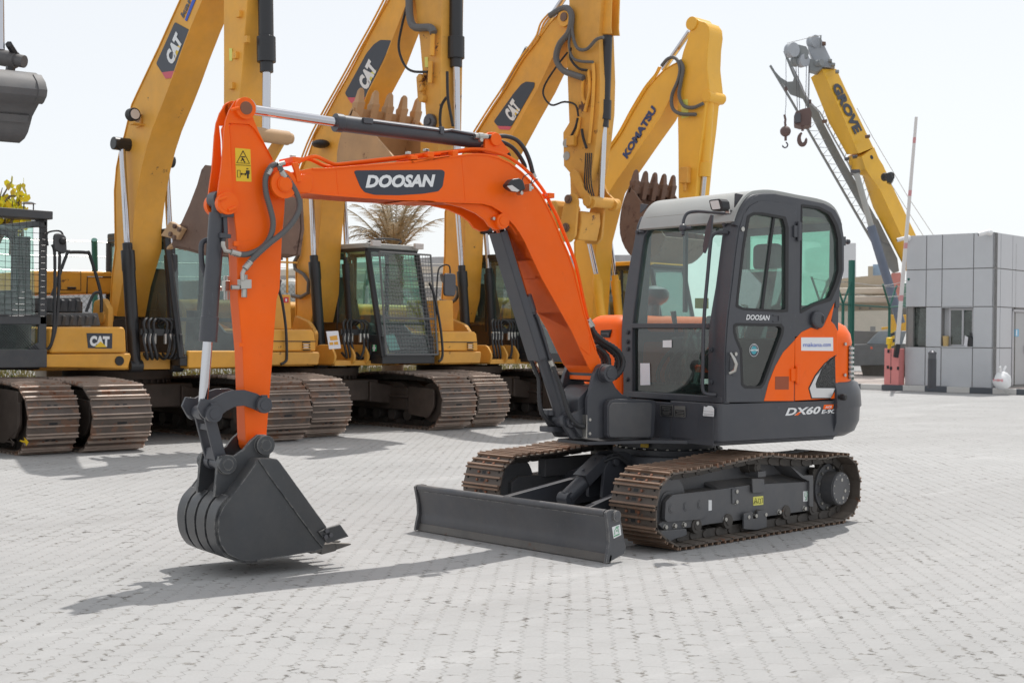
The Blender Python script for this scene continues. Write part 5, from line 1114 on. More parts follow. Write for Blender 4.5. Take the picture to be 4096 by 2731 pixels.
def bigboom(root, mk, xs, top, bot, name='boom', mat=CATY, w=.4, parts=True):
    """outline traced on the machine's right face x = xs; the box is w wide"""
    g = mk(); g.slabX(top+list(reversed(bot)), xs, xs-w); b = g.build(name, mat, root, bev=.01)
    g = mk(); g.strip(top, lambda y, z: (xs+.012, y, z), lambda y, z: (xs-w-.012, y, z), .015); g.strip(bot, lambda y, z: (xs+.012, y, z), lambda y, z: (xs-w-.012, y, z), -.015); g.build('edge_flange', mat, b)
    return b
def bcyl(root, mk, crops, x, rod_top, joint, foot, rr=.042, rb=.082, mat=BLACKM, name='boom_cylinder', boss=True, M=None):
    a, b, c = [V((x,)+tuple(wx([p[:2]], x, p[2])[0])) for p in (rod_top, joint, foot)]
    L = (c-b).length; g = mk(); g.lathe(b, c, [(0, rr), (0, rb*.78), (.10, rb*.78), (.10, rb*1.1), (.36, rb*1.1), (.38, rb), (L, rb)], 22); g.cyl((x-.09, c.y, c.z), (x+.09, c.y, c.z), rb, 18)
    o = g.build(name, mat, root, bev=.004); g = mk(); g.cyl(a, b+(c-b)*.05, rr, 18); g.build('piston_rod', CHROME, o)
    if boss: g = mk(); g.cyl((x-.11, a.y, a.z), (x+.13, a.y, a.z), rb*1.05, 20); g.build('rod_eye', mat, o, bev=.01)
    return o
def hoses(root, mk, cx, y, z0, z1, n=4):
    for s in (-1, 1):
        for k in range(n//2):
            x = cx+s*(.08+.07*k); g = mk(); j = random.uniform(-.02, .02)
            g.tube(smooth([(x, y, z1+j), (x+s*.04, y+.03, (z0+z1)/2+.1), (x+s*.02, y+.06, z0+.12), (x-s*.03, y+.02, z0+j), (x-s*.05, y-.12, z0+.08)], 6), .02, 8); h_ = g.build('hydraulic_hose', BLACKM, root)
            g = mk(); g.cyl((x, y, z1-.13), (x, y, z1), .026, 8); g.build('hose_fitting', STEEL, h_)
            g = mk(); g.tube(smooth([(x, y, z1), (x+s*.02, y, z1+.14), (x-s*.06, y-.05, z1+.20), (x-s*.12, y-.15, z1+.12)], 5), .018, 8); g.build('hose_loop', BLACKM, h_)
    g = mk(); g.box((cx, y-.02, z1+.02), (.56, .03, .09)); g.build('hose_bracket', BLACKM, root, bev=.005)
def decal(mk, root, crop, poly, x, mat, name, off=.004, rnd=0):
    g = mk(); q = wx(poly, x, crop); q = rounded(q, rnd) if rnd else q; g.slabX(q, x-.002, x+off); return g.build(name, mat, root)
def dtext(root, loc, crop, body, p0, p1, ptop, x, mat, bold=.05, shear=0, name='lettering', ext=.006):
    a, b, c = [V((x,)+tuple(wx([p], x, crop)[0]))-V(loc) for p in (p0, p1, ptop)]; X = (b-a).normalized(); h = ((c-a)-X*(c-a).dot(X)).length
    return writing(body, a, b, h, (1,0,0), name, mat, root, bold, shear, ext)
def boom_badge(b, mk, loc, crop, poly, stripe, t0, t1, tt, tri, x, tcol):
    decal(mk, b, crop, poly, x, NAVY, 'brand_badge', .003, .03); decal(mk, b, crop, stripe, x, PINKR, 'red_stripe', .005)
    decal(mk, b, crop, tri, x, tcol, 'yellow_triangle', .006); dtext(b, loc, crop, 'CAT', t0, t1, tt, x, WHITE, .07, 0, 'badge_lettering', .008)
def arm_cyl(root, mk, xc, crop, top, joint, end, rb=.10, rr=.055, mat=NAVYP if 'NAVYP' in globals() else BLACKM):
    a, b, c = [V((xc,)+tuple(wx([p], xc, crop)[0])) for p in (top, joint, end)]
    if top[1] <= 0: a = b+(a-b).normalized()*((a-b).length+1.2)
    L = (b-a).length; g = mk(); g.lathe(a, b, [(0, rb*.9), (L-.42, rb*.9), (L-.42, rb*1.12), (L-.12, rb*1.12), (L-.12, rb*.8), (L, rb*.8)], 24); o = g.build('bucket_cylinder', mat, root, bev=.004)
    g = mk(); g.cyl(b-(b-a).normalized()*.05, c, rr, 18); g.build('piston_rod', CHROME, o); return o, c
def handrail(root, mk, pts, r=.02, mat=BLACKM, name='handrail'): g = mk(); g.tube(smooth(pts, 4), r, 8); return g.build(name, mat, root)

# ---------------- machine A: the one behind the orange arm
ta, ka = machine('excavator', 'yellow excavator with brown bucket and a square badge on its front box', -.9, 'big yellow excavators parked in a row behind')
la = V((-.9, -10.5, 0))
undercarriage(ta, ka, -.93, ((.73, -.05), (-1.68, -2.42)), -8.0)
top = wx([(728,1560),(725,1400),(722,1200),(735,1050),(760,930),(785,850),(830,660),(865,585),(905,500),(950,405),(1000,300),(1065,155),(1135,0),(1220,-190),(1330,-420),(1400,-520)], -.6, 'L')
bot = wx([(834,1560),(838,1400),(858,1220),(890,1050),(922,920),(960,800),(1040,600),(1085,480),(1130,350),(1200,165),(1270,0),(1350,-200),(1440,-420),(1480,-520)], -.6, 'L')
lo = wx([(727,600),(745,330)], -.6, 'M'); lo2 = wx([(772,600),(808,400)], -.6, 'M')
BA = bigboom(ta, ka, -.6, lo+top, lo2+bot)
boom_badge(BA, ka, la, 'L', [(1098,140),(1187,190),(1095,450),(1075,490),(1040,495),(980,400)], [(1016,456),(1100,445),(1080,490),(1040,495)], (1082,420), (1150,262), (1036,362), [(1098,385),(1100,300),(1140,278)], -.595, YELLST)
decal(ka, BA, 'L', [(1160,128),(1172,135),(1228,0),(1212,-12)], -.595, BLUEST, 'dealer_strip', .004); dtext(BA, la, 'L', 'kan', (1152,118), (1208,-14), (1134,92), -.595, DARKST, .03, 0, 'dealer_lettering')
bcyl(ta, ka, None, -.5, (765,905,'L'), (840,120,'M'), (890,930,'M')); bcyl(ta, ka, None, -1.1, (1040,1010,'L'), (1125,150,'M'), (1160,930,'M'))
hoses(ta, ka, -.8, -9.15, 1.08, 1.42, 6)
aP = wx([(1402,-200),(1402,0),(1403,400),(1402,700),(1408,860)], -.62, 'L'); aQ = wx([(1570,-200),(1550,0),(1522,400),(1495,700),(1480,860)], -.62, 'L')
g = ka(); g.slabX(aP+list(reversed(aQ)), -.62, -.98); AA = g.build('arm', CATY, ta, bev=.01)
decal(ka, AA, 'L', [(1438,305),(1457,305),(1457,382),(1440,384)], -.615, LIMEST, 'warning_sticker')
for p in ((1500,90),(1548,250),(1478,348),(1455,540)):
    y_, z_ = wx([p], -.6, 'L')[0]; g = ka(); g.box((-.60, y_, z_), (.05, .08, .08)); g.build('pipe_bracket', CATY, AA, bev=.005)
oc, ce = arm_cyl(ta, ka, -.8, 'L', (1665,-60), (1672,455), (1668,850), .10, .05, BLACKM)
g = ka(); g.cyl((-.50, ce.y, ce.z), (-1.12, ce.y, ce.z), .085, 22); g.cyl((-.46, ce.y, ce.z), (-.52, ce.y, ce.z), .06, 18); g.cyl((-1.10, ce.y, ce.z), (-1.17, ce.y, ce.z), .065, 18); g.build('link_pin', BUCKY, ta, bev=.01)
for x in (-.55, -1.05):
    g = ka(); g.slabX([(ce.y-.06, ce.z+.08), (ce.y+.08, ce.z), (ce.y-.02, ce.z-.10), (ce.y-.75, ce.z-.80), (ce.y-.85, ce.z-.72), (ce.y-.55, ce.z-.30)], x-.02, x+.02); g.build('side_link', CATY2, ta, bev=.01)
bk = wx([(1285,1035),(1320,1040),(1360,1060),(1385,1180),(1395,1400),(1370,1568),(1290,1590),(1160,1555),(1075,1540),(1100,1430),(1135,1400),(1185,1290),(1235,1160),(1262,1065)], -.25, 'L')
g = ka(); kk = len(bk)
g.strip([bk[i] for i in (6,5,4,3,2,1,0)], lambda y, z: (-.27, y, z), lambda y, z: (-1.35, y, z), .03); g.strip([bk[i] for i in (6,7,8)], lambda y, z: (-.27, y, z), lambda y, z: (-1.35, y, z), .03)
BKA = g.build('bucket', BRONZE, ta, bev=.006)
for x in (-.25, -1.37): g = ka(); g.slabX(bk, x, x-.04); g.build('side_wall', BRONZE, BKA, bev=.006)
g = ka(); g.slabX(wx([(1082,1390),(1165,1435),(1125,1505),(1024,1480)], -.22, 'L'), -.18, -.245); SCA = g.build('side_cutter', BUCKY, BKA, bev=.01)
g = ka()
for p in ((1112,1420),(1140,1440),(1085,1470),(1108,1490)): y_, z_ = wx([p], -.2, 'L')[0]; g.cyl((-.18, y_, z_), (-.15, y_, z_), .03, 8)
g.build('cutter_bolt', BRONZE, SCA)
for k in range(5):
    y_, z_ = bk[8]; x = -.33-.24*k; g = ka(); g.hexa([(x-.05, y_+.1, z_+.02), (x+.05, y_+.1, z_+.02), (x+.05, y_+.1, z_+.1), (x-.05, y_+.1, z_+.1), (x-.03, y_-.2, z_-.04), (x+.03, y_-.2, z_-.04), (x+.03, y_-.2, z_-.01), (x-.03, y_-.2, z_-.01)]); g.build('tooth', BUCKY, BKA, bev=.005)
y_, z_ = wx([(850,722)], -.5, 'L')[0]; g = ka(); g.cyl((-.46, y_+.06, z_), (-.46, y_-.06, z_), .085, 20); LA_ = g.build('boom_lamp', BLACK, BA, bev=.01); g = ka(); g.cyl((-.46, y_+.062, z_), (-.46, y_+.066, z_), .065, 18); g.build('lamp_lens', LENS, LA_); g = ka(); g.box((-.52, y_, z_-.12), (.16, .1, .02)); g.box((-.59, y_-.08, z_-.06), (.02, .14, .16)); g.build('lamp_bracket', CATY2, LA_)
# body of A
g = ka(); g.bx(.88, -2.05, -9.25, -13.2, .95, 1.17); g.bx(-.25, -1.35, -9.28, -9.9, .97, 1.05); DA = g.build('deck', CATY2, ta, bev=.015)
wbox(ka, ta, 'deck_beam', CATY, 'M', [(300,852),(862,848),(868,868),(846,948),(278,940)], -9.0, .8, .02)
BXA = wbox(ka, ta, 'tool_box', CATY, 'M', [(330,676),(430,672),(824,672),(832,700),(838,846),(330,848)], -9.0, 1.4, .035)
q = wy([(572,713),(742,715),(740,815),(582,812)], -8.995, 'M'); g = ka(); g.slabY(q, -9.0, -8.995); g.build('brand_badge', NAVY, BXA)
p0, p1 = wy([(592,800),(722,803)], -8.99, 'M'); tp = wy([(596,730)], -8.99, 'M')[0]
writing('CAT', V((p0[0], -8.992, p0[1]))-la, V((p1[0], -8.992, p1[1]))-la, tp[1]-p0[1], NY, 'badge_lettering', WHITE, BXA, .07)
g = ka(); g.slabY(wy([(625,806),(705,806),(664,768)], -8.99, 'M'), -8.99, -8.985); g.build('yellow_triangle', YELLST, BXA)
g = ka(); y_, z_ = 0, 0; x_, z_ = wy([(787,896)], -9.0, 'M')[0]; g.cyl((x_, -9.0, z_), (x_, -8.985, z_), .06, 24); g.build('deck_cap', BLACK, ta)
def ribbed(mk, root, crop, pts, yf, dep, n):
    o = wbox(mk, root, 'step_box', DARKST2, crop, pts, yf, dep, .02); q = wy(pts, yf, crop); xa, xb = q[0][0], q[1][0]; z1, z0 = q[0][1], q[2][1]; g = mk()
    for i in range(n): x = xa+(xb-xa)*(i+.5)/n; g.hexa([(x-.02, yf+.001, z0), (x+.03, yf+.001, z0), (x+.03, yf-.05, z0), (x-.02, yf-.05, z0), (x-.015, yf+.05, z1-.04), (x+.02, yf+.05, z1-.04), (x+.02, yf-.05, z1), (x-.015, yf-.05, z1)])
    g.build('rib', DARKST2, o, bev=.006)
DARKST2 = paint('grey_plastic_step', (.085, .09, .10), .6, .6)
ribbed(ka, ta, 'M', [(340,580),(650,580),(668,668),(340,668)], -9.3, .9, 6); ribbed(ka, ta, 'M', [(335,476),(535,476),(548,576),(335,576)], -9.75, .8, 4)
g = ka(); g.bx(1.0, -.35, -10.4, -13.0, 1.17, 1.85); g.build('engine_bay', UNDER, ta, bev=.02)
HA = wbox(ka, ta, 'engine_hood', CATY, 'M', [(300,300),(745,308),(735,455),(300,455)], -10.6, 2.0, .03)
g = ka(); q = wy([(400,306),(535,306),(535,432),(402,428)], -10.59, 'M'); g.tube([(x, -10.595, z) for x, z in q+q[:1]], .006, 4); q = wy([(745,345),(578,342),(575,455)], -10.59, 'M'); g.tube([(x, -10.595, z) for x, z in q], .009, 4); g.build('hood_seam', BLACK, HA)
g = ka(); x_, z_ = wy([(474,416)], -10.58, 'M')[0]; g.box((x_, -10.58, z_), (.12, .03, .03)); g.build('hood_latch', BLACK, HA, bev=.005)
g = ka(); x_, z_ = wy([(728,610)], -9.6, 'M')[0]; g.slabX(rounded([(-10.0, 1.15), (-9.5, 1.15), (-9.45, z_+.1), (-9.6, z_+.25), (-9.85, z_+.22)], .05), -.30, -.22); g.cyl((-.20, -9.62, z_), (-.35, -9.62, z_), .09, 18); g.slabX(rounded([(-10.0, 1.15), (-9.5, 1.15), (-9.45, z_+.1), (-9.6, z_+.25), (-9.85, z_+.22)], .05), -1.38, -1.30); g.build('boom_foot_bracket', CATY2, ta, bev=.015)
handrail(ta, ka, [(x, -9.5, z) for x, z in wy([(545,1390),(700,955),(732,938),(905,942),(940,975),(1050,1350),(1058,1568)], -9.5, 'S')], .022)
handrail(ta, ka, [(x, -9.5, z) for x, z in wy([(900,1560),(975,1380),(1045,1358)], -9.5, 'S')], .02)
cabin(ta, ka, 3.42, guard=False)
g = ka(); g.bx(-1.12, -2.35, -8.97, -9.4, .97, 1.20); g.build('cab_sill', CATY, ta, bev=.02)

# ---------------- machine B
GRP = 'big yellow excavators parked in a row behind'
tb, kb = machine('excavator', 'yellow excavator with barred cab, tan bucket curled up and white sheet on its hoses', -4.2, GRP); lb = V((-4.2, -10.5, 0))
undercarriage(tb, kb, -4.22, ((-2.66, -3.34), (-5.04, -5.74)), -8.32)
def rear_house(root, mk, dx, mat=CATY):
    g = mk(); g.bx(-2.55+dx, -5.5+dx, -9.9, -13.2, .95, 1.15); g.bx(-3.75+dx, -4.65+dx, -9.28, -9.9, .97, 1.05); g.build('deck', CATY2, root, bev=.015)
    g = mk(); g.bx(-2.6+dx, -3.6+dx, -10.6, -13.2, 1.1, 1.75); rbox(g, -5.4+dx, -2.6+dx, -13.5, -11.3, 1.1, 1.95, .12); g.build('engine_house', mat, root, ang=50)
    for x in (-3.72, -4.62):
        g = mk(); g.slabX(rounded([(-10.4, 1.1), (-9.72, 1.1), (-9.68, 1.45), (-9.85, 1.62), (-10.2, 1.72)], .06), x+dx-.04, x+dx+.04); g.build('boom_foot_bracket', CATY2, root, bev=.015)
    for x in (-3.72, -4.08, -4.34, -4.74):
        g = mk(); g.slabX(rounded([(-9.95, .99), (-9.25, .99), (-9.20, 1.12), (-9.32, 1.28), (-9.6, 1.28), (-9.9, 1.15)], .06), x+dx-.02, x+dx+.02); g.build('cylinder_foot', CATY2, root, bev=.008)
def tool_side(root, mk, dx, lamp=True):
    q = [(x+dx, z) for x, z in wy([(-60,815),(262,815),(275,835),(283,893),(288,968),(-60,968)], -9.1, 'H')]; g = mk(); g.slabY(q, -9.1, -10.3); T_ = g.build('tool_box', CATY, root, bev=.03)
    q = [(x+dx, z) for x, z in wy([(-60,972),(300,972),(302,1000),(292,1060),(-60,1066)], -9.1, 'H')]; g = mk(); g.slabY(q, -9.06, -10.3); g.build('deck_beam', CATY2, root, bev=.02)
    q = [(x+dx, z) for x, z in wy([(-60,893),(283,893)], -9.1, 'H')]; g = mk(); g.bx(q[0][0], q[1][0], -9.092, -9.10, q[0][1]-.012, q[0][1]+.0); g.build('box_seam', BLACK, T_)
    q = [(x+dx, z) for x, z in wy([(190,900),(245,900),(245,960),(192,960)], -9.1, 'H')]; g = mk(); g.slabY(q, -9.095, -9.10); g.build('lamp_recess', BLACK, T_)
    q = [(x+dx, z) for x, z in wy([(195,912),(228,912),(228,952),(196,952)], -9.1, 'H')]; g = mk(); g.slabY(rounded(q, .02), -9.08, -9.10); g.build('box_lamp', LENS, T_)
    g = mk()
    for k in range(3):
        (x0_, z0_), (x1_, z1_) = wy([(192,912+18*k),(245,914+18*k)], -9.08, 'H'); g.bx(x0_+dx, x1_+dx, -9.07, -9.085, z0_-.008, z0_+.008)
    g.build('lamp_grille', CATY, T_)
    # box behind with red sign and handrail
    q = [(x+dx, z) for x, z in wy([(-20,572),(110,572),(118,815),(-20,815)], -9.6, 'H')]; g = mk(); g.slabY(q, -9.6, -10.4); B_ = g.build('side_box', CATY, root, bev=.02)
    return B_
rear_house(tb, kb, 0); SB = tool_side(tb, kb, 0)
q = wy([(62,590),(95,590),(95,628),(62,628)], -9.59, 'H'); g = kb(); g.slabY(q, -9.59, -9.6); g.build('extinguisher_sign', REDST, SB)
q = wy([(72,600),(84,600),(84,620),(74,620)], -9.585, 'H'); g = kb(); g.slabY(q, -9.585, -9.59); g.build('sign_symbol', WHITE, SB)
for x in (25, 85): handrail(tb, kb, [(x_, -9.9, z_) for x_, z_ in wy([(x,560),(x,300),(x,165)], -9.9, 'H')], .018, CATY)
for yy in (180, 225, 345): handrail(tb, kb, [(x_, -9.9, z_) for x_, z_ in wy([(-30,yy-4),(25,yy),(155,yy+5)], -9.9, 'H')], .014, CATY)
handrail(tb, kb, [(x_, -9.05, z_) for x_, z_ in wy([(38,470),(28,540),(50,620),(75,800),(82,1000),(70,1040),(40,1056)], -9.05, 'H')], .02)
top = wx([(150,760),(150,600),(150,300),(165,130)], -4.0, 'H')+wx([(190,1180),(205,1140),(235,1090),(280,950),(370,790),(440,660),(510,540),(610,350),(700,180),(800,0),(900,-180),(1000,-380)], -4.0, 'N')
bot = wx([(250,760),(290,560),(300,300),(315,100)], -4.0, 'H')+wx([(335,1350),(380,1250),(430,1130),(520,950),(590,800),(650,640),(760,430),(820,270),(925,0),(1000,-180),(1080,-380)], -4.0, 'N')
BB = bigboom(tb, kb, -4.0, top, bot)
boom_badge(BB, kb, lb, 'N', [(735,280),(808,283),(806,312),(630,680),(505,680),(488,650),(640,370),(690,310)], [(505,681),(630,681),(612,718),(532,720)], (640,642), (718,482), (578,572), [(652,602),(655,515),(708,488)], -3.995, LIMEST)
bcyl(tb, kb, None, -3.9, (250,-250,'H'), (270,300,'H'), (322,1045,'H')); bcyl(tb, kb, None, -4.5, (480,-120,'H'), (503,315,'H'), (547,1045,'H'))
hoses(tb, kb, -4.2, -9.35, 1.08, 1.45, 6)
g = kb(); q = wy([(357,828),(440,824),(460,946),(378,952)], -9.15, 'H'); g.slabY(q, -9.15, -9.153); PN = g.build('paper_sheet', PAPER, tb, sm=False)
for pts in ([(380,862),(432,855),(438,888),(386,892)], [(378,905),(404,902),(408,922),(382,924)], [(410,902),(438,898),(442,920),(414,922)]): g = kb(); g.slabY(wy(pts, -9.149, 'H'), -9.148, -9.15); g.build('printed_photo', CATY, PN, sm=False)
g = kb(); g.tube([(-3.95, y, z) for y, z in []] or [V((-3.95,)+p) for p in wx([(160,20),(168,180),(160,300),(135,345),(140,395),(200,430),(235,480),(230,560),(180,590),(120,580)], -3.95, 'H')], .03, 8); g.build('thick_hose', GREYHOSE, tb)
for off in (0, 9): handrail(BB, kb, [V((-3.98+.03*off/9,)+p) for p in wx([(150-off,1260),(195-off,1130),(262-off,960),(360-off,770),(500-off,520),(600-off,335),(700-off,155),(790-off,-20)], -3.98, 'N')], .014, CATY, 'boom_pipe')
g = kb(); q = V((-3.9,)+wx([(318,1003)], -3.9, 'N')[0]); g.ball(q, .13, 1, 1.2, .5); g.build('boom_lamp', BLACK, BB)
aP = wx([(950,-200),(975,0),(990,150),(1010,300),(1035,600),(1055,870),(1080,960)], -4.0, 'N'); aQ = wx([(1170,-200),(1165,0),(1160,300),(1155,600),(1150,900),(1160,960)], -4.0, 'N')
g = kb(); g.slabX(aP+list(reversed(aQ)), -4.0, -4.40); AB = g.build('arm', CATY2, tb, bev=.01)
decal(kb, AB, 'N', [(1044,400),(1066,398),(1068,470),(1046,472)], -3.995, LIMEST, 'warning_sticker')
g = kb(); g.slabX(wx([(1010,520),(990,540),(1000,690),(1040,720),(1030,520)], -3.97, 'N'), -3.95, -4.0); 
for p in ((1008,543),(1012,613),(1018,685)): y_, z_ = wx([p], -3.93, 'N')[0]; g.cyl((-3.92, y_, z_), (-4.0, y_, z_), .055, 14)
g.build('pipe_manifold', CATY2, AB, bev=.01)
g = kb(); g.tube(smooth([V((-3.93,)+p) for p in wx([(935,-30),(940,120),(975,190),(1080,195),(1105,230)], -3.93, 'N')], 6), .055, 10); g.build('thick_hose', GREYHOSE, AB)
g = kb(); g.tube(smooth([V((-3.92,)+p) for p in wx([(930,0),(885,180),(862,330),(900,450),(960,498),(1065,502)], -3.92, 'N')], 6), .018, 8); g.tube(smooth([V((-3.92,)+p) for p in wx([(1195,680),(1160,740),(1150,830),(1155,890)], -3.92, 'N')], 6), .02, 8); g.tube(smooth([V((-3.92,)+p) for p in wx([(1200,500),(1205,680),(1225,800),(1240,880)], -3.92, 'N')], 6), .02, 8); g.build('arm_hose', BLACK, AB)
for p, h in (((1100,240),.8), ((1085,430),.5)): a_, b__ = [V((-3.95,)+q) for q in wx([p, (p[0]-5, p[1]+150)], -3.95, 'N')]; g = kb(); g.cyl(a_, b__, .035, 10); g.build('arm_pipe', CATY, AB)
y_, z_ = wx([(1083,850)], -3.97, 'N')[0]; g = kb(); g.cyl((-3.93, y_, z_), (-4.0, y_, z_), .11, 20); g.cyl((-3.91, y_, z_), (-3.93, y_, z_), .05, 14); g.build('link_boss', DARKST, AB, bev=.01)
oc, ce = arm_cyl(tb, kb, -4.22, 'N', (1262,-60), (1262,470), (1268,1060), .105, .055, BLACKM)
BW0, BW1 = -3.55, -4.80
bp = [(-8.66,4.66),(-8.85,4.40),(-8.98,4.05),(-8.92,3.72),(-8.65,3.48),(-8.25,3.38),(-7.85,3.48),(-7.55,3.75)]
def curled_bucket(root, mk, mat, x0, x1, prof, teeth=5, tmat=None, close=True):
    P_ = [(p[0], p[2]) for p in smooth([(a, 0, b) for a, b in prof], 3)]
    g = mk(); g.strip(P_, lambda y, z: (x0, y, z), lambda y, z: (x1, y, z), -.03); b = g.build('bucket', mat, root, bev=.006)
    for x in (x0, x1): g = mk(); g.slabX(P_, x, x-.035 if x == x0 else x+.035); g.build('side_wall', mat, b, bev=.005)
    y0, z0 = prof[0]; dy, dz = prof[0][0]-prof[1][0], prof[0][1]-prof[1][1]; L = math.hypot(dy, dz); dy, dz = dy/L, dz/L
    g = mk(); g.hexa([(x0, y0-dy*.12, z0-dz*.12), (x1, y0-dy*.12, z0-dz*.12), (x1, y0+dy*.02, z0+dz*.02), (x0, y0+dy*.02, z0+dz*.02), (x0, y0-dy*.12+.05, z0-dz*.12), (x1, y0-dy*.12+.05, z0-dz*.12), (x1, y0+dy*.02+.03, z0+dz*.02), (x0, y0+dy*.02+.03, z0+dz*.02)]); g.build('cutting_lip', mat, b, bev=.005)
    for k in range(teeth):
        x = x0+(x1-x0)*(.07+.86*k/(teeth-1)); g = mk(); c = V((x, y0+.02, z0)); d = V((0, dy*.35, dz)).normalized()
        rings = [(-.22, .055, .045), (0, .065, .06), (.10, .07, .07), (.12, .055, .055), (.27, .045, .03), (.31, .022, .012)]
        vs = []
        for t_, w_, th in rings: q = c+d*t_; vs += [(q.x-w_, q.y-th, q.z), (q.x+w_, q.y-th, q.z), (q.x+w_, q.y+th, q.z), (q.x-w_, q.y+th, q.z)]
        n_ = len(rings); g.add(vs, [[i*4+j, i*4+(j+1) % 4, (i+1)*4+(j+1) % 4, (i+1)*4+j] for i in range(n_-1) for j in range(4)]+[[3,2,1,0], [(n_-1)*4+j for j in range(4)]]); g.build('tooth', tmat or mat, b, bev=.012)
    return b
curled_bucket(tb, kb, BUCKY, BW0, BW1, bp)
g = kb(); g.cyl((-3.9, -7.55, 3.72), (-4.55, -7.55, 3.72), .09, 20); g.bx(-4.05, -4.35, -7.75, -7.35, 3.7, 4.4); g.build('bucket_linkage', CATY2, tb, bev=.02)
CBB = cabin(tb, kb, 0, glassm=GLASSM); mirror(tb, kb, -5.48, -9.0, 2.25)
q = wy([(772,852),(840,845),(880,955),(810,962)], -9.06, 'H'); g = kb(); g.slabY(q, -9.09, -9.092); g.build('window_notice', flat('pale_blue_print', (.42,.60,.66), .5), CBB, sm=False)
g = kb(); q = wx([(680,922),(707,922),(707,965),(680,965)], -4.43, 'H'); g.slabX(q, -4.425, -4.43); FA = g.build('first_aid_sign', GREENST, CBB); g = kb(); yc, zc = sum(p[0] for p in q)/4, sum(p[1] for p in q)/4; g.bx(-4.418, -4.425, yc-.035, yc+.035, zc-.01, zc+.01); g.bx(-4.417, -4.424, yc-.012, yc+.012, zc-.05, zc+.05); g.build('white_cross', WHITE, FA)
handrail(tb, kb, [(x_, -8.95, z_) for x_, z_ in wy([(1075,490),(1110,580),(1150,780),(1168,960),(1160,1020),(1140,1036)], -8.95, 'H')], .02)

# ---------------- machine C
tc, kc = machine('excavator', 'yellow excavator whose arm ends in a worn coupler without any bucket', -7.4, GRP); lc = V((-7.4, -10.5, 0))
undercarriage(tc, kc, -7.35, ((-5.90, -6.58), (-8.15, -8.85)), -8.45)
rear_house(tc, kc, -3.18); tool_side(tc, kc, -3.18-.02)
top = wx([(1175,760),(1165,600),(1185,300),(1188,0)], -7.18, 'H')+wx([(-120,1080),(-60,930),(15,830),(60,750),(110,680),(200,550),(300,380),(400,250),(470,150),(520,100),(555,75)], -7.18, 'O')
bot = wx([(1260,760),(1300,600),(1320,300),(1330,0)], -7.18, 'H')+wx([(60,1180),(130,1040),(210,890),(300,720),(390,560),(480,370),(555,250),(600,160),(605,100)], -7.18, 'O')
BC_ = bigboom(tc, kc, -7.18, top, bot)
boom_badge(BC_, kc, lc, 'O', [(320,513),(375,518),(372,545),(230,793),(140,790),(118,762),(240,590),(290,530)], [(140,791),(230,794),(215,816),(155,812)], (238,772), (292,682), (184,705), [(240,752),(240,695),(284,682)], -7.175, YELLST)
y_, z_ = wx([(567,110)], -7.15, 'O')[0]; g = kc(); g.cyl((-7.12, y_, z_), (-7.66, y_, z_), .15, 26); g.build('arm_pivot', CATY, BC_, bev=.01); g = kc(); g.cyl((-7.10, y_, z_), (-7.13, y_, z_), .07, 20); g.build('pivot_pin', BRONZE, BC_)
for off in (0, 10): handrail(BC_, kc, [V((-7.16+.003*off,)+p) for p in wx([(10-off,830),(105-off,680),(195-off,545),(296-off,375),(395-off,245),(430-off,150),(480-off,90)], -7.16, 'O')], .016, CATY, 'boom_pipe')
g = kc(); a_, b__ = [V((-7.4,)+p) for p in wx([(170,640),(345,310)], -7.4, 'O')]; g.cyl(a_, b__, .09, 16); ac = g.build('arm_cylinder', BLACKM, tc, bev=.01); g = kc(); g.cyl(b__, V((-7.4,)+wx([(570,-30)], -7.4, 'O')[0]), .05, 14); g.build('piston_rod', CHROME, ac)
bcyl(tc, kc, None, -7.05, (1262,-160,'H'), (1300,370,'H'), (1340,1010,'H')); bcyl(tc, kc, None, -7.65, (1465,120,'H'), (1490,390,'H'), (1520,1035,'H'))
hoses(tc, kc, -7.38, -9.4, 1.05, 1.5, 8)
aP = wx([(585,-80),(590,20),(575,200),(580,500),(590,770),(552,832),(556,1040),(595,1085),(600,1240)], -7.2, 'O'); aQ = wx([(800,-80),(790,20),(775,200),(785,500),(780,700),(760,880),(735,1050),(690,1240)], -7.2, 'O')
g = kc(); g.slabX(aP+list(reversed(aQ)), -7.2, -7.56); AC = g.build('arm', CATY2, tc, bev=.01)
g = kc(); g.slabX(wx([(800,-60),(862,-60),(855,170),(860,215),(800,215),(790,170)], -7.3, 'O'), -7.28, -7.31); g.slabX(wx([(800,-60),(862,-60),(855,170),(860,215),(800,215),(790,170)], -7.3, 'O'), -7.46, -7.49); g.build('cylinder_lug', CATY, AC, bev=.01)
oc, ce = arm_cyl(tc, kc, -7.38, 'O', (828,225), (808,800), (788,1270), .095, .052, BLACKM)
g = kc(); g.cyl((-7.05, ce.y, ce.z), (-7.78, ce.y, ce.z), .085, 20); g.build('link_pin', CATY2, tc, bev=.01)
for x in (-7.12, -7.64): g = kc(); g.slabX(rounded(wx([(605,1090),(630,1062),(655,1080),(700,1190),(770,1260),(760,1300),(715,1312),(690,1260),(612,1120)], -7.15, 'O'), .03), x-.025, x+.025); g.build('side_link', CATY2, tc, bev=.01)
for x in (-7.0, -7.62):
    g = kc(); g.slabX(rounded(wx([(600,1215),(635,1218),(650,1260),(632,1480),(600,1520),(525,1515),(540,1400),(560,1290)], -7.0, 'O'), .04), x-.025, x+.025); c1 = g.build('coupler_plate', CATY2, tc, bev=.012)
    g = kc()
    for p in ((596,1250),(580,1428)): y_, z_ = wx([p], -7.0, 'O')[0]; g.cyl((x-.04, y_, z_), (x+.06, y_, z_), .07, 16); g.cyl((x+.06, y_, z_), (x+.09, y_, z_), .045, 6)
    g.build('coupler_pin', BRONZE, c1, bev=.005)
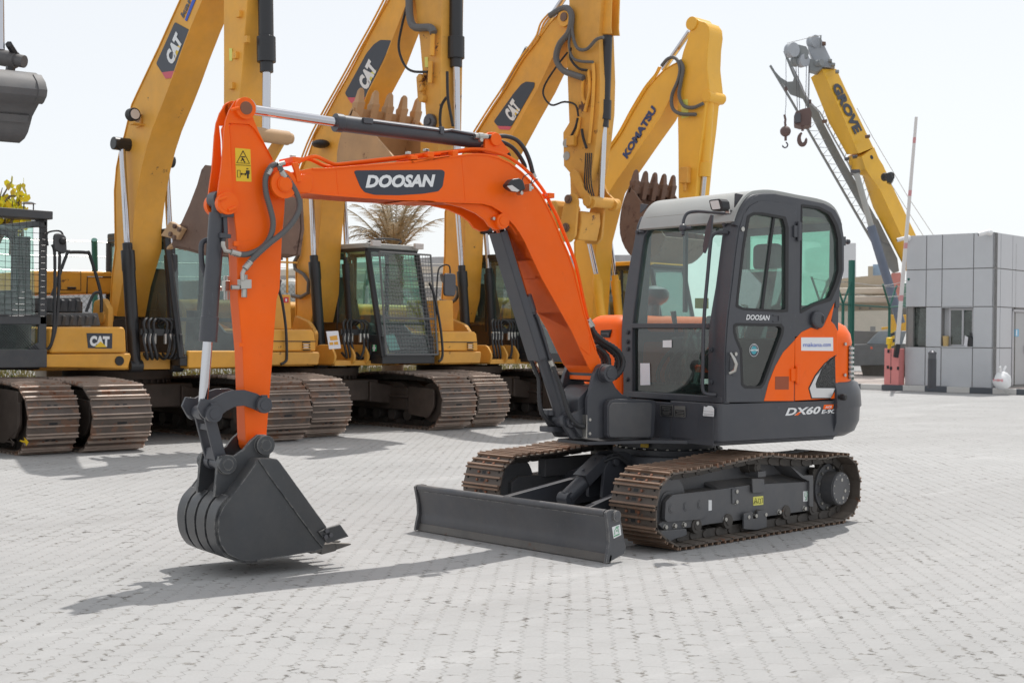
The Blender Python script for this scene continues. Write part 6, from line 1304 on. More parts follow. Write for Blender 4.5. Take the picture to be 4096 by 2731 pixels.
g = kc(); g.slabX(wx([(640,1400),(700,1330),(735,1330),(738,1400),(715,1512),(640,1500)], -7.35, 'O'), -7.1, -7.55); g.slabX(wx([(485,1265),(545,1260),(560,1300),(540,1440),(500,1400)], -7.2, 'O'), -7.05, -7.6); g.build('coupler_body', CATY2, tc, bev=.03)
def cab_hose(pts, r, x=-7.13, nm='arm_hose', mat=BLACK): g = kc(); g.tube(smooth([V((x,)+p) for p in wx(pts, x, 'O')], 6), r, 8); return g.build(nm, mat, AC)
cab_hose([(470,100),(560,50),(605,90),(590,200),(530,280),(510,370),(550,440),(620,470),(680,490)], .05, nm='thick_hose', mat=GREYHOSE)
cab_hose([(615,100),(610,200),(640,300),(700,310),(760,250),(805,235)], .026, mat=GREYHOSE); cab_hose([(600,190),(590,280),(610,360),(660,385),(740,390)], .022, mat=GREYHOSE)
cab_hose([(580,330),(510,420),(440,530),(430,600),(480,660),(560,640),(630,660),(648,730)], .016); cab_hose([(600,300),(600,370),(650,430),(705,442)], .02); cab_hose([(645,740),(630,800),(600,860)], .02); cab_hose([(670,810),(680,870),(700,930)], .022)
for k in range(4): cab_hose([(695+12*k,960),(690+12*k,1060),(688+14*k,1160),(710+12*k,1230)], .011, -7.12+.0*k)
for pts in ([(678,500),(675,600),(690,650)], [(712,440),(720,560),(690,700)], [(740,400),(745,500),(735,700),(715,900)], [(655,735),(645,820),(620,880)]): cab_hose(pts, .028, -7.16, 'arm_pipe', CATY)
g = kc(); 
for p in ((570,898),(573,978)): y_, z_ = wx([p], -7.19, 'O')[0]; g.cyl((-7.195, y_, z_), (-7.19, y_, z_), .07, 16)
g.build('plate_hole', WHITE if False else ROOFW, AC)
g = kc(); y_, z_ = wx([(603,885)], -7.12, 'O')[0]; g.box((-7.13, y_, z_), (.1, .16, .16)); g.build('valve_block', CATY2, AC, bev=.02)
CBC = cabin(tc, kc, -3.2, guard=False); g = kc(); g.cyl((-7.9, -9.9, 2.86), (-7.9, -9.9, 2.98), .08, 16); g.build('beacon', flat('orange_beacon', (.85,.16,.02), .3), CBC, bev=.01)
g = kc(); g.tube(smooth([V((-7.05,)+p) for p in wx([(1160,430),(1175,480),(1250,510),(1275,560),(1240,620),(1150,615)], -7.05, 'H')], 6), .03, 8); g.build('thick_hose', GREYHOSE, tc)

KNAVY = flat('dark_blue_lettering', (.035, .055, .16), .5)
# ---------------- machine D: the bright yellow one
XD = -10.4
td_, kd = machine('excavator', 'bright yellow excavator with blue lettering on its boom and a dark brown bucket', -10.6, GRP); ld = V((-10.6, -10.5, 0))
undercarriage(td_, kd, -10.6, ((-9.2, -9.9), (-11.4, -12.1)), -8.5)
top = [(-10.9, 1.5)]+wx([(500,1568),(490,1200),(480,770)], XD, 'Z')[0:3]+wx([(770,1250),(760,1060),(800,985),(820,950),(910,850),(1000,690),(1080,560),(1140,490),(1190,440),(1250,405),(1275,395)], XD, 'O')
bot = [(-10.1, 1.5)]+wx([(640,1568),(660,1300),(690,760)], XD, 'Z')+wx([(842,1200),(900,1110),(940,1055),(1060,880),(1160,740),(1230,600),(1262,500),(1280,440)], XD, 'O')
BD_ = bigboom(td_, kd, XD, top, bot, mat=KOMY, w=.42)
dtext(BD_, ld, 'O', 'KOMATSU', (955,1000), (1142,690), (926,965), XD+.004, KNAVY, .06, 0, 'brand_lettering')
for off in (0, 12): handrail(BD_, kd, [V((XD+.02,)+p) for p in wx([(800-off,990),(905-off,845),(990-off,690),(1075-off,550),(1140-off,470),(1165-off,420)], XD+.02, 'O')], .016, KOMY, 'boom_pipe')
bcyl(td_, kd, None, -10.3, (590,640,'Z'), (690,1080,'Z'), (760,1700,'Z'), .045, .085, KOMY); bcyl(td_, kd, None, -10.95, (800,600,'Z'), (868,1090,'Z'), (925,1700,'Z'), .045, .085, KOMY)
ap = wx([(1342,190),(1338,150),(1360,118),(1385,115),(1400,128),(1440,140),(1460,170),(1465,220),(1455,300),(1450,420),(1470,600),(1440,650),(1425,800),(1400,1000),(1375,1260),(1270,1260),(1268,900),(1263,620),(1275,420),(1300,320),(1325,250)], XD+.02, 'O')
g = kd(); g.slabX(ap, XD, XD-.4); AD = g.build('arm', KOMY, td_, bev=.02)
y_, z_ = wx([(1357,148)], XD+.02, 'O')[0]; g = kd(); g.cyl((XD+.03, y_, z_), (XD-.43, y_, z_), .12, 22); g.build('pin_boss', KOMY, AD, bev=.01); y_, z_ = wx([(1450,603)], XD+.02, 'O')[0]; g = kd(); g.cyl((XD+.03, y_, z_), (XD-.43, y_, z_), .10, 22); g.build('pin_boss', KOMY, AD, bev=.01)
a_, b__ = V((XD-.2,)+wx([(1345,200)], XD-.2, 'O')[0]), V((XD-.2,)+wx([(1180,440)], XD-.2, 'O')[0]); g = kd(); g.cyl(a_, b__, .05, 16); g.build('arm_cylinder_rod', CHROME, td_)
a_, b__, c__ = [V((XD-.15,)+p) for p in wx([(1468,640),(1436,1110),(1418,1290)], XD-.15, 'O')]; g = kd(); L_ = (b__-a_).length; g.lathe(a_, b__, [(0,.09),(L_-.25,.09),(L_-.25,.12),(L_,.12)], 20); o = g.build('bucket_cylinder', KOMY, td_, bev=.01); g = kd(); g.cyl(b__, c__+(c__-b__)*1.0, .05, 16); g.build('piston_rod', CHROME, o)
decal(kd, AD, 'O', [(1293,628),(1335,622),(1340,735),(1296,745)], XD+.004, LIMEST, 'warning_sticker')
g = kd(); g.tube(smooth([V((XD+.06,)+p) for p in wx([(1170,415),(1210,370),(1255,365),(1285,420),(1275,500),(1235,600),(1240,680),(1290,715),(1385,718)], XD+.06, 'O')], 6), .032, 8); g.tube(smooth([V((XD+.06,)+p) for p in wx([(1285,380),(1305,430),(1290,520),(1280,600),(1310,665),(1370,675),(1430,650)], XD+.06, 'O')], 6), .032, 8); g.build('arm_hose', GREYHOSE, AD)
g = kd(); y_, z_ = wx([(1318,1100)], XD+.06, 'O')[0]; g.box((XD+.06, y_, z_), (.12, .18, .28)); g.box((XD+.06, y_, z_-.2), (.05, .06, .16)); g.build('valve_block', CATY2, AD, bev=.02)
curled_bucket(td_, kd, BRONZE, -10.02, -11.25, [(-8.95,4.12),(-9.12,3.75),(-9.15,3.3),(-8.95,2.95),(-8.6,2.8),(-8.3,2.95),(-8.15,3.2)])
g = kd(); g.bx(-9.3, -12.0, -9.6, -13.2, .95, 1.2); rbox(g, -11.9, -9.3, -13.4, -11.4, 1.1, 2.15, .12); g.bx(-9.3, -10.1, -9.3, -10.4, 1.2, 1.6); g.build('house', KOMY, td_, ang=50)
CBD = cabin(td_, kd, -6.75, guard=False); g = kd(); g.bx(-11.15, -12.25, -9.38, -10.9, 2.79, 2.87); g.build('roof_cap', KOMY, CBD, bev=.02)

# ---------------- machine at the left border
t0, k0 = machine('excavator', 'dark fronted excavator with caged cab and a smooth grey bucket hanging overhead', 2.4); l0 = V((2.4, -10.5, 0))
big_track(t0, k0, 1.46, .83, -8.12); big_track(t0, k0, 3.9, 3.15, -8.0)
g = k0(); g.bx(1.2, 3.4, -11.3, -9.7, .42, .74); g.cyl((2.4,-10.5,.74), (2.4,-10.5,.95), .72, 30); g.build('chassis', UNDER, t0, bev=.02)
g = k0(); q = wx([(215,1230),(255,1272),(238,1305),(232,1275),(180,1262),(180,1252),(230,1258)], 1.30, 'T'); g.slabX(q, 1.46, 1.475); g.slabX(rounded([(-8.75,.12),(-8.4,.3),(-8.4,.74),(-9.6,.78),(-9.6,.16)], .05), 1.40, 1.46); ig = g.build('idler_guard', UNDER, t0, bev=.01)
g = k0(); g.slabX([(y-.0, z) for y, z in wx([(215,1228),(255,1272),(236,1305),(230,1280),(180,1264),(180,1252),(225,1260)], 1.465, 'T')], 1.462, 1.468); g.build('arrow_mark', YELLST, ig)
g = k0(); g.bx(.85, 4.0, -9.1, -13.2, .97, 1.2); g.build('deck', BLACKM, t0, bev=.03)
PL0 = paint('charcoal_cab_paint', (.055, .06, .068), .5, .4)
cx0, cx1 = .83, 1.95
g = k0(); yf, yb = -9.0, -10.9
g.bx(cx0, cx1, yf+.02, yb, 1.0, 1.22)
g.slabY([(cx0,1.2),(cx0+.22,1.2),(cx0+.22,1.24),(cx0+.10,1.3),(cx0+.10,1.52),(cx0,1.52)], yf, yf-.05); g.bx(cx0, cx1, yf, yf-.05, 1.52, 1.64); g.bx(cx0, cx0+.09, yf, yf-.05, 1.5, 2.78)
for y in (yb, -9.9): g.bx(cx0, cx0+.06, y, y+.08, 1.2, 2.75)
g.bx(cx0-.03, cx1, yf+.08, yf-.25, 2.80, 2.90); g.bx(cx0, cx0+.05, yf, yb, 2.72, 2.80); g.slabX([(yf-.0,2.55),(yf+.0,2.8),(yf-.2,2.8)], cx0, cx0+.02)
g.bx(cx0+.08, cx0+.26, yf-.28, yf-.42, 1.2, 2.6); g.bx(cx0+.05, cx0+.12, yf-.3, yb, 1.2, 1.95); g.bx(cx0+.3, cx1, yf-.5, yf-.56, 1.62, 1.9)
C0 = g.build('cab', PL0, t0, bev=.015)
g = k0(); P = lambda u, v: V((cx0+.03+u*1.1, yf+.03, 1.62+v*1.15))
for i in range(14): g.tube([P(i/13, 0), P(i/13, 1)], .003, 4)
for j in range(17): g.tube([P(0, j/16), P(1, j/16)], .003, 4)
g.build('guard_mesh', BLACKM, C0, sm=False)
g = k0()
for i in range(28):
    for s in (1, -1): x0_ = cx0+.1+i*.035; g.tube([(x0_, yf+.005, 1.22), (x0_+s*.28, yf+.005, 1.52)], .004, 4) if cx0+.08 < x0_+s*.28 < cx1+.1 else None
g.build('mesh_panel', BLACKM, C0, sm=False)
g = k0(); g.add([(cx0+.12, yf-.06, 1.62), (cx1, yf-.06, 1.62), (cx1, yf-.14, 2.72), (cx0+.12, yf-.14, 2.72)], [(0,1,2,3)]); g.add([(cx0+.1, yf-.06, 1.2), (cx1, yf-.06, 1.2), (cx1, yf-.06, 1.54), (cx0+.1, yf-.06, 1.54)], [(0,1,2,3)]); g.build('windshield', GLASSM, C0, sm=False)
g = k0(); g.tube(smooth([(cx0+.25, yf-.3, 1.6), (cx0+.20, yf-.35, 2.3), (cx0+.28, yf-.4, 2.62), (cx0+.6, yf-.4, 2.68), (cx1, yf-.4, 2.68)], 5), .06, 8); g.bx(cx0+.02, cx1, yb, yb-.05, 1.0, 2.8); rbox(g, 1.25, 1.75, -10.6, -10.1, 1.2, 1.6, .05); g.build('inner_frame', BLACKM, C0)
g = k0(); g.cyl((1.05, yf-.05, 2.98), (1.05, yf-.05, 3.0), .09, 20, .05); g.tube([(.99, yf-.05, 2.9), (.99, yf-.05, 2.98)], .008, 5); g.tube([(1.11, yf-.05, 2.9), (1.11, yf-.05, 2.98)], .008, 5); g.build('roof_vent', BLACKM, C0)
for off in (0, -.07): g = k0(); g.tube(smooth([V((cx0-.05+off, yf+.02, 2.5)), V((cx0-.08+off*.9, yf+.03, 2.35)), V((cx0-.08+off*.5, yf+.03, 1.6)), V((cx0-.05, yf+.03, 1.3)), V((cx0-.01, yf, 1.22))], 5), .02, 8); g.build('grab_rail', BLACKM, C0)
g = k0(); mr = [(x_, yf+.05, z_) for x_, z_ in wy([(500,870),(488,760),(520,725),(610,715),(650,740),(660,790)], yf+.05, 'S')]; g.tube(smooth(mr, 4), .012, 6); m0 = g.build('mirror_arm', BLACKM, t0)
g = k0(); g.slabY(rounded(wy([(560,750),(600,738),(680,765),(690,930),(660,957),(560,920),(552,800)], yf+.05, 'S'), .04), yf+.03, yf+.09); g.build('mirror', PL0, m0, bev=.02); g = k0(); x_, z_ = wy([(655,820)], yf+.1, 'S')[0]; g.ball((x_, yf+.10, z_), .045); g.build('mirror_ball', BLACK, m0)
XB0 = 1.75
sh = wx([(470,322),(500,322),(530,345),(590,450),(615,560),(605,650),(565,735),(540,760),(450,930),(425,1030),(390,1150),(345,1235),(270,1300)], XB0, 'U')
GREYB = paint('worn_grey_bucket_paint', (.10, .10, .105), .45, .4, rust=.1)
g = k0(); g.strip(sh, lambda y, z: (XB0, y, z), lambda y, z: (XB0+1.4, y-.35, z), .03); B0 = g.build('bucket', GREYB, t0)
g = k0(); g.strip(sh[2:8], lambda y, z: (XB0-.03, y+.02, z), lambda y, z: (XB0+.06, y+.0, z), .05); g.build('rim_plate', GREYB, B0, bev=.005)
g = k0(); g.strip([sh[8], ((sh[8][0]+sh[9][0])/2, (sh[8][1]+sh[9][1])/2), sh[9]], lambda y, z: (XB0+.05, y+.03, z), lambda y, z: (XB0+1.3, y-.3, z), .03); g.build('back_rib', GREYB, B0)
a_, b__ = hit(340, 165, 'U', (0,-7.6,0), NY), hit(-60, 95, 'U', (0,-7.9,0), NY); g = k0(); g.lathe(a_, b__, [(0,.07),(.10,.07),(.10,.09),(.16,.10),(.16,.09),((b__-a_).length,.09)], 20); g.build('link_pin', GREYB, t0, bev=.005)
for p0_, p1_, w_ in (((150,240),(20,1000),.05), ((120,-80),(210,60),.04)): a_, b__ = hit(*p0_, 'U', (0,-7.6,0), NY), hit(*p1_, 'U', (0,-7.7,0), NY); g = k0(); g.tube([a_, b__], w_, 6); g.build('link_bar', BLACKM, t0)
a_, b__ = hit(0, 0, 'U', (0,-7.65,0), NY), hit(-8, -700, 'U', (0,-7.65,0), NY); g = k0(); g.tube([a_, b__], .05, 12); g.build('piston_rod', CHROME, t0)
g = k0(); c_ = hit(40, 820, 'U', (0,-7.6,0), NY); g.ball(c_, .13, 1, .6, 1); g.cyl(c_, c_+V((-.24, 0, .02)), .05, 12); g.build('bucket_pin', GREYB, t0)
# ================================================================== gate house, kerb, barrier
def at_depth(x, y, crop, d): return CAM+ray(x, y, crop)*d
HB = 4.18
def foot_pt(x, depth, yb): p = at_depth(x, yb, 'Q', depth); return V((p.x, p.y, .15))
PL, PC = foot_pt(822, 37.6, 1345), foot_pt(1506, 35.9, 1357)
dF = (PC-PL).normalized(); nF = V((dF.y, -dF.x, 0)); nF = nF if nF.dot(CAM-PC) > 0 else -nF
dS = -nF; PR = PC+dS*4.0
bh = thing('gate_house', 'grey panel-clad gate house with a sliding window beside the raised barrier', 'building', PC)
def bM(): return MB(Matrix.Translation(-PC))
def wallu(x, y, P0, d, n): h = hit(x, y, 'Q', P0, n); return (h-P0).dot(d), h.z
FL = (PC-PL).length
U = [wallu(x, 600, PL, dF, nF)[0] for x in (988, 1112, 1358)]; ZJ = [wallu(1400, y, PL, dF, nF)[1] for y in (1060, 738, 437)]; ZJ = [.15]+sorted(ZJ)+[.15+HB]
PANEL = paint('grey_cladding', (.50, .515, .54), .42, .05, vary=.03, peel=.01); JOINT = flat('panel_joint', (.24, .235, .23), .8)
g = bM(); nn_ = nF
def quadbox(mb, P0, d, n, u0, u1, z0, z1, o0, o1):
    p = [P0+d*u0+n*o0, P0+d*u1+n*o0, P0+d*u1+n*o1, P0+d*u0+n*o1]; mb.hexa([V((q.x, q.y, z0)) for q in p]+[V((q.x, q.y, z1)) for q in p])
wz0, wz1 = ZJ[1], ZJ[2]
# dark core with the two window recesses left open
for (a, b, z0, z1) in ((0, FL, .15, wz0), (0, FL, wz1, .15+HB), (-.0, .02, wz0, wz1), (U[0], U[1], wz0, wz1), (U[2], FL, wz0, wz1)): quadbox(g, PL, dF, nF, a, b, z0, z1, -.25, -.03)
q = [PL+nF*-.03, PC+nF*-.03]
quadbox(g, PL, dS, dF, .05, 4.0, .15, .15+HB, .01, .2)
g.hexa([V((p.x, p.y, z)) for z in (.15+HB-.3, .15+HB-.1) for p in (PL+dS*.05+dF*.03, PC+dS*.05-dF*.03, PC+dS*3.9-dF*.03, PL+dS*3.9+dF*.03)])
quadbox(g, PC, dS, dF, .05, 4.0, .15, .15+HB, -.25, -.03)
quadbox(g, PL+dS*4, dF, nF, 0, FL, .15, .15+HB, 0, .2)
core = g.build('wall', JOINT, bh)
ub = [0]+U+[FL]
def panel(P0, d, n, u0, u1, z0, z1, j=.012):
    g = bM(); quadbox(g, P0, d, n, u0+(j if u0 > 0 else 0), u1-j if abs(u1-FL) > .001 or P0 is not PL else u1, z0+j, z1-j if z1 < 4.3 else z1, -.03, 0); g.build('wall_panel', PANEL, bh, bev=.004)
for i in range(4):
    for k in range(4):
        if k == 1 and i in (0, 2): continue
        panel(PL, dF, nF, ub[i], ub[i+1], ZJ[k], ZJ[k+1])
us_ = [0]+[wallu(x, 600, PC, dS, dF)[0] for x in (1572, 1665)]+[4.0]
for i in range(3):
    for k in range(4):
        if i == 2 and k < 2: continue
        panel(PC, dS, dF, us_[i], us_[i+1], ZJ[k], ZJ[k+1])
# windows
DG = glass('dark_window_glass', (.10, .12, .12)); ALU = flat('aluminium_frame', (.42, .42, .44), .4, .3)
def window(u0, u1, z0, z1, div, dep, P0=PL, d=dF, n=nF):
    g = bM(); f = .06
    for a, b, c, e in ((u0, u1, z0, z0+f), (u0, u1, z1-f, z1), (u0, u0+f, z0+f, z1-f), (u1-f, u1, z0+f, z1-f))+tuple((x-f/2, x+f/2, z0+f, z1-f) for x in div): quadbox(g, P0, d, n, a, b, c, e, dep-.05, dep)
    w_ = g.build('window', ALU, bh, bev=.005); g = bM(); quadbox(g, P0, d, n, u0+f, u1-f, z0+f, z1-f, dep-.03, dep-.02); g.build('pane', DG, w_); return w_
uw0 = wallu(1150, 900, PL, dF, nF)[0]; window(uw0, U[2]-.02, wz0+.02, wz1-.03, [wallu(1260, 900, PL, dF, nF)[0]], -.12)
g = bM(); quadbox(g, PL, dF, nF, U[1], uw0, wz0, wz1, -.25, -.20); quadbox(g, PL, dF, nF, U[1], U[2], wz0-.0, wz0+.03, -.25, .02); quadbox(g, PL, dF, nF, U[1], U[2], wz1-.02, wz1, -.2, .0); g.build('window_reveal', PANEL, bh)
g = bM(); quadbox(g, PL, dF, nF, .03, U[0], wz0+.02, wz1-.02, -.15, -.14); g.build('corner_window', DG, bh)
g = bM(); quadbox(g, PL+dS*1.5, dF, nF, 0, FL, .2, 4.1, 0, .02); g.build('inner_wall', flat('room_wall', (.15,.14,.12), .8), bh)
# door on the side wall
ud = us_[2]; g = bM(); dz = wallu(1700, 760, PC, dS, dF)[1]; uq = us_[2]+1.15
for a, b, c, e in ((ud, ud+.07, .2, dz), (uq-.12, uq, .2, dz), (ud, uq, dz-.07, dz)): quadbox(g, PC, dS, dF, a, b, c, e, -.05, .02)
g.build('door_frame', ALU, bh, bev=.004); g = bM(); quadbox(g, PC, dS, dF, ud+.08, uq-.14, .22, dz-.08, -.04, -.015); dr = g.build('door', flat('door_panel', (.40,.41,.42), .5), bh, bev=.004)
g = bM(); quadbox(g, PC, dS, dF, ud+.2, ud+.5, 1.55, 1.75, -.015, -.010); st = g.build('door_sticker', flat('light_blue_sticker', (.10,.42,.68), .5), dr); g = bM(); quadbox(g, PC, dS, dF, ud+.31, ud+.39, 1.57, 1.73, -.010, -.007); g.build('sticker_print', WHITE, st)
g = bM(); quadbox(g, PC, dS, dF, uq-.24, uq-.20, 1.08, 1.3, -.015, .04); g.build('door_handle', BLACK, dr, bev=.005)
def cctv(x, y, P0, d, n, label):
    h = hit(x, y, 'Q', P0, n); o = thing('security_camera', label, 'camera', h); g = MB(Matrix.Translation(-h)); g.lathe(h+n*.0, h+n*.10, [(0,.09),(.04,.09),(.07,.07),(.10,.04)], 20); b = g.build('camera_mount', WHITE, o)
    t_ = (n*.75-d*1.0+V((0,0,-.35))).normalized(); a = h+n*.16; g = MB(Matrix.Translation(-h)); g.lathe(a-t_*.05, a+t_*.24, [(0,.04),(.02,.055),(.29,.055),(.29,.045)], 16); c = g.build('camera_body', WHITE, o); g = MB(Matrix.Translation(-h)); g.cyl(a+t_*.24, a+t_*.245, .04, 16); g.build('camera_lens', BLACK, o)
cctv(1488, 158, PL, dF, nF, 'white bullet security camera high on the gate house corner')
cctv(848, 202, PL, dF, nF, 'small white security camera on the gate house edge beside the barrier arm')
# kerb and pavement
K0, K1 = V(gz(450, 1385, 'Q')+(0,)), V(gz(1756, 1432, 'Q')+(0,)); kd_ = (K1-K0).normalized(); kn = V((-kd_.y, kd_.x, 0)); kn = kn if kn.dot(CAM-K0) < 0 else -kn
m, t, b_ = nodes('painted_kerb'); co = t.nodes.new('ShaderNodeTexCoord').outputs['Object']; dp = nn(t, 'VectorMath', operation='DOT_PRODUCT'); t.links.new(co, dp.inputs[0]); dp.inputs[1].default_value = tuple(kd_)
st_ = math_(t, 'GREATER_THAN', math_(t, 'MODULO', math_(t, 'ADD', math_(t, 'DIVIDE', dp.outputs['Value'], .62), 100.35), 2), 1)
c = mix(t, st_, (.58,.57,.55), (.09,.10,.115)); c = mix(t, ramp(t, tex(t, 4, 8, .75), [(.58,0),(.68,.5)]), c, (.34,.33,.32)); t.links.new(c, b_.inputs['Base Color']); b_.inputs['Roughness'].default_value = .7
g = MB(); A_, B_ = K0-kd_*30, K1+kd_*18; g.hexa([A_, B_, B_+kn*.18, A_+kn*.18, A_+V((0,0,.16)), B_+V((0,0,.16)), B_+kn*.18+V((0,0,.16)), A_+kn*.18+V((0,0,.16))]); tag(g.build('kerb', m, bev=.015), 'kerb painted in worn black and white blocks in front of the gate house', 'kerb', kind='structure')
PAVE = paint('pinkish_pavement', (.42, .36, .33), .8, .2, vary=.1)
g = MB(); g.hexa([A_+kn*.18+V((0,0,-.1)), B_+kn*.18+V((0,0,-.1)), B_+kn*14+V((0,0,-.1)), A_+kn*14+V((0,0,-.1)), A_+kn*.18+V((0,0,.15)), B_+kn*.18+V((0,0,.15)), B_+kn*14+V((0,0,.15)), A_+kn*14+V((0,0,.15))]); tag(g.build('pavement', PAVE), 'raised pavement around the gate house', 'pavement', kind='structure')
# barrier
h = hit(715, 1352, 'Q', (0,0,.15), NZ); bt = thing('barrier', 'raised white barrier arm on a faded red cabinet beside the gate house', 'barrier', h); bm_ = lambda: MB(Matrix.Translation(-h))
def P2(x, y, off=0): return hit(x, y, 'Q', h+nF*off, (nF+V((0,0,0))))
RB = paint('sun_bleached_red', (.72, .25, .24), .6, .2, vary=.08); g = bm_(); a, b = P2(658, 1352), P2(772, 1352); wd = (b-a).length; zt = P2(715, 1065).z
quadbox(g, a, (b-a).normalized(), nF, 0, wd, .15, zt, -.35, 0); hs_ = g.build('cabinet', RB, bt, bev=.01)
g = bm_()
for x, y in ((695,1087),(690,1212),(714,1220),(770,1220)): p = P2(x, y); quadbox(g, p-dF*.03, dF, nF, 0, .06, p.z-.045, p.z+.045, 0, .02)
p = P2(715, 1065); quadbox(g, p-dF*.008, dF, nF, 0, .012, .2, zt-.03, 0, .006); g.build('lock_fitting', BLACK, hs_)
a, b = P2(750, 1135, .12), P2(768, 1030, .12); g = bm_(); g.tube([a, b], .09, 4); g.build('arm_bracket', BLACKM, bt, bev=.01)
tp = P2(838, 30, .12); top_ = hit(2103*1.7415/1, 272*1.7415, 'W2', h+nF*.12, nF) if 'W2' in CROP else hit(948, 524, 'P', h+nF*.12, nF)
bt_m, t, b_ = nodes('barrier_arm_paint'); dpn = nn(t, 'SeparateXYZ'); t.links.new(coord(t), dpn.inputs[0]); rr_ = math_(t, 'LESS_THAN', math_(t, 'MODULO', math_(t, 'ADD', dpn.outputs[2], .55), 1.45), .16); t.links.new(mix(t, math_(t, 'MULTIPLY', rr_, .7), (.66,.64,.63), (.55,.12,.14)), b_.inputs['Base Color']); b_.inputs['Roughness'].default_value = .45
g = bm_(); ax_a = a+(b-a)*.5; dd = (top_-ax_a); g.tube([ax_a, top_], [.075, .05], 4); g.build('barrier_arm', bt_m, bt, bev=.01)
g = bm_(); p = P2(700, 1062); g.lathe(p+V((0,0,-.02)), p+V((0,0,.3)), [(0,.05),(.12,.05),(.12,.09),(.30,.09),(.32,.05)], 14); g.build('beacon', YELLST, bt)
# bollard
h2 = foot_pt(1034, 35.6, 1352); bo = thing('bollard', 'dark grey round bollard standing in front of the gate house wall', 'bollard', h2); r2 = (hit(1065, 1352, 'Q', h2, nF)-hit(1003, 1352, 'Q', h2, nF)).length/2; zz = hit(1034, 1080, 'Q', h2, nF).z-.15
g = MB(); g.lathe((0,0,0), (0,0,zz), [(0,r2),(zz*.78,r2)], 24); g.build('post', SLATE, bo); g = MB(); g.lathe((0,0,zz*.78), (0,0,zz*.92), [(0,r2*.93),(zz*.13,r2*.93)], 24); g.build('light_band', DARKST2, bo); g = MB(); g.lathe((0,0,zz*.91), (0,0,zz), [(0,r2),(.02,r2*1.02),(zz*.05,r2*.8),(zz*.09,r2*.2)], 24); g.build('cap', DARKST, bo)
# bag
h3 = foot_pt(1583, 35.2, 1356)
sb = MB(); sb.ball((0,0,.2), .27, .95, .8, .8, 20, 14); o = sb.build('plastic_bag', WHITE); me = o.data
for v in me.vertices:
    n_ = noise.noise(v.co*7)*.05+noise.noise(v.co*18)*.02; v.co += v.co.normalized()*n_
    if v.co.z > .3: v.co.x *= .75; v.co.z += .05
    v.co.z = max(v.co.z, .002)
o.location = h3; tag(o, 'knotted white plastic bag on the pavement at the gate house corner', 'bag')
hd = []
for s in (-1, 1): g = MB(); g.tube(smooth([(s*.05,0,.40), (s*.13,0,.52), (s*.16,.02,.60), (s*.09,.0,.50)], 4), [.03]*13, 6); g.build('bag_handle', WHITE, o)
g = MB(); c_ = V((0,0,.25))+nF*.262
for k, h_ in enumerate((.07,.045,.03,.05,.06,.05,.035,.06,.065)): p_ = c_+dF*(-.12+.03*k); quadbox(g, p_, dF, nF, 0, .014, .25-h_/2, .25+h_/2, 0, .003)
g.build('bag_print', REDST, o, sm=False)
# things on the window counter
for x, y, kind in ((1142, 1058, 'cup'), (1300, 1060, 'card'), (1337, 1058, 'bottle')):
    p = hit(x, y, 'Q', PL-nF*.03, nF); p.z = wz0+.03
    g = MB()
    if kind == 'cup': g.lathe((0,0,0), (0,0,.28), [(0,.07),(.28,.085)], 14); tag(g.build('paper_cup', flat('kraft_cup', (.5,.36,.16), .6)), 'tan paper cup standing on the gate house counter', 'cup').location = p
    elif kind == 'card': g.box((0,0,.14), (.2,.01,.28), Matrix.Rotation(R(50), 3, 'Z') @ Matrix.Rotation(R(12), 3, 'Y')); tag(g.build('paper_card', PAPER), 'white card leaning on the gate house counter', 'card').location = p
    else: g.lathe((0,0,0), (0,0,.38), [(0,.07),(.24,.07),(.28,.03),(.38,.03)], 14); tag(g.build('bottle', BLACKM), 'black bottle on the gate house counter, beside the white card', 'bottle').location = p
# ================================================================== chain link fence right
FENCEG = flat('fence_green', (.02, .13, .10), .55)
m, t, b_ = nodes('chain_link'); b_.inputs['Base Color'].default_value = (.12,.15,.14,1)
co = t.nodes.new('ShaderNodeTexCoord').outputs['UV']; sp = t.nodes.new('ShaderNodeSeparateXYZ'); t.links.new(co, sp.inputs[0])
def wire(a): return math_(t, 'LESS_THAN', math_(t, 'ABSOLUTE', math_(t, 'SUBTRACT', math_(t, 'FRACT', a), .5)), .045)
s1 = wire(math_(t, 'DIVIDE', math_(t, 'ADD', sp.outputs[0], sp.outputs[1]), .10)); s2 = wire(math_(t, 'DIVIDE', math_(t, 'SUBTRACT', sp.outputs[0], sp.outputs[1]), .10))
al = math_(t, 'MAXIMUM', s1, s2); t.links.new(al, b_.inputs['Alpha']); CLINK = m
def mesh_panel(name, A, B, z0, z1, parent, loc):
    me = bpy.data.meshes.new(name); L = (B-A).length; me.from_pydata([tuple(V((A.x,A.y,z0))-loc), tuple(V((B.x,B.y,z0))-loc), tuple(V((B.x,B.y,z1))-loc), tuple(V((A.x,A.y,z1))-loc)], [], [(0,1,2,3)])
    uv = me.uv_layers.new(name='uv'); 
    for i, q in enumerate(((0,z0),(L,z0),(L,z1),(0,z1))): uv.data[i].uv = q
    me.materials.append(CLINK); o = link(bpy.data.objects.new(name, me)); o.parent = parent; return o
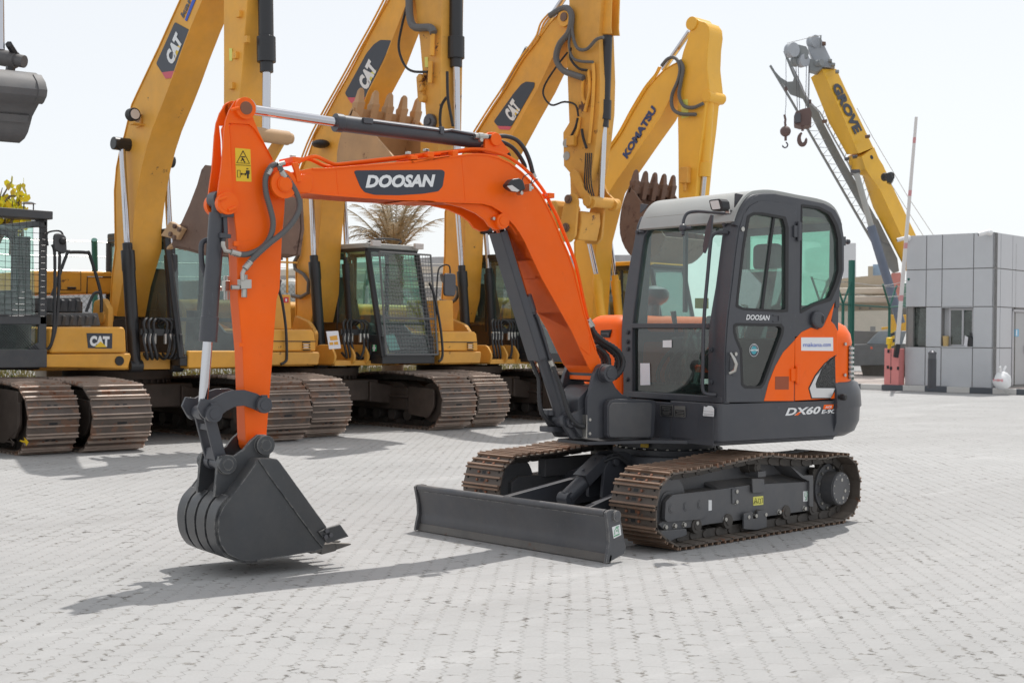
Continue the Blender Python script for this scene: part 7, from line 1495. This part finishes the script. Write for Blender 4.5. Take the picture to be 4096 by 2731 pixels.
def chain_fence(name, label, pts, zb, zt, loc, arms=True, tall=()):
    r = thing(name, label, 'fence', loc)
    for i, P in enumerate(pts):
        g = MB(Matrix.Translation(-loc)); ht = zt+(1.3 if i in tall else 0); rr_ = .10 if i in tall else .045; g.tube([V((P.x,P.y,zb)), V((P.x,P.y,ht))], rr_, 8)
        if arms and i not in tall:
            for s in (-1, 1): g.tube([V((P.x,P.y,zt)), V((P.x,P.y,zt))+fd*s*.62+V((0,0,.68))], .035, 6)
        g.build('post', FENCEG, r)
    for a, b in zip(pts, pts[1:]):
        g = MB(Matrix.Translation(-loc)); g.tube([V((a.x,a.y,zt-.02)), V((b.x,b.y,zt-.02))], .03, 6); g.build('top_rail', FENCEG, r); mesh_panel('wire_mesh', a, b, zb+.05, zt-.02, r, loc)
        if arms:
            g = MB(Matrix.Translation(-loc))
            for s in (-1, 1):
                for k in (.45, .95):
                    o1 = fd*s*.62*k+V((0,0,.68*k+zt)); g.tube([V((a.x,a.y,0))+o1, (V((a.x,a.y,0))+V((b.x,b.y,0)))/2+o1-V((0,0,.03)), V((b.x,b.y,0))+o1], .008, 4)
            g.build('barbed_wire', STEEL, r)
    return r
fd = dF.copy()
F1 = hit(450, 1325, 'Q', (0,0,.15), NZ); F2 = hit(695, 1310, 'Q', (0,0,.15), NZ)
fdir = (F2-F1).normalized(); pf = []
for x in (150, 330, 395, 695): pf.append(F1+fdir*((hit(x, 1320, 'Q', F1, V((fdir.y,-fdir.x,0)))-F1).dot(fdir)))
pf.append(PL+dS*.6); ztf = hit(695, 738, 'Q', F2, nF).z; fd = fdir.copy()
for q in pf: q.z = .15
chain_fence('chain_link_fence', 'green chain link fence with barbed Y arms between the orange machine and the gate house', pf, .15, ztf, pf[0].copy(), True, (2,))
# grey skips behind the fence
def at(x, y, crop, dist): q = ray(x, y, crop); return CAM+q*dist
def facing(loc): d = V((CAM.x-loc.x, CAM.y-loc.y, 0)).normalized(); return d, V((-d.y, d.x, 0))
def slab_at(name, mat, crop, pts, dist, th, parent=None, loc=None, bev=.02, label=None, cat=None, group=None, zmin=None):
    """an upright body: outline traced at its own distance, extended th metres away from the camera"""
    c0 = at(sum(p[0] for p in pts)/len(pts), sum(p[1] for p in pts)/len(pts), crop, dist); d, rt = facing(c0)
    P = [hit(x, y, crop, c0, d) for x, y in pts]
    if zmin is not None:
        for p in P: p.z = max(p.z, zmin)
    L = loc if loc is not None else V((c0.x, c0.y, 0)); g = MB(); vs = [p-L for p in P]+[p-L-d*th for p in P]; n = len(P)
    g.add(vs, [list(range(n)), list(range(2*n-1, n-1, -1))]+[[i, (i+1) % n, n+(i+1) % n, n+i] for i in range(n)])
    o = g.build(name, mat, parent, bev=bev)
    if parent is None: o.location = L; tag(o, label, cat, group)
    return o
SKIP = paint('battered_grey_steel', (.13, .14, .15), .6, .4, rust=.2, vary=.2); SKIPL = paint('light_grey_steel', (.30, .34, .38), .6, .4, rust=.1)
tr_ = thing('trailer', 'battered grey steel trailer bed behind the green fence', 'trailer', at(620, 1300, 'Q', 46)); tr_.location.z = 0; lt = V(tr_.location)
slab_at('side_wall', SKIP, 'Q', [(400,1035),(780,1030),(900,1030),(900,1190),(400,1200)], 46, 2.2, tr_, lt); slab_at('under_frame', UNDER, 'Q', [(470,1190),(860,1190),(840,1290),(500,1300)], 46.3, 1.8, tr_, lt)
slab_at('ramp', SKIPL, 'Q', [(520,1030),(600,945),(625,930),(835,930),(800,1035)], 46.6, 2.0, tr_, lt); slab_at('tail_lamp', flat('tail_lamp_red', (.75,.12,.05), .4), 'Q', [(550,1052),(568,1050),(570,1070),(553,1072)], 45.9, .05, tr_, lt)
for k in range(5): slab_at('stripe', YELLST if k % 2 == 0 else BLACK, 'Q', [(706,925+k*26),(742,910+k*26),(742,934+k*26),(706,950+k*26)], 45.8, .05, tr_, lt, bev=0)
slab_at('dump_body', SKIP, 'Q', [(395,925),(620,932),(620,1035),(395,1035)], 52, 2, None, None, label='dark grey dump body behind the trailer, low beside the tall green post', cat='container')
# crane ------------------------------------------------------------------------------------------------------------
CD = 46.0
cr = thing('mobile_crane', 'yellow mobile crane with long telescopic boom raised behind the gate house', 'crane', at(900, 1400, 'P', 50)); cr.location.z = 0; lcq = V(cr.location)
def cP(x, y, dd=0, crop='P'): return at(x, y, crop, CD+dd)-lcq
def beam(name, mat, L, M, Rr, dl=1.0, dr=.45, parent=cr, bev=.02):
    vs = []
    for l, m_, r_ in zip(L, M, Rr):
        l3, m3, r3 = cP(*l, dl), cP(*m_, 0), cP(*r_, dr); vs += [l3, m3, r3, l3+r3-m3]
    k = len(L); g = MB(); g.add(vs, [[i*4+j, i*4+(j+1) % 4, (i+1)*4+(j+1) % 4, (i+1)*4+j] for i in range(k-1) for j in range(4)]+[[3,2,1,0], [(k-1)*4+j for j in range(4)]]); return g.build(name, mat, parent, bev=bev)
beam('boom_section', GROVEY, [(345,300),(450,560),(552,740)], [(410,252),(520,500),(618,735)], [(492,250),(595,470),(705,700)])
beam('base_section', GROVEY, [(556,750),(572,838),(640,860),(700,1040),(868,1362),(960,1540)], [(636,752),(660,825),(682,860),(745,950),(872,1225),(960,1420)], [(708,696),(735,760),(760,800),(830,955),(945,1195),(1060,1420)], 1.15, .5)
g = MB(); a, b, c = cP(465, 345, -.02), cP(598, 622, -.02), cP(505, 305, .2)
d_ = (b-a).normalized(); fn = (cP(410,252)-cP(492,250,.45)).cross(cP(618,735)-cP(410,252)).normalized(); fn = fn if fn.dot(CAM-lcq-a) > 0 else -fn
# lay the lettering on the lit face
def face_pt(x, y): r_ = ray(x, y, 'P'); p0 = cP(410,252); n_ = fn; q = CAM-lcq; return q+r_*((p0-q).dot(n_)/r_.dot(n_))
a, b, c = face_pt(458, 350), face_pt(592, 628), face_pt(498, 318); d_ = (b-a).normalized(); hgt = ((c-a)-d_*(c-a).dot(d_)).length
writing('GROVE', a, b, hgt, fn, 'brand_lettering', NAVY, cr, .06, 0, .05)
g = MB(); c_ = face_pt(688, 757)+fn*.03; g.cyl(c_, c_+fn*.02, .075, 20); g.build('boom_hole', BLACK, cr)
GREYC = paint('crane_grey', (.22, .24, .25), .5, .2); GREYL = paint('crane_light_grey', (.38, .41, .45), .5, .2)
slabC = lambda name, mat, pts, dd, th, crop='P', bev=.02: slab_at(name, mat, crop, pts, CD+dd, th, cr, lcq, bev)
slabC('boom_head', GREYL, [(345,85),(375,68),(405,75),(430,130),(485,245),(412,242),(360,200),(330,130)], .2, .8)
slabC('boom_head_plate', GREYC, [(210,110),(262,108),(320,122),(335,150),(330,190),(290,195),(250,170)], -.2, .5)
slabC('winch_block', GREYC, [(330,190),(400,205),(412,245),(380,268),(335,255)], -.1, .6)
def disc(x, y, r_, dd, mat, name='sheave', crop='P', th=.14):
    r_ = r_*.26; th = th*.9
    c = cP(x, y, dd, crop); d, rt = facing(c+lcq); ax_ = (d*.72+rt*.69); g = MB(); g.lathe(c-ax_*th, c+ax_*th, [(0,r_),(th*.5,r_),(th*.7,r_*.9),(th*1.3,r_*.9),(th*1.5,r_),(th*2,r_)], 24); return g.build(name, mat, cr)
disc(238, 145, .95, -.3, GREYL); disc(362, 98, .85, .3, GREYL); disc(268, 205, .75, 0, GREYC); disc(300, 205, .85, -.1, GREYL); disc(395, 218, .45, -.2, GREYC)
def rod3(name, mat, p, r_=.05, dd=0, crop='P', n=6): g = MB(); g.tube([cP(x, y, dd, crop) for x, y in p], r_, n); return g.build(name, mat, cr)
rod3('stay_rope', STEEL, [(210,105),(375,65),(405,60)], .01); rod3('mast', GREYC, [(400,130),(404,60)], .03)
for p in ((425,102),(460,200),(478,222),(500,262)): slabC('fitting', BRONZE if p[0] == 425 else GREYC, [(p[0]-14,p[1]-8),(p[0]+8,p[1]-6),(p[0]+8,p[1]+8),(p[0]-14,p[1]+8)], -.2, .3)
# jib: chord, solid web plate, lattice
ch1 = [(115,232),(240,440),(400,720),(700,1240)]; pl1 = [(200,330),(235,455)]
rod3('jib_chord', GREYC, ch1, .045, 1.2); 
slabC('jib_plate', GREYC, [(115,235),(175,300),(215,325),(245,322),(250,300),(235,265),(190,150),(200,150),(262,270),(300,350),(330,440),(380,470),(420,560),(520,750),(640,960),(730,1120),(800,1250),(760,1240),(640,1060),(540,880),(440,700),(350,520),(300,420),(230,395)], 1.5, .12, bev=0)
slabC('jib_root', GREYC, [(690,1080),(730,1110),(840,1330),(850,1400),(815,1410),(790,1380),(700,1200)], 1.1, .8)
left_c = lambda t_: (115+(700-115)*t_, 232+(1240-232)*t_); 
ri = [(350,520),(440,700),(540,880),(640,1060),(740,1225)]
for i in range(14):
    t0_ = .32+.66*i/14; a_ = left_c(t0_); b_ = left_c(t0_+.047); yy = (a_[1]+b_[1])/2-20; xr_ = 330+(yy-480)*.548; 
    rod3('lattice_bar', GREYL, [a_, (xr_, yy), b_], .012, 1.25, n=4)
rc_ = [(250,190),(340,420),(420,560),(520,720),(640,960)]; rod3('jib_chord', GREYL, [(240,240),(330,430),(400,500),(480,650),(560,790),(660,1000)], .03, .9)
for i in range(9): y0 = 470+i*60; x0_ = 385+(y0-480)*.53; rod3('lattice_bar', GREYL, [(x0_, y0), (x0_+52, y0-22), (x0_+34, y0+48)], .012, 1.0, n=4)
# hoist ropes, block, hooks
for x in (262, 275, 322, 335, 340): rod3('hoist_rope', DARKST, [(x, 235), (x+(8 if x < 300 else -6), 485)], .012, -.4, n=5)
for x in (205,): rod3('hoist_rope', DARKST, [(x, 165), (x, 455), (x-6, 520)], .010, -.5, n=5)
REDW = paint('worn_red_paint', (.12, .075, .07), .6, .3, rust=.3)
hb = slabC('hook_block', REDW, [(260,495),(300,478),(340,470),(352,500),(350,560),(330,572),(285,575),(250,565),(250,520)], -.5, .9); slabC('block_cheek', DARKST, [(255,505),(288,500),(290,555),(255,560)], -.55, .1)
rod3('hook_shank', REDW, [(298,570),(300,605)], .045, -.4, n=10)
c0 = cP(300, 650, -.4); d0, r0 = facing(c0+lcq); g = MB(); q = [c0+r0*(math.cos(R(a))*.12)+V((0,0,1))*(math.sin(R(a))*.20) for a in range(100, 385, 15)]; g.tube(q, [.035+.045*math.sin(PI*i/(len(q)-1)) if i < len(q)-1 else .012 for i in range(len(q))], 10); g.build('large_hook', REDW, cr)
g = MB(); g.ball(cP(202, 607, -.5), .185); g.build('headache_ball', REDW, cr); rod3('ball_swivel', REDW, [(196,512),(202,540),(200,560),(204,585)], .04, -.5, n=8); rod3('ball_swivel', REDW, [(203,628),(203,660)], .045, -.5, n=8); slabC('overhaul_weight', REDW, [(197,352),(210,350),(215,365),(205,372),(196,368)], -.5, .3); slabC('rope_socket', REDW, [(336,425),(350,425),(350,442),(336,442)], -.3, .3)
c0 = cP(200, 685, -.5); g = MB(); q = [c0+r0*(math.cos(R(a))*.085)+V((0,0,1))*(math.sin(R(a))*.09) for a in range(75, -190, -15)]; g.tube(q, [.025]*(len(q)-1)+[.008], 8); g.build('small_hook', DARKST, cr)
# lift cylinder
cyA, cyB, cyC = cP(605, 842, -.3), cP(690, 1146, -.3), cP(860, 1700, -.3); rr_ = 17/1.4252/FPX*CD
g = MB(); g.cyl(cyA, cyB+(cyC-cyB)*.03, rr_, 18); g.build('lift_rod', ROOFW, cr); g = MB(); g.cyl(cyB, cyC, rr_*1.5, 20); g.build('lift_cylinder', paint('steel_blue_paint', (.13,.16,.22), .5, .1), cr)
slabC('cylinder_mount', DARKST, [(575,825),(625,822),(630,838),(600,848),(572,840)], -.4, .8); disc(785, 865, .55, -.4, BLACKM, 'floodlight', th=.2); slabC('floodlight_box', BLACKM, [(775,845),(798,840),(820,878),(805,903),(780,895)], -.7, .5)
rod3('hoist_line', STEEL, [(610,475),(700,640),(900,980),(1040,1190),(1200,1430)], .010, .3); rod3('hoist_line', STEEL, [(800,900),(980,1190),(1100,1390)], .010, .3)
for p in ((552,760),(598,748),(425,545),(670,632)): slabC('boom_fitting', BRONZE if p[1] < 700 else DARKST, [(p[0]-16,p[1]-4),(p[0]+16,p[1]-8),(p[0]+14,p[1]+4),(p[0]-12,p[1]+8)], -.3, .4)
slab_at('carrier_body', GROVEY, 'Q', [(712,800),(900,800),(980,800),(980,925),(712,925),(700,905),(640,920),(636,900),(712,890)], 50, 3, cr, lcq); slab_at('carrier_cab', paint('green_cab', (.15,.28,.24), .4), 'Q', [(800,560),(880,540),(900,780),(800,760)], 51, 2, cr, lcq)
slab_at('counter_plate', SKIP, 'Q', [(700,740),(880,745),(880,800),(700,800)], 50.2, 2, cr, lcq)
# ================================================================== far buildings
BEIGE = paint('beige_render', (.44, .38, .29), .8, .15, vary=.06); BEIGE2 = paint('cream_wall', (.55, .50, .42), .8, .1, vary=.05); GREYW = paint('grey_sheeting', (.40, .40, .41), .6, .1)
def bldg(mat, crop, pts, dist, th, label, name='building', windows=()):
    c0 = at(sum(p[0] for p in pts)/len(pts), pts[0][1], crop, dist); r = thing(name, label, 'building', (c0.x, c0.y, 0)); L = V((c0.x, c0.y, 0)); slab_at('wall', mat, crop, pts, dist, th, r, L, 0)
    for w_ in windows: slab_at('window', JOINT if len(w_) < 6 else w_[5], crop, [(w_[0],w_[1]),(w_[2],w_[1]),(w_[2],w_[3]),(w_[0],w_[3])], dist-.1, .2, r, L, 0)
    return r, L
r, L = bldg(BEIGE, 'Q', [(200,530),(500,500),(800,480),(800,990),(200,990)], 82, 20, 'long beige hall with stepped ledges beyond the fence', windows=[(462,742,478,760),(540,742,560,760),(600,742,640,758)])
for y0, y1, o_ in ((590,640,-1.2),(655,705,-2.0)): slab_at('roof_ledge', BEIGE2, 'Q', [(200,y0),(800,y0-4),(800,y1),(200,y1)], 82+o_, 1, r, L, .1)
bldg(BEIGE2, 'Q', [(300,775),(715,765),(715,1000),(300,1000)], 70, 8, 'low cream building with one small window behind the fence', windows=[(545,893,592,930)])
bldg(paint('hazy_white_render', (.62,.62,.63), .8, 0, vary=.02), 'Q', [(335,240),(438,240),(440,760),(335,760)], 230, 20, 'pale tower block far away right of the orange machine', windows=[(340,420,372,500),(366,414,392,484)] if False else [])
bldg(BEIGE, 'Q', [(533,422),(572,420),(572,760),(533,760)], 150, 12, 'narrow beige block beside the blue-grey block'); bldg(paint('blue_grey_panels', (.30,.40,.52), .5, 0), 'Q', [(571,407),(640,405),(640,760),(571,760)], 152, 12, 'blue-grey block far behind the crane cylinder')
bldg(paint('faded_red_sheeting', (.50,.20,.17), .6, .1), 'Q', [(715,475),(790,470),(790,760),(740,760)], 75, 6, 'faded red metal structure standing behind the crane cylinder')
r, L = bldg(GREYW, 'W', [(-200,640),(300,650),(600,640),(700,612),(1000,590),(1500,585),(1500,900),(-200,900)], 62, 12, 'long pale grey warehouse far behind the row of machines')
for y0 in (620, 655, 690): slab_at('wall_band', BEIGE2, 'W', [(600,y0),(1500,y0-18),(1500,y0-4),(600,y0+14)], 61.8, .3, r, L, 0)
tk = thing('tank_truck', 'dusty white tank truck between the second machine\'s rail and boom', 'truck', (-8, -20, 0)); lk = V((-8,-20,0)); slab_at('tank', ROOFW, 'W', [(636,640),(700,636),(700,730),(636,730)], 34, 2.2, tk, lk, .3); slab_at('chassis', SKIP, 'W', [(640,728),(700,728),(700,800),(640,800)], 34, 2, tk, lk)
# ================================================================== fence and scrub behind the row
YB = -15.2
pts = [V((x, YB, 0)) for x in (6, 3, 0, -3, -6, -9, -12, -15)]; fd = V((0,1,0))
g = thing('chain_link_fence', 'green posts and barbed wire of the fence behind the yellow machines', 'fence', pts[0]); FB = g
for P in pts:
    g = MB(Matrix.Translation(-pts[0])); g.tube([P, P+V((0,0,2.4))], .05, 8); g.tube([P+V((0,0,2.4)), P+V((.28,.5,3.0))], .05, 8); g.build('post', FENCEG, FB)
for a, b in zip(pts, pts[1:]):
    mesh_panel('wire_mesh', a, b, 0, 2.4, FB, pts[0]); g = MB(Matrix.Translation(-pts[0]))
    for k in (.15, .55, .95): o1 = V((.28*k, .5*k, 2.4+.6*k)); g.tube([a+o1, (a+b)/2+o1-V((0,0,.05)), b+o1], .009, 4)
    g.build('barbed_wire', STEEL, FB)
# scrub: dry grass and leafy vines at the foot of the fence
def scatter(name, mat, n, fn, label, cat):
    vs, fs = [], []
    for i in range(n):
        q = fn(i)
        if q is None: continue
        b = len(vs); vs += [tuple(p) for p in q]; fs.append(tuple(range(b, b+len(q))))
    me = bpy.data.meshes.new(name); me.from_pydata(vs, [], fs); me.materials.append(mat); o = link(bpy.data.objects.new(name, me)); return tag(o, label, cat, kind='stuff')
def leafmat(name, cols, rough=.6, trans=.3):
    m, t, b = nodes(name); g_ = t.nodes.new('ShaderNodeNewGeometry'); r = t.nodes.new('ShaderNodeValToRGB'); cr_ = r.color_ramp
    while len(cr_.elements) > 1: cr_.elements.remove(cr_.elements[0])
    for i, c in enumerate(cols): e = cr_.elements[0] if i == 0 else cr_.elements.new(i/(len(cols)-1)); e.position = i/(len(cols)-1); e.color = tuple(c)+(1,)
    t.links.new(g_.outputs['Random Per Island'], r.inputs[0]); t.links.new(r.outputs[0], b.inputs['Base Color']); b.inputs['Roughness'].default_value = rough
    tl_ = nn(t, 'BsdfTranslucent'); t.links.new(r.outputs[0], tl_.inputs[0]); mx = nn(t, 'MixShader'); mx.inputs[0].default_value = trans; t.links.new(b.outputs[0], mx.inputs[1]); t.links.new(tl_.outputs[0], mx.inputs[2]); t.links.new(mx.outputs[0], t.nodes['Material Output'].inputs[0]); return m
rd = random.Random(3)
def blade(i):
    x = rd.uniform(-14, 5); y = YB+rd.uniform(-.5, .9); h = rd.uniform(.4, 1.15)*(1 if rd.random() < .7 else 1.2); l = V((rd.uniform(-.4,.4), rd.uniform(-.3,.3), 0))*h; w = .012
    return [V((x-w, y, 0)), V((x+w, y, 0)), V((x, y, h))+l]
scatter('dry_grass', leafmat('straw', [(.36,.30,.14), (.22,.20,.07), (.45,.38,.20), (.12,.14,.04)]), 9000, blade, 'dry grass and weeds along the fence behind the tracks', 'grass')
def leafq(c, s, r_): 
    n = V((r_.gauss(0,1), r_.gauss(0,1), r_.gauss(0,1))).normalized(); a = n.orthogonal().normalized(); b = n.cross(a); an = r_.uniform(0, 2*PI); a, b = a*math.cos(an)+b*math.sin(an), b*math.cos(an)-a*math.sin(an)
    return [c-a*s, c-b*s*.45, c+a*s*.9, c+b*s*.45]
def vine(i):
    x = rd.uniform(-14, 5); cl = noise.noise(V((x*.8, 1, 0)))+.3
    if rd.random() > .35+cl: return None
    z = abs(rd.gauss(0, .55)); return leafq(V((x, YB+.15+rd.gauss(0, .22), z)), rd.uniform(.025, .06), rd)
scatter('creepers', leafmat('vine_leaf', [(.05,.09,.02), (.10,.13,.03), (.30,.30,.05), (.20,.15,.05), (.42,.36,.06)]), 22000, vine, 'yellow-green creepers on the fence behind the tracks', 'vines')
# palm behind the second machine
pl = thing('palm_tree', 'half dry date palm behind the barred cab, fronds fanning above it', 'tree', (-6.5, -14.0, 0)); lp_ = V((-6.5,-14.0,0))
c0 = hit(905, 588, 'W', lp_, NY); bx0 = c0.x; pl.location = (bx0, -14, 0); lp_ = V((bx0, -14, 0)); zc = c0.z
g = MB(); pr = []
for i in range(24): z = zc*i/23; pr.append((z, .22+.03*(i % 2)-.002*i))
g.lathe((0,0,0), (0,0,zc), pr, 12); g.build('trunk', paint('palm_bark', (.16,.11,.07), .85, .2, peel=.4), pl)
pm = leafmat('dry_frond', [(.42,.34,.24), (.34,.28,.19), (.28,.23,.15), (.48,.41,.31)]); rp = random.Random(5)
cv_, cf_ = [], []
for k in range(32):
    az = rp.uniform(0, 2*PI); el = rp.uniform(.88, 1.52); L = rp.uniform(1.2, 2.1); dr_ = V((math.cos(az)*math.cos(el), math.sin(az)*math.cos(el), math.sin(el))); pts_ = []
    for i in range(13): t_ = i/12; pts_.append(V((0,0,zc-.1))+dr_*L*t_+V((math.cos(az), math.sin(az), 0))*.35*t_*t_-V((0,0,1))*(.55*t_*t_*t_))
    g = MB(); g.tube(pts_, [.022-.018*i/12 for i in range(13)], 4)
    for i in range(2, 12):
        for q in range(4):
            t_ = q/4; c_ = pts_[i].lerp(pts_[i+1], t_); tg = (pts_[i+1]-pts_[i]).normalized(); sd_ = tg.cross(V((0,0,1))).normalized()
            for s in (-1, 1):
                if rp.random() < .10: continue
                ll = .42*(1-abs(i/12-.45))*rp.uniform(.7, 1.1); tip_ = c_+sd_*s*ll*.55+tg*ll*.75-V((0,0,1))*ll*rp.uniform(.0,.5); w_ = tg*.013; g.add([c_-w_, c_+w_, tip_], [(0,1,2)])
    g.build('frond', pm, pl, sm=False)
# tree at the left border
tl_ = thing('tree', 'tree with sparse large yellow-green leaves above the caged cab', 'tree', (-1.05, -13.2, 0)); lt_ = V((1.6,-13.2,0)); rt_ = random.Random(9)
lm = leafmat('autumn_leaf', [(.60,.58,.02), (.60,.60,.03), (.72,.54,.03), (.50,.52,.04), (.42,.26,.05)], .5, .45)
BARK = paint('grey_bark', (.12,.10,.08), .85, .2, peel=.4)
g = MB(); g.tube([V((1.4,0,0)), V((1.2,.1,1.5)), V((.7,0,2.8)), V((.3,-.1,3.4))], [.12,.10,.07,.04], 8); trk = g.build('trunk', BARK, tl_)
br_ = []; 
for k in range(16):
    a = V((rt_.uniform(.2,1.2), 0, rt_.uniform(2.4,3.3))); b = V((rt_.uniform(.18,1.5), rt_.uniform(-.4,.4), rt_.uniform(3.28,3.78))); b.z -= .45*max(0, .5-b.x); br_.append((a, b)); g = MB(); g.tube([a, (a+b)/2+V((0,0,.12)), b], [.03,.018,.006], 5); g.build('branch', BARK, tl_)
g = MB()
for k in range(330):
    a, b = rt_.choice(br_); t_ = rt_.uniform(.35, 1.02); c_ = a.lerp(b, t_)+V((rt_.gauss(0,.06), rt_.gauss(0,.08), rt_.gauss(0,.06))); s_ = rt_.uniform(.045,.085); n_ = V((rt_.gauss(0,.6), rt_.gauss(.8,.5), rt_.gauss(0,.5))).normalized(); dn = V((rt_.gauss(0,.4), rt_.gauss(0,.3), -1)).normalized(); dn = (dn-n_*dn.dot(n_)).normalized(); sd_ = n_.cross(dn)
    g.add([c_-dn*s_*.9, c_-dn*s_*.35+sd_*s_*.62, c_+dn*s_*.35+sd_*s_*.5, c_+dn*s_*1.05, c_+dn*s_*.35-sd_*s_*.5, c_-dn*s_*.35-sd_*s_*.62], [(0,1,2,3), (0,3,4,5)])
g.build('foliage', lm, tl_, sm=False)
# concrete block behind the tracks at left
q = hit(480, 712, 'T', (0,-13.2,0), NY); g = MB(); g.box((0,0,q.z/2+.25), (.42,.4,q.z+.5 if q.z > 0 else .6)); o = g.build('concrete_block', paint('old_concrete', (.40,.36,.31), .85, .4, vary=.12), None, bev=.02); o.location = (q.x, -13.2, 0); tag(o, 'short weathered concrete block in the dry grass behind the tracks', 'block')
# ================================================================== pieces of a kind that were laid together become parts of their own
def split_pieces(o, most=14):
    me = o.data; n = len(me.vertices); par = list(range(n))
    def find(a):
        while par[a] != a: par[a] = par[par[a]]; a = par[a]
        return a
    for e in me.edges:
        a, b = find(e.vertices[0]), find(e.vertices[1])
        if a != b: par[a] = b
    isl = {}
    for i in range(n): isl.setdefault(find(i), []).append(i)
    bx = []
    for ids in isl.values():
        cs = [me.vertices[i].co for i in ids]; bx.append([[min(c[k] for c in cs)-.002 for k in range(3)], [max(c[k] for c in cs)+.002 for k in range(3)], ids])
    ch = True
    while ch:
        ch = False; nb = []
        for q in bx:
            for r in nb:
                if all(q[0][k] <= r[1][k] and q[1][k] >= r[0][k] for k in range(3)):
                    r[0] = [min(q[0][k], r[0][k]) for k in range(3)]; r[1] = [max(q[1][k], r[1][k]) for k in range(3)]; r[2] += q[2]; ch = True; break
            else: nb.append(q)
        bx = nb
    if not 2 <= len(bx) <= most: return
    own = {}
    for k, q in enumerate(bx):
        for i in q[2]: own[i] = k
    sm = [p.use_smooth for p in me.polygons]; data = [(list(p.vertices), own[p.vertices[0]]) for p in me.polygons]; co = [v.co.copy() for v in me.vertices]; mats = list(me.materials)
    for k in range(len(bx)):
        ids = sorted(bx[k][2]); mp = {v: i for i, v in enumerate(ids)}
        m2 = bpy.data.meshes.new(me.name); m2.from_pydata([co[v] for v in ids], [], [[mp[v] for v in f] for f, w_ in data if w_ == k])
        for m in mats: m2.materials.append(m)
        if sm and sm[0]: m2.polygons.foreach_set('use_smooth', [True]*len(m2.polygons)); m2.set_sharp_from_angle(angle=R(35))
        if k == 0: o.data = m2
        else:
            c = o.copy(); c.data = m2; scn.collection.objects.link(c)
SPLIT = ('link_pin', 'idler_guard', 'boom_foot_pin', 'arm_pin_boss', 'shut_off_valve', 'chain', 'pin_boss', 'cylinder_lug', 'arm_cylinder_lug', 'lug_bolt', 'cylinder_eye', 'hose_fitting', 'clamp_nut', 'pipe_clamp', 'steel_pipe', 'roof_rail', 'lifting_eye', 'door_hinge', 'panel_hinge', 'frame_fitting', 'frame_bolt', 'drive_bolt', 'cutter_bolt', 'hood_bolt', 'control_console', 'travel_lever', 'coupler_pin', 'plate_hole', 'roller_bracket', 'boom_bracket', 'grease_fitting', 'track_guide', 'hose_clamp', 'swing_bar', 'cylinder_bracket', 'lock_fitting', 'lamp_mount', 'lamp_cable', 'louvre', 'rod_guard', 'hose_guard', 'boom_foot_bracket', 'pipe_manifold', 'edge_flange', 'flange', 'stripe', 'window_reveal', 'cylinder_valve', 'bucket_linkage', 'side_plate', 'lamp_bracket', 'arm_hose', 'engine_house', 'operator_seat', 'tool_box', 'seat_back', 'coupler_body', 'cylinder_lug', 'recoil_housing', 'weld_seam', 'floor_hose', 'dash_panel', 'inner_grab_bar', 'printed_photo', 'lamp_grille', 'yellow_triangle', 'chassis', 'house')
for o in list(scn.objects):
    if o.type == 'MESH' and o.parent and o.name.split('.')[0] in SPLIT and not o.children and len(o.data.materials) == 1 and len(o.data.vertices) < 15000: split_pieces(o)
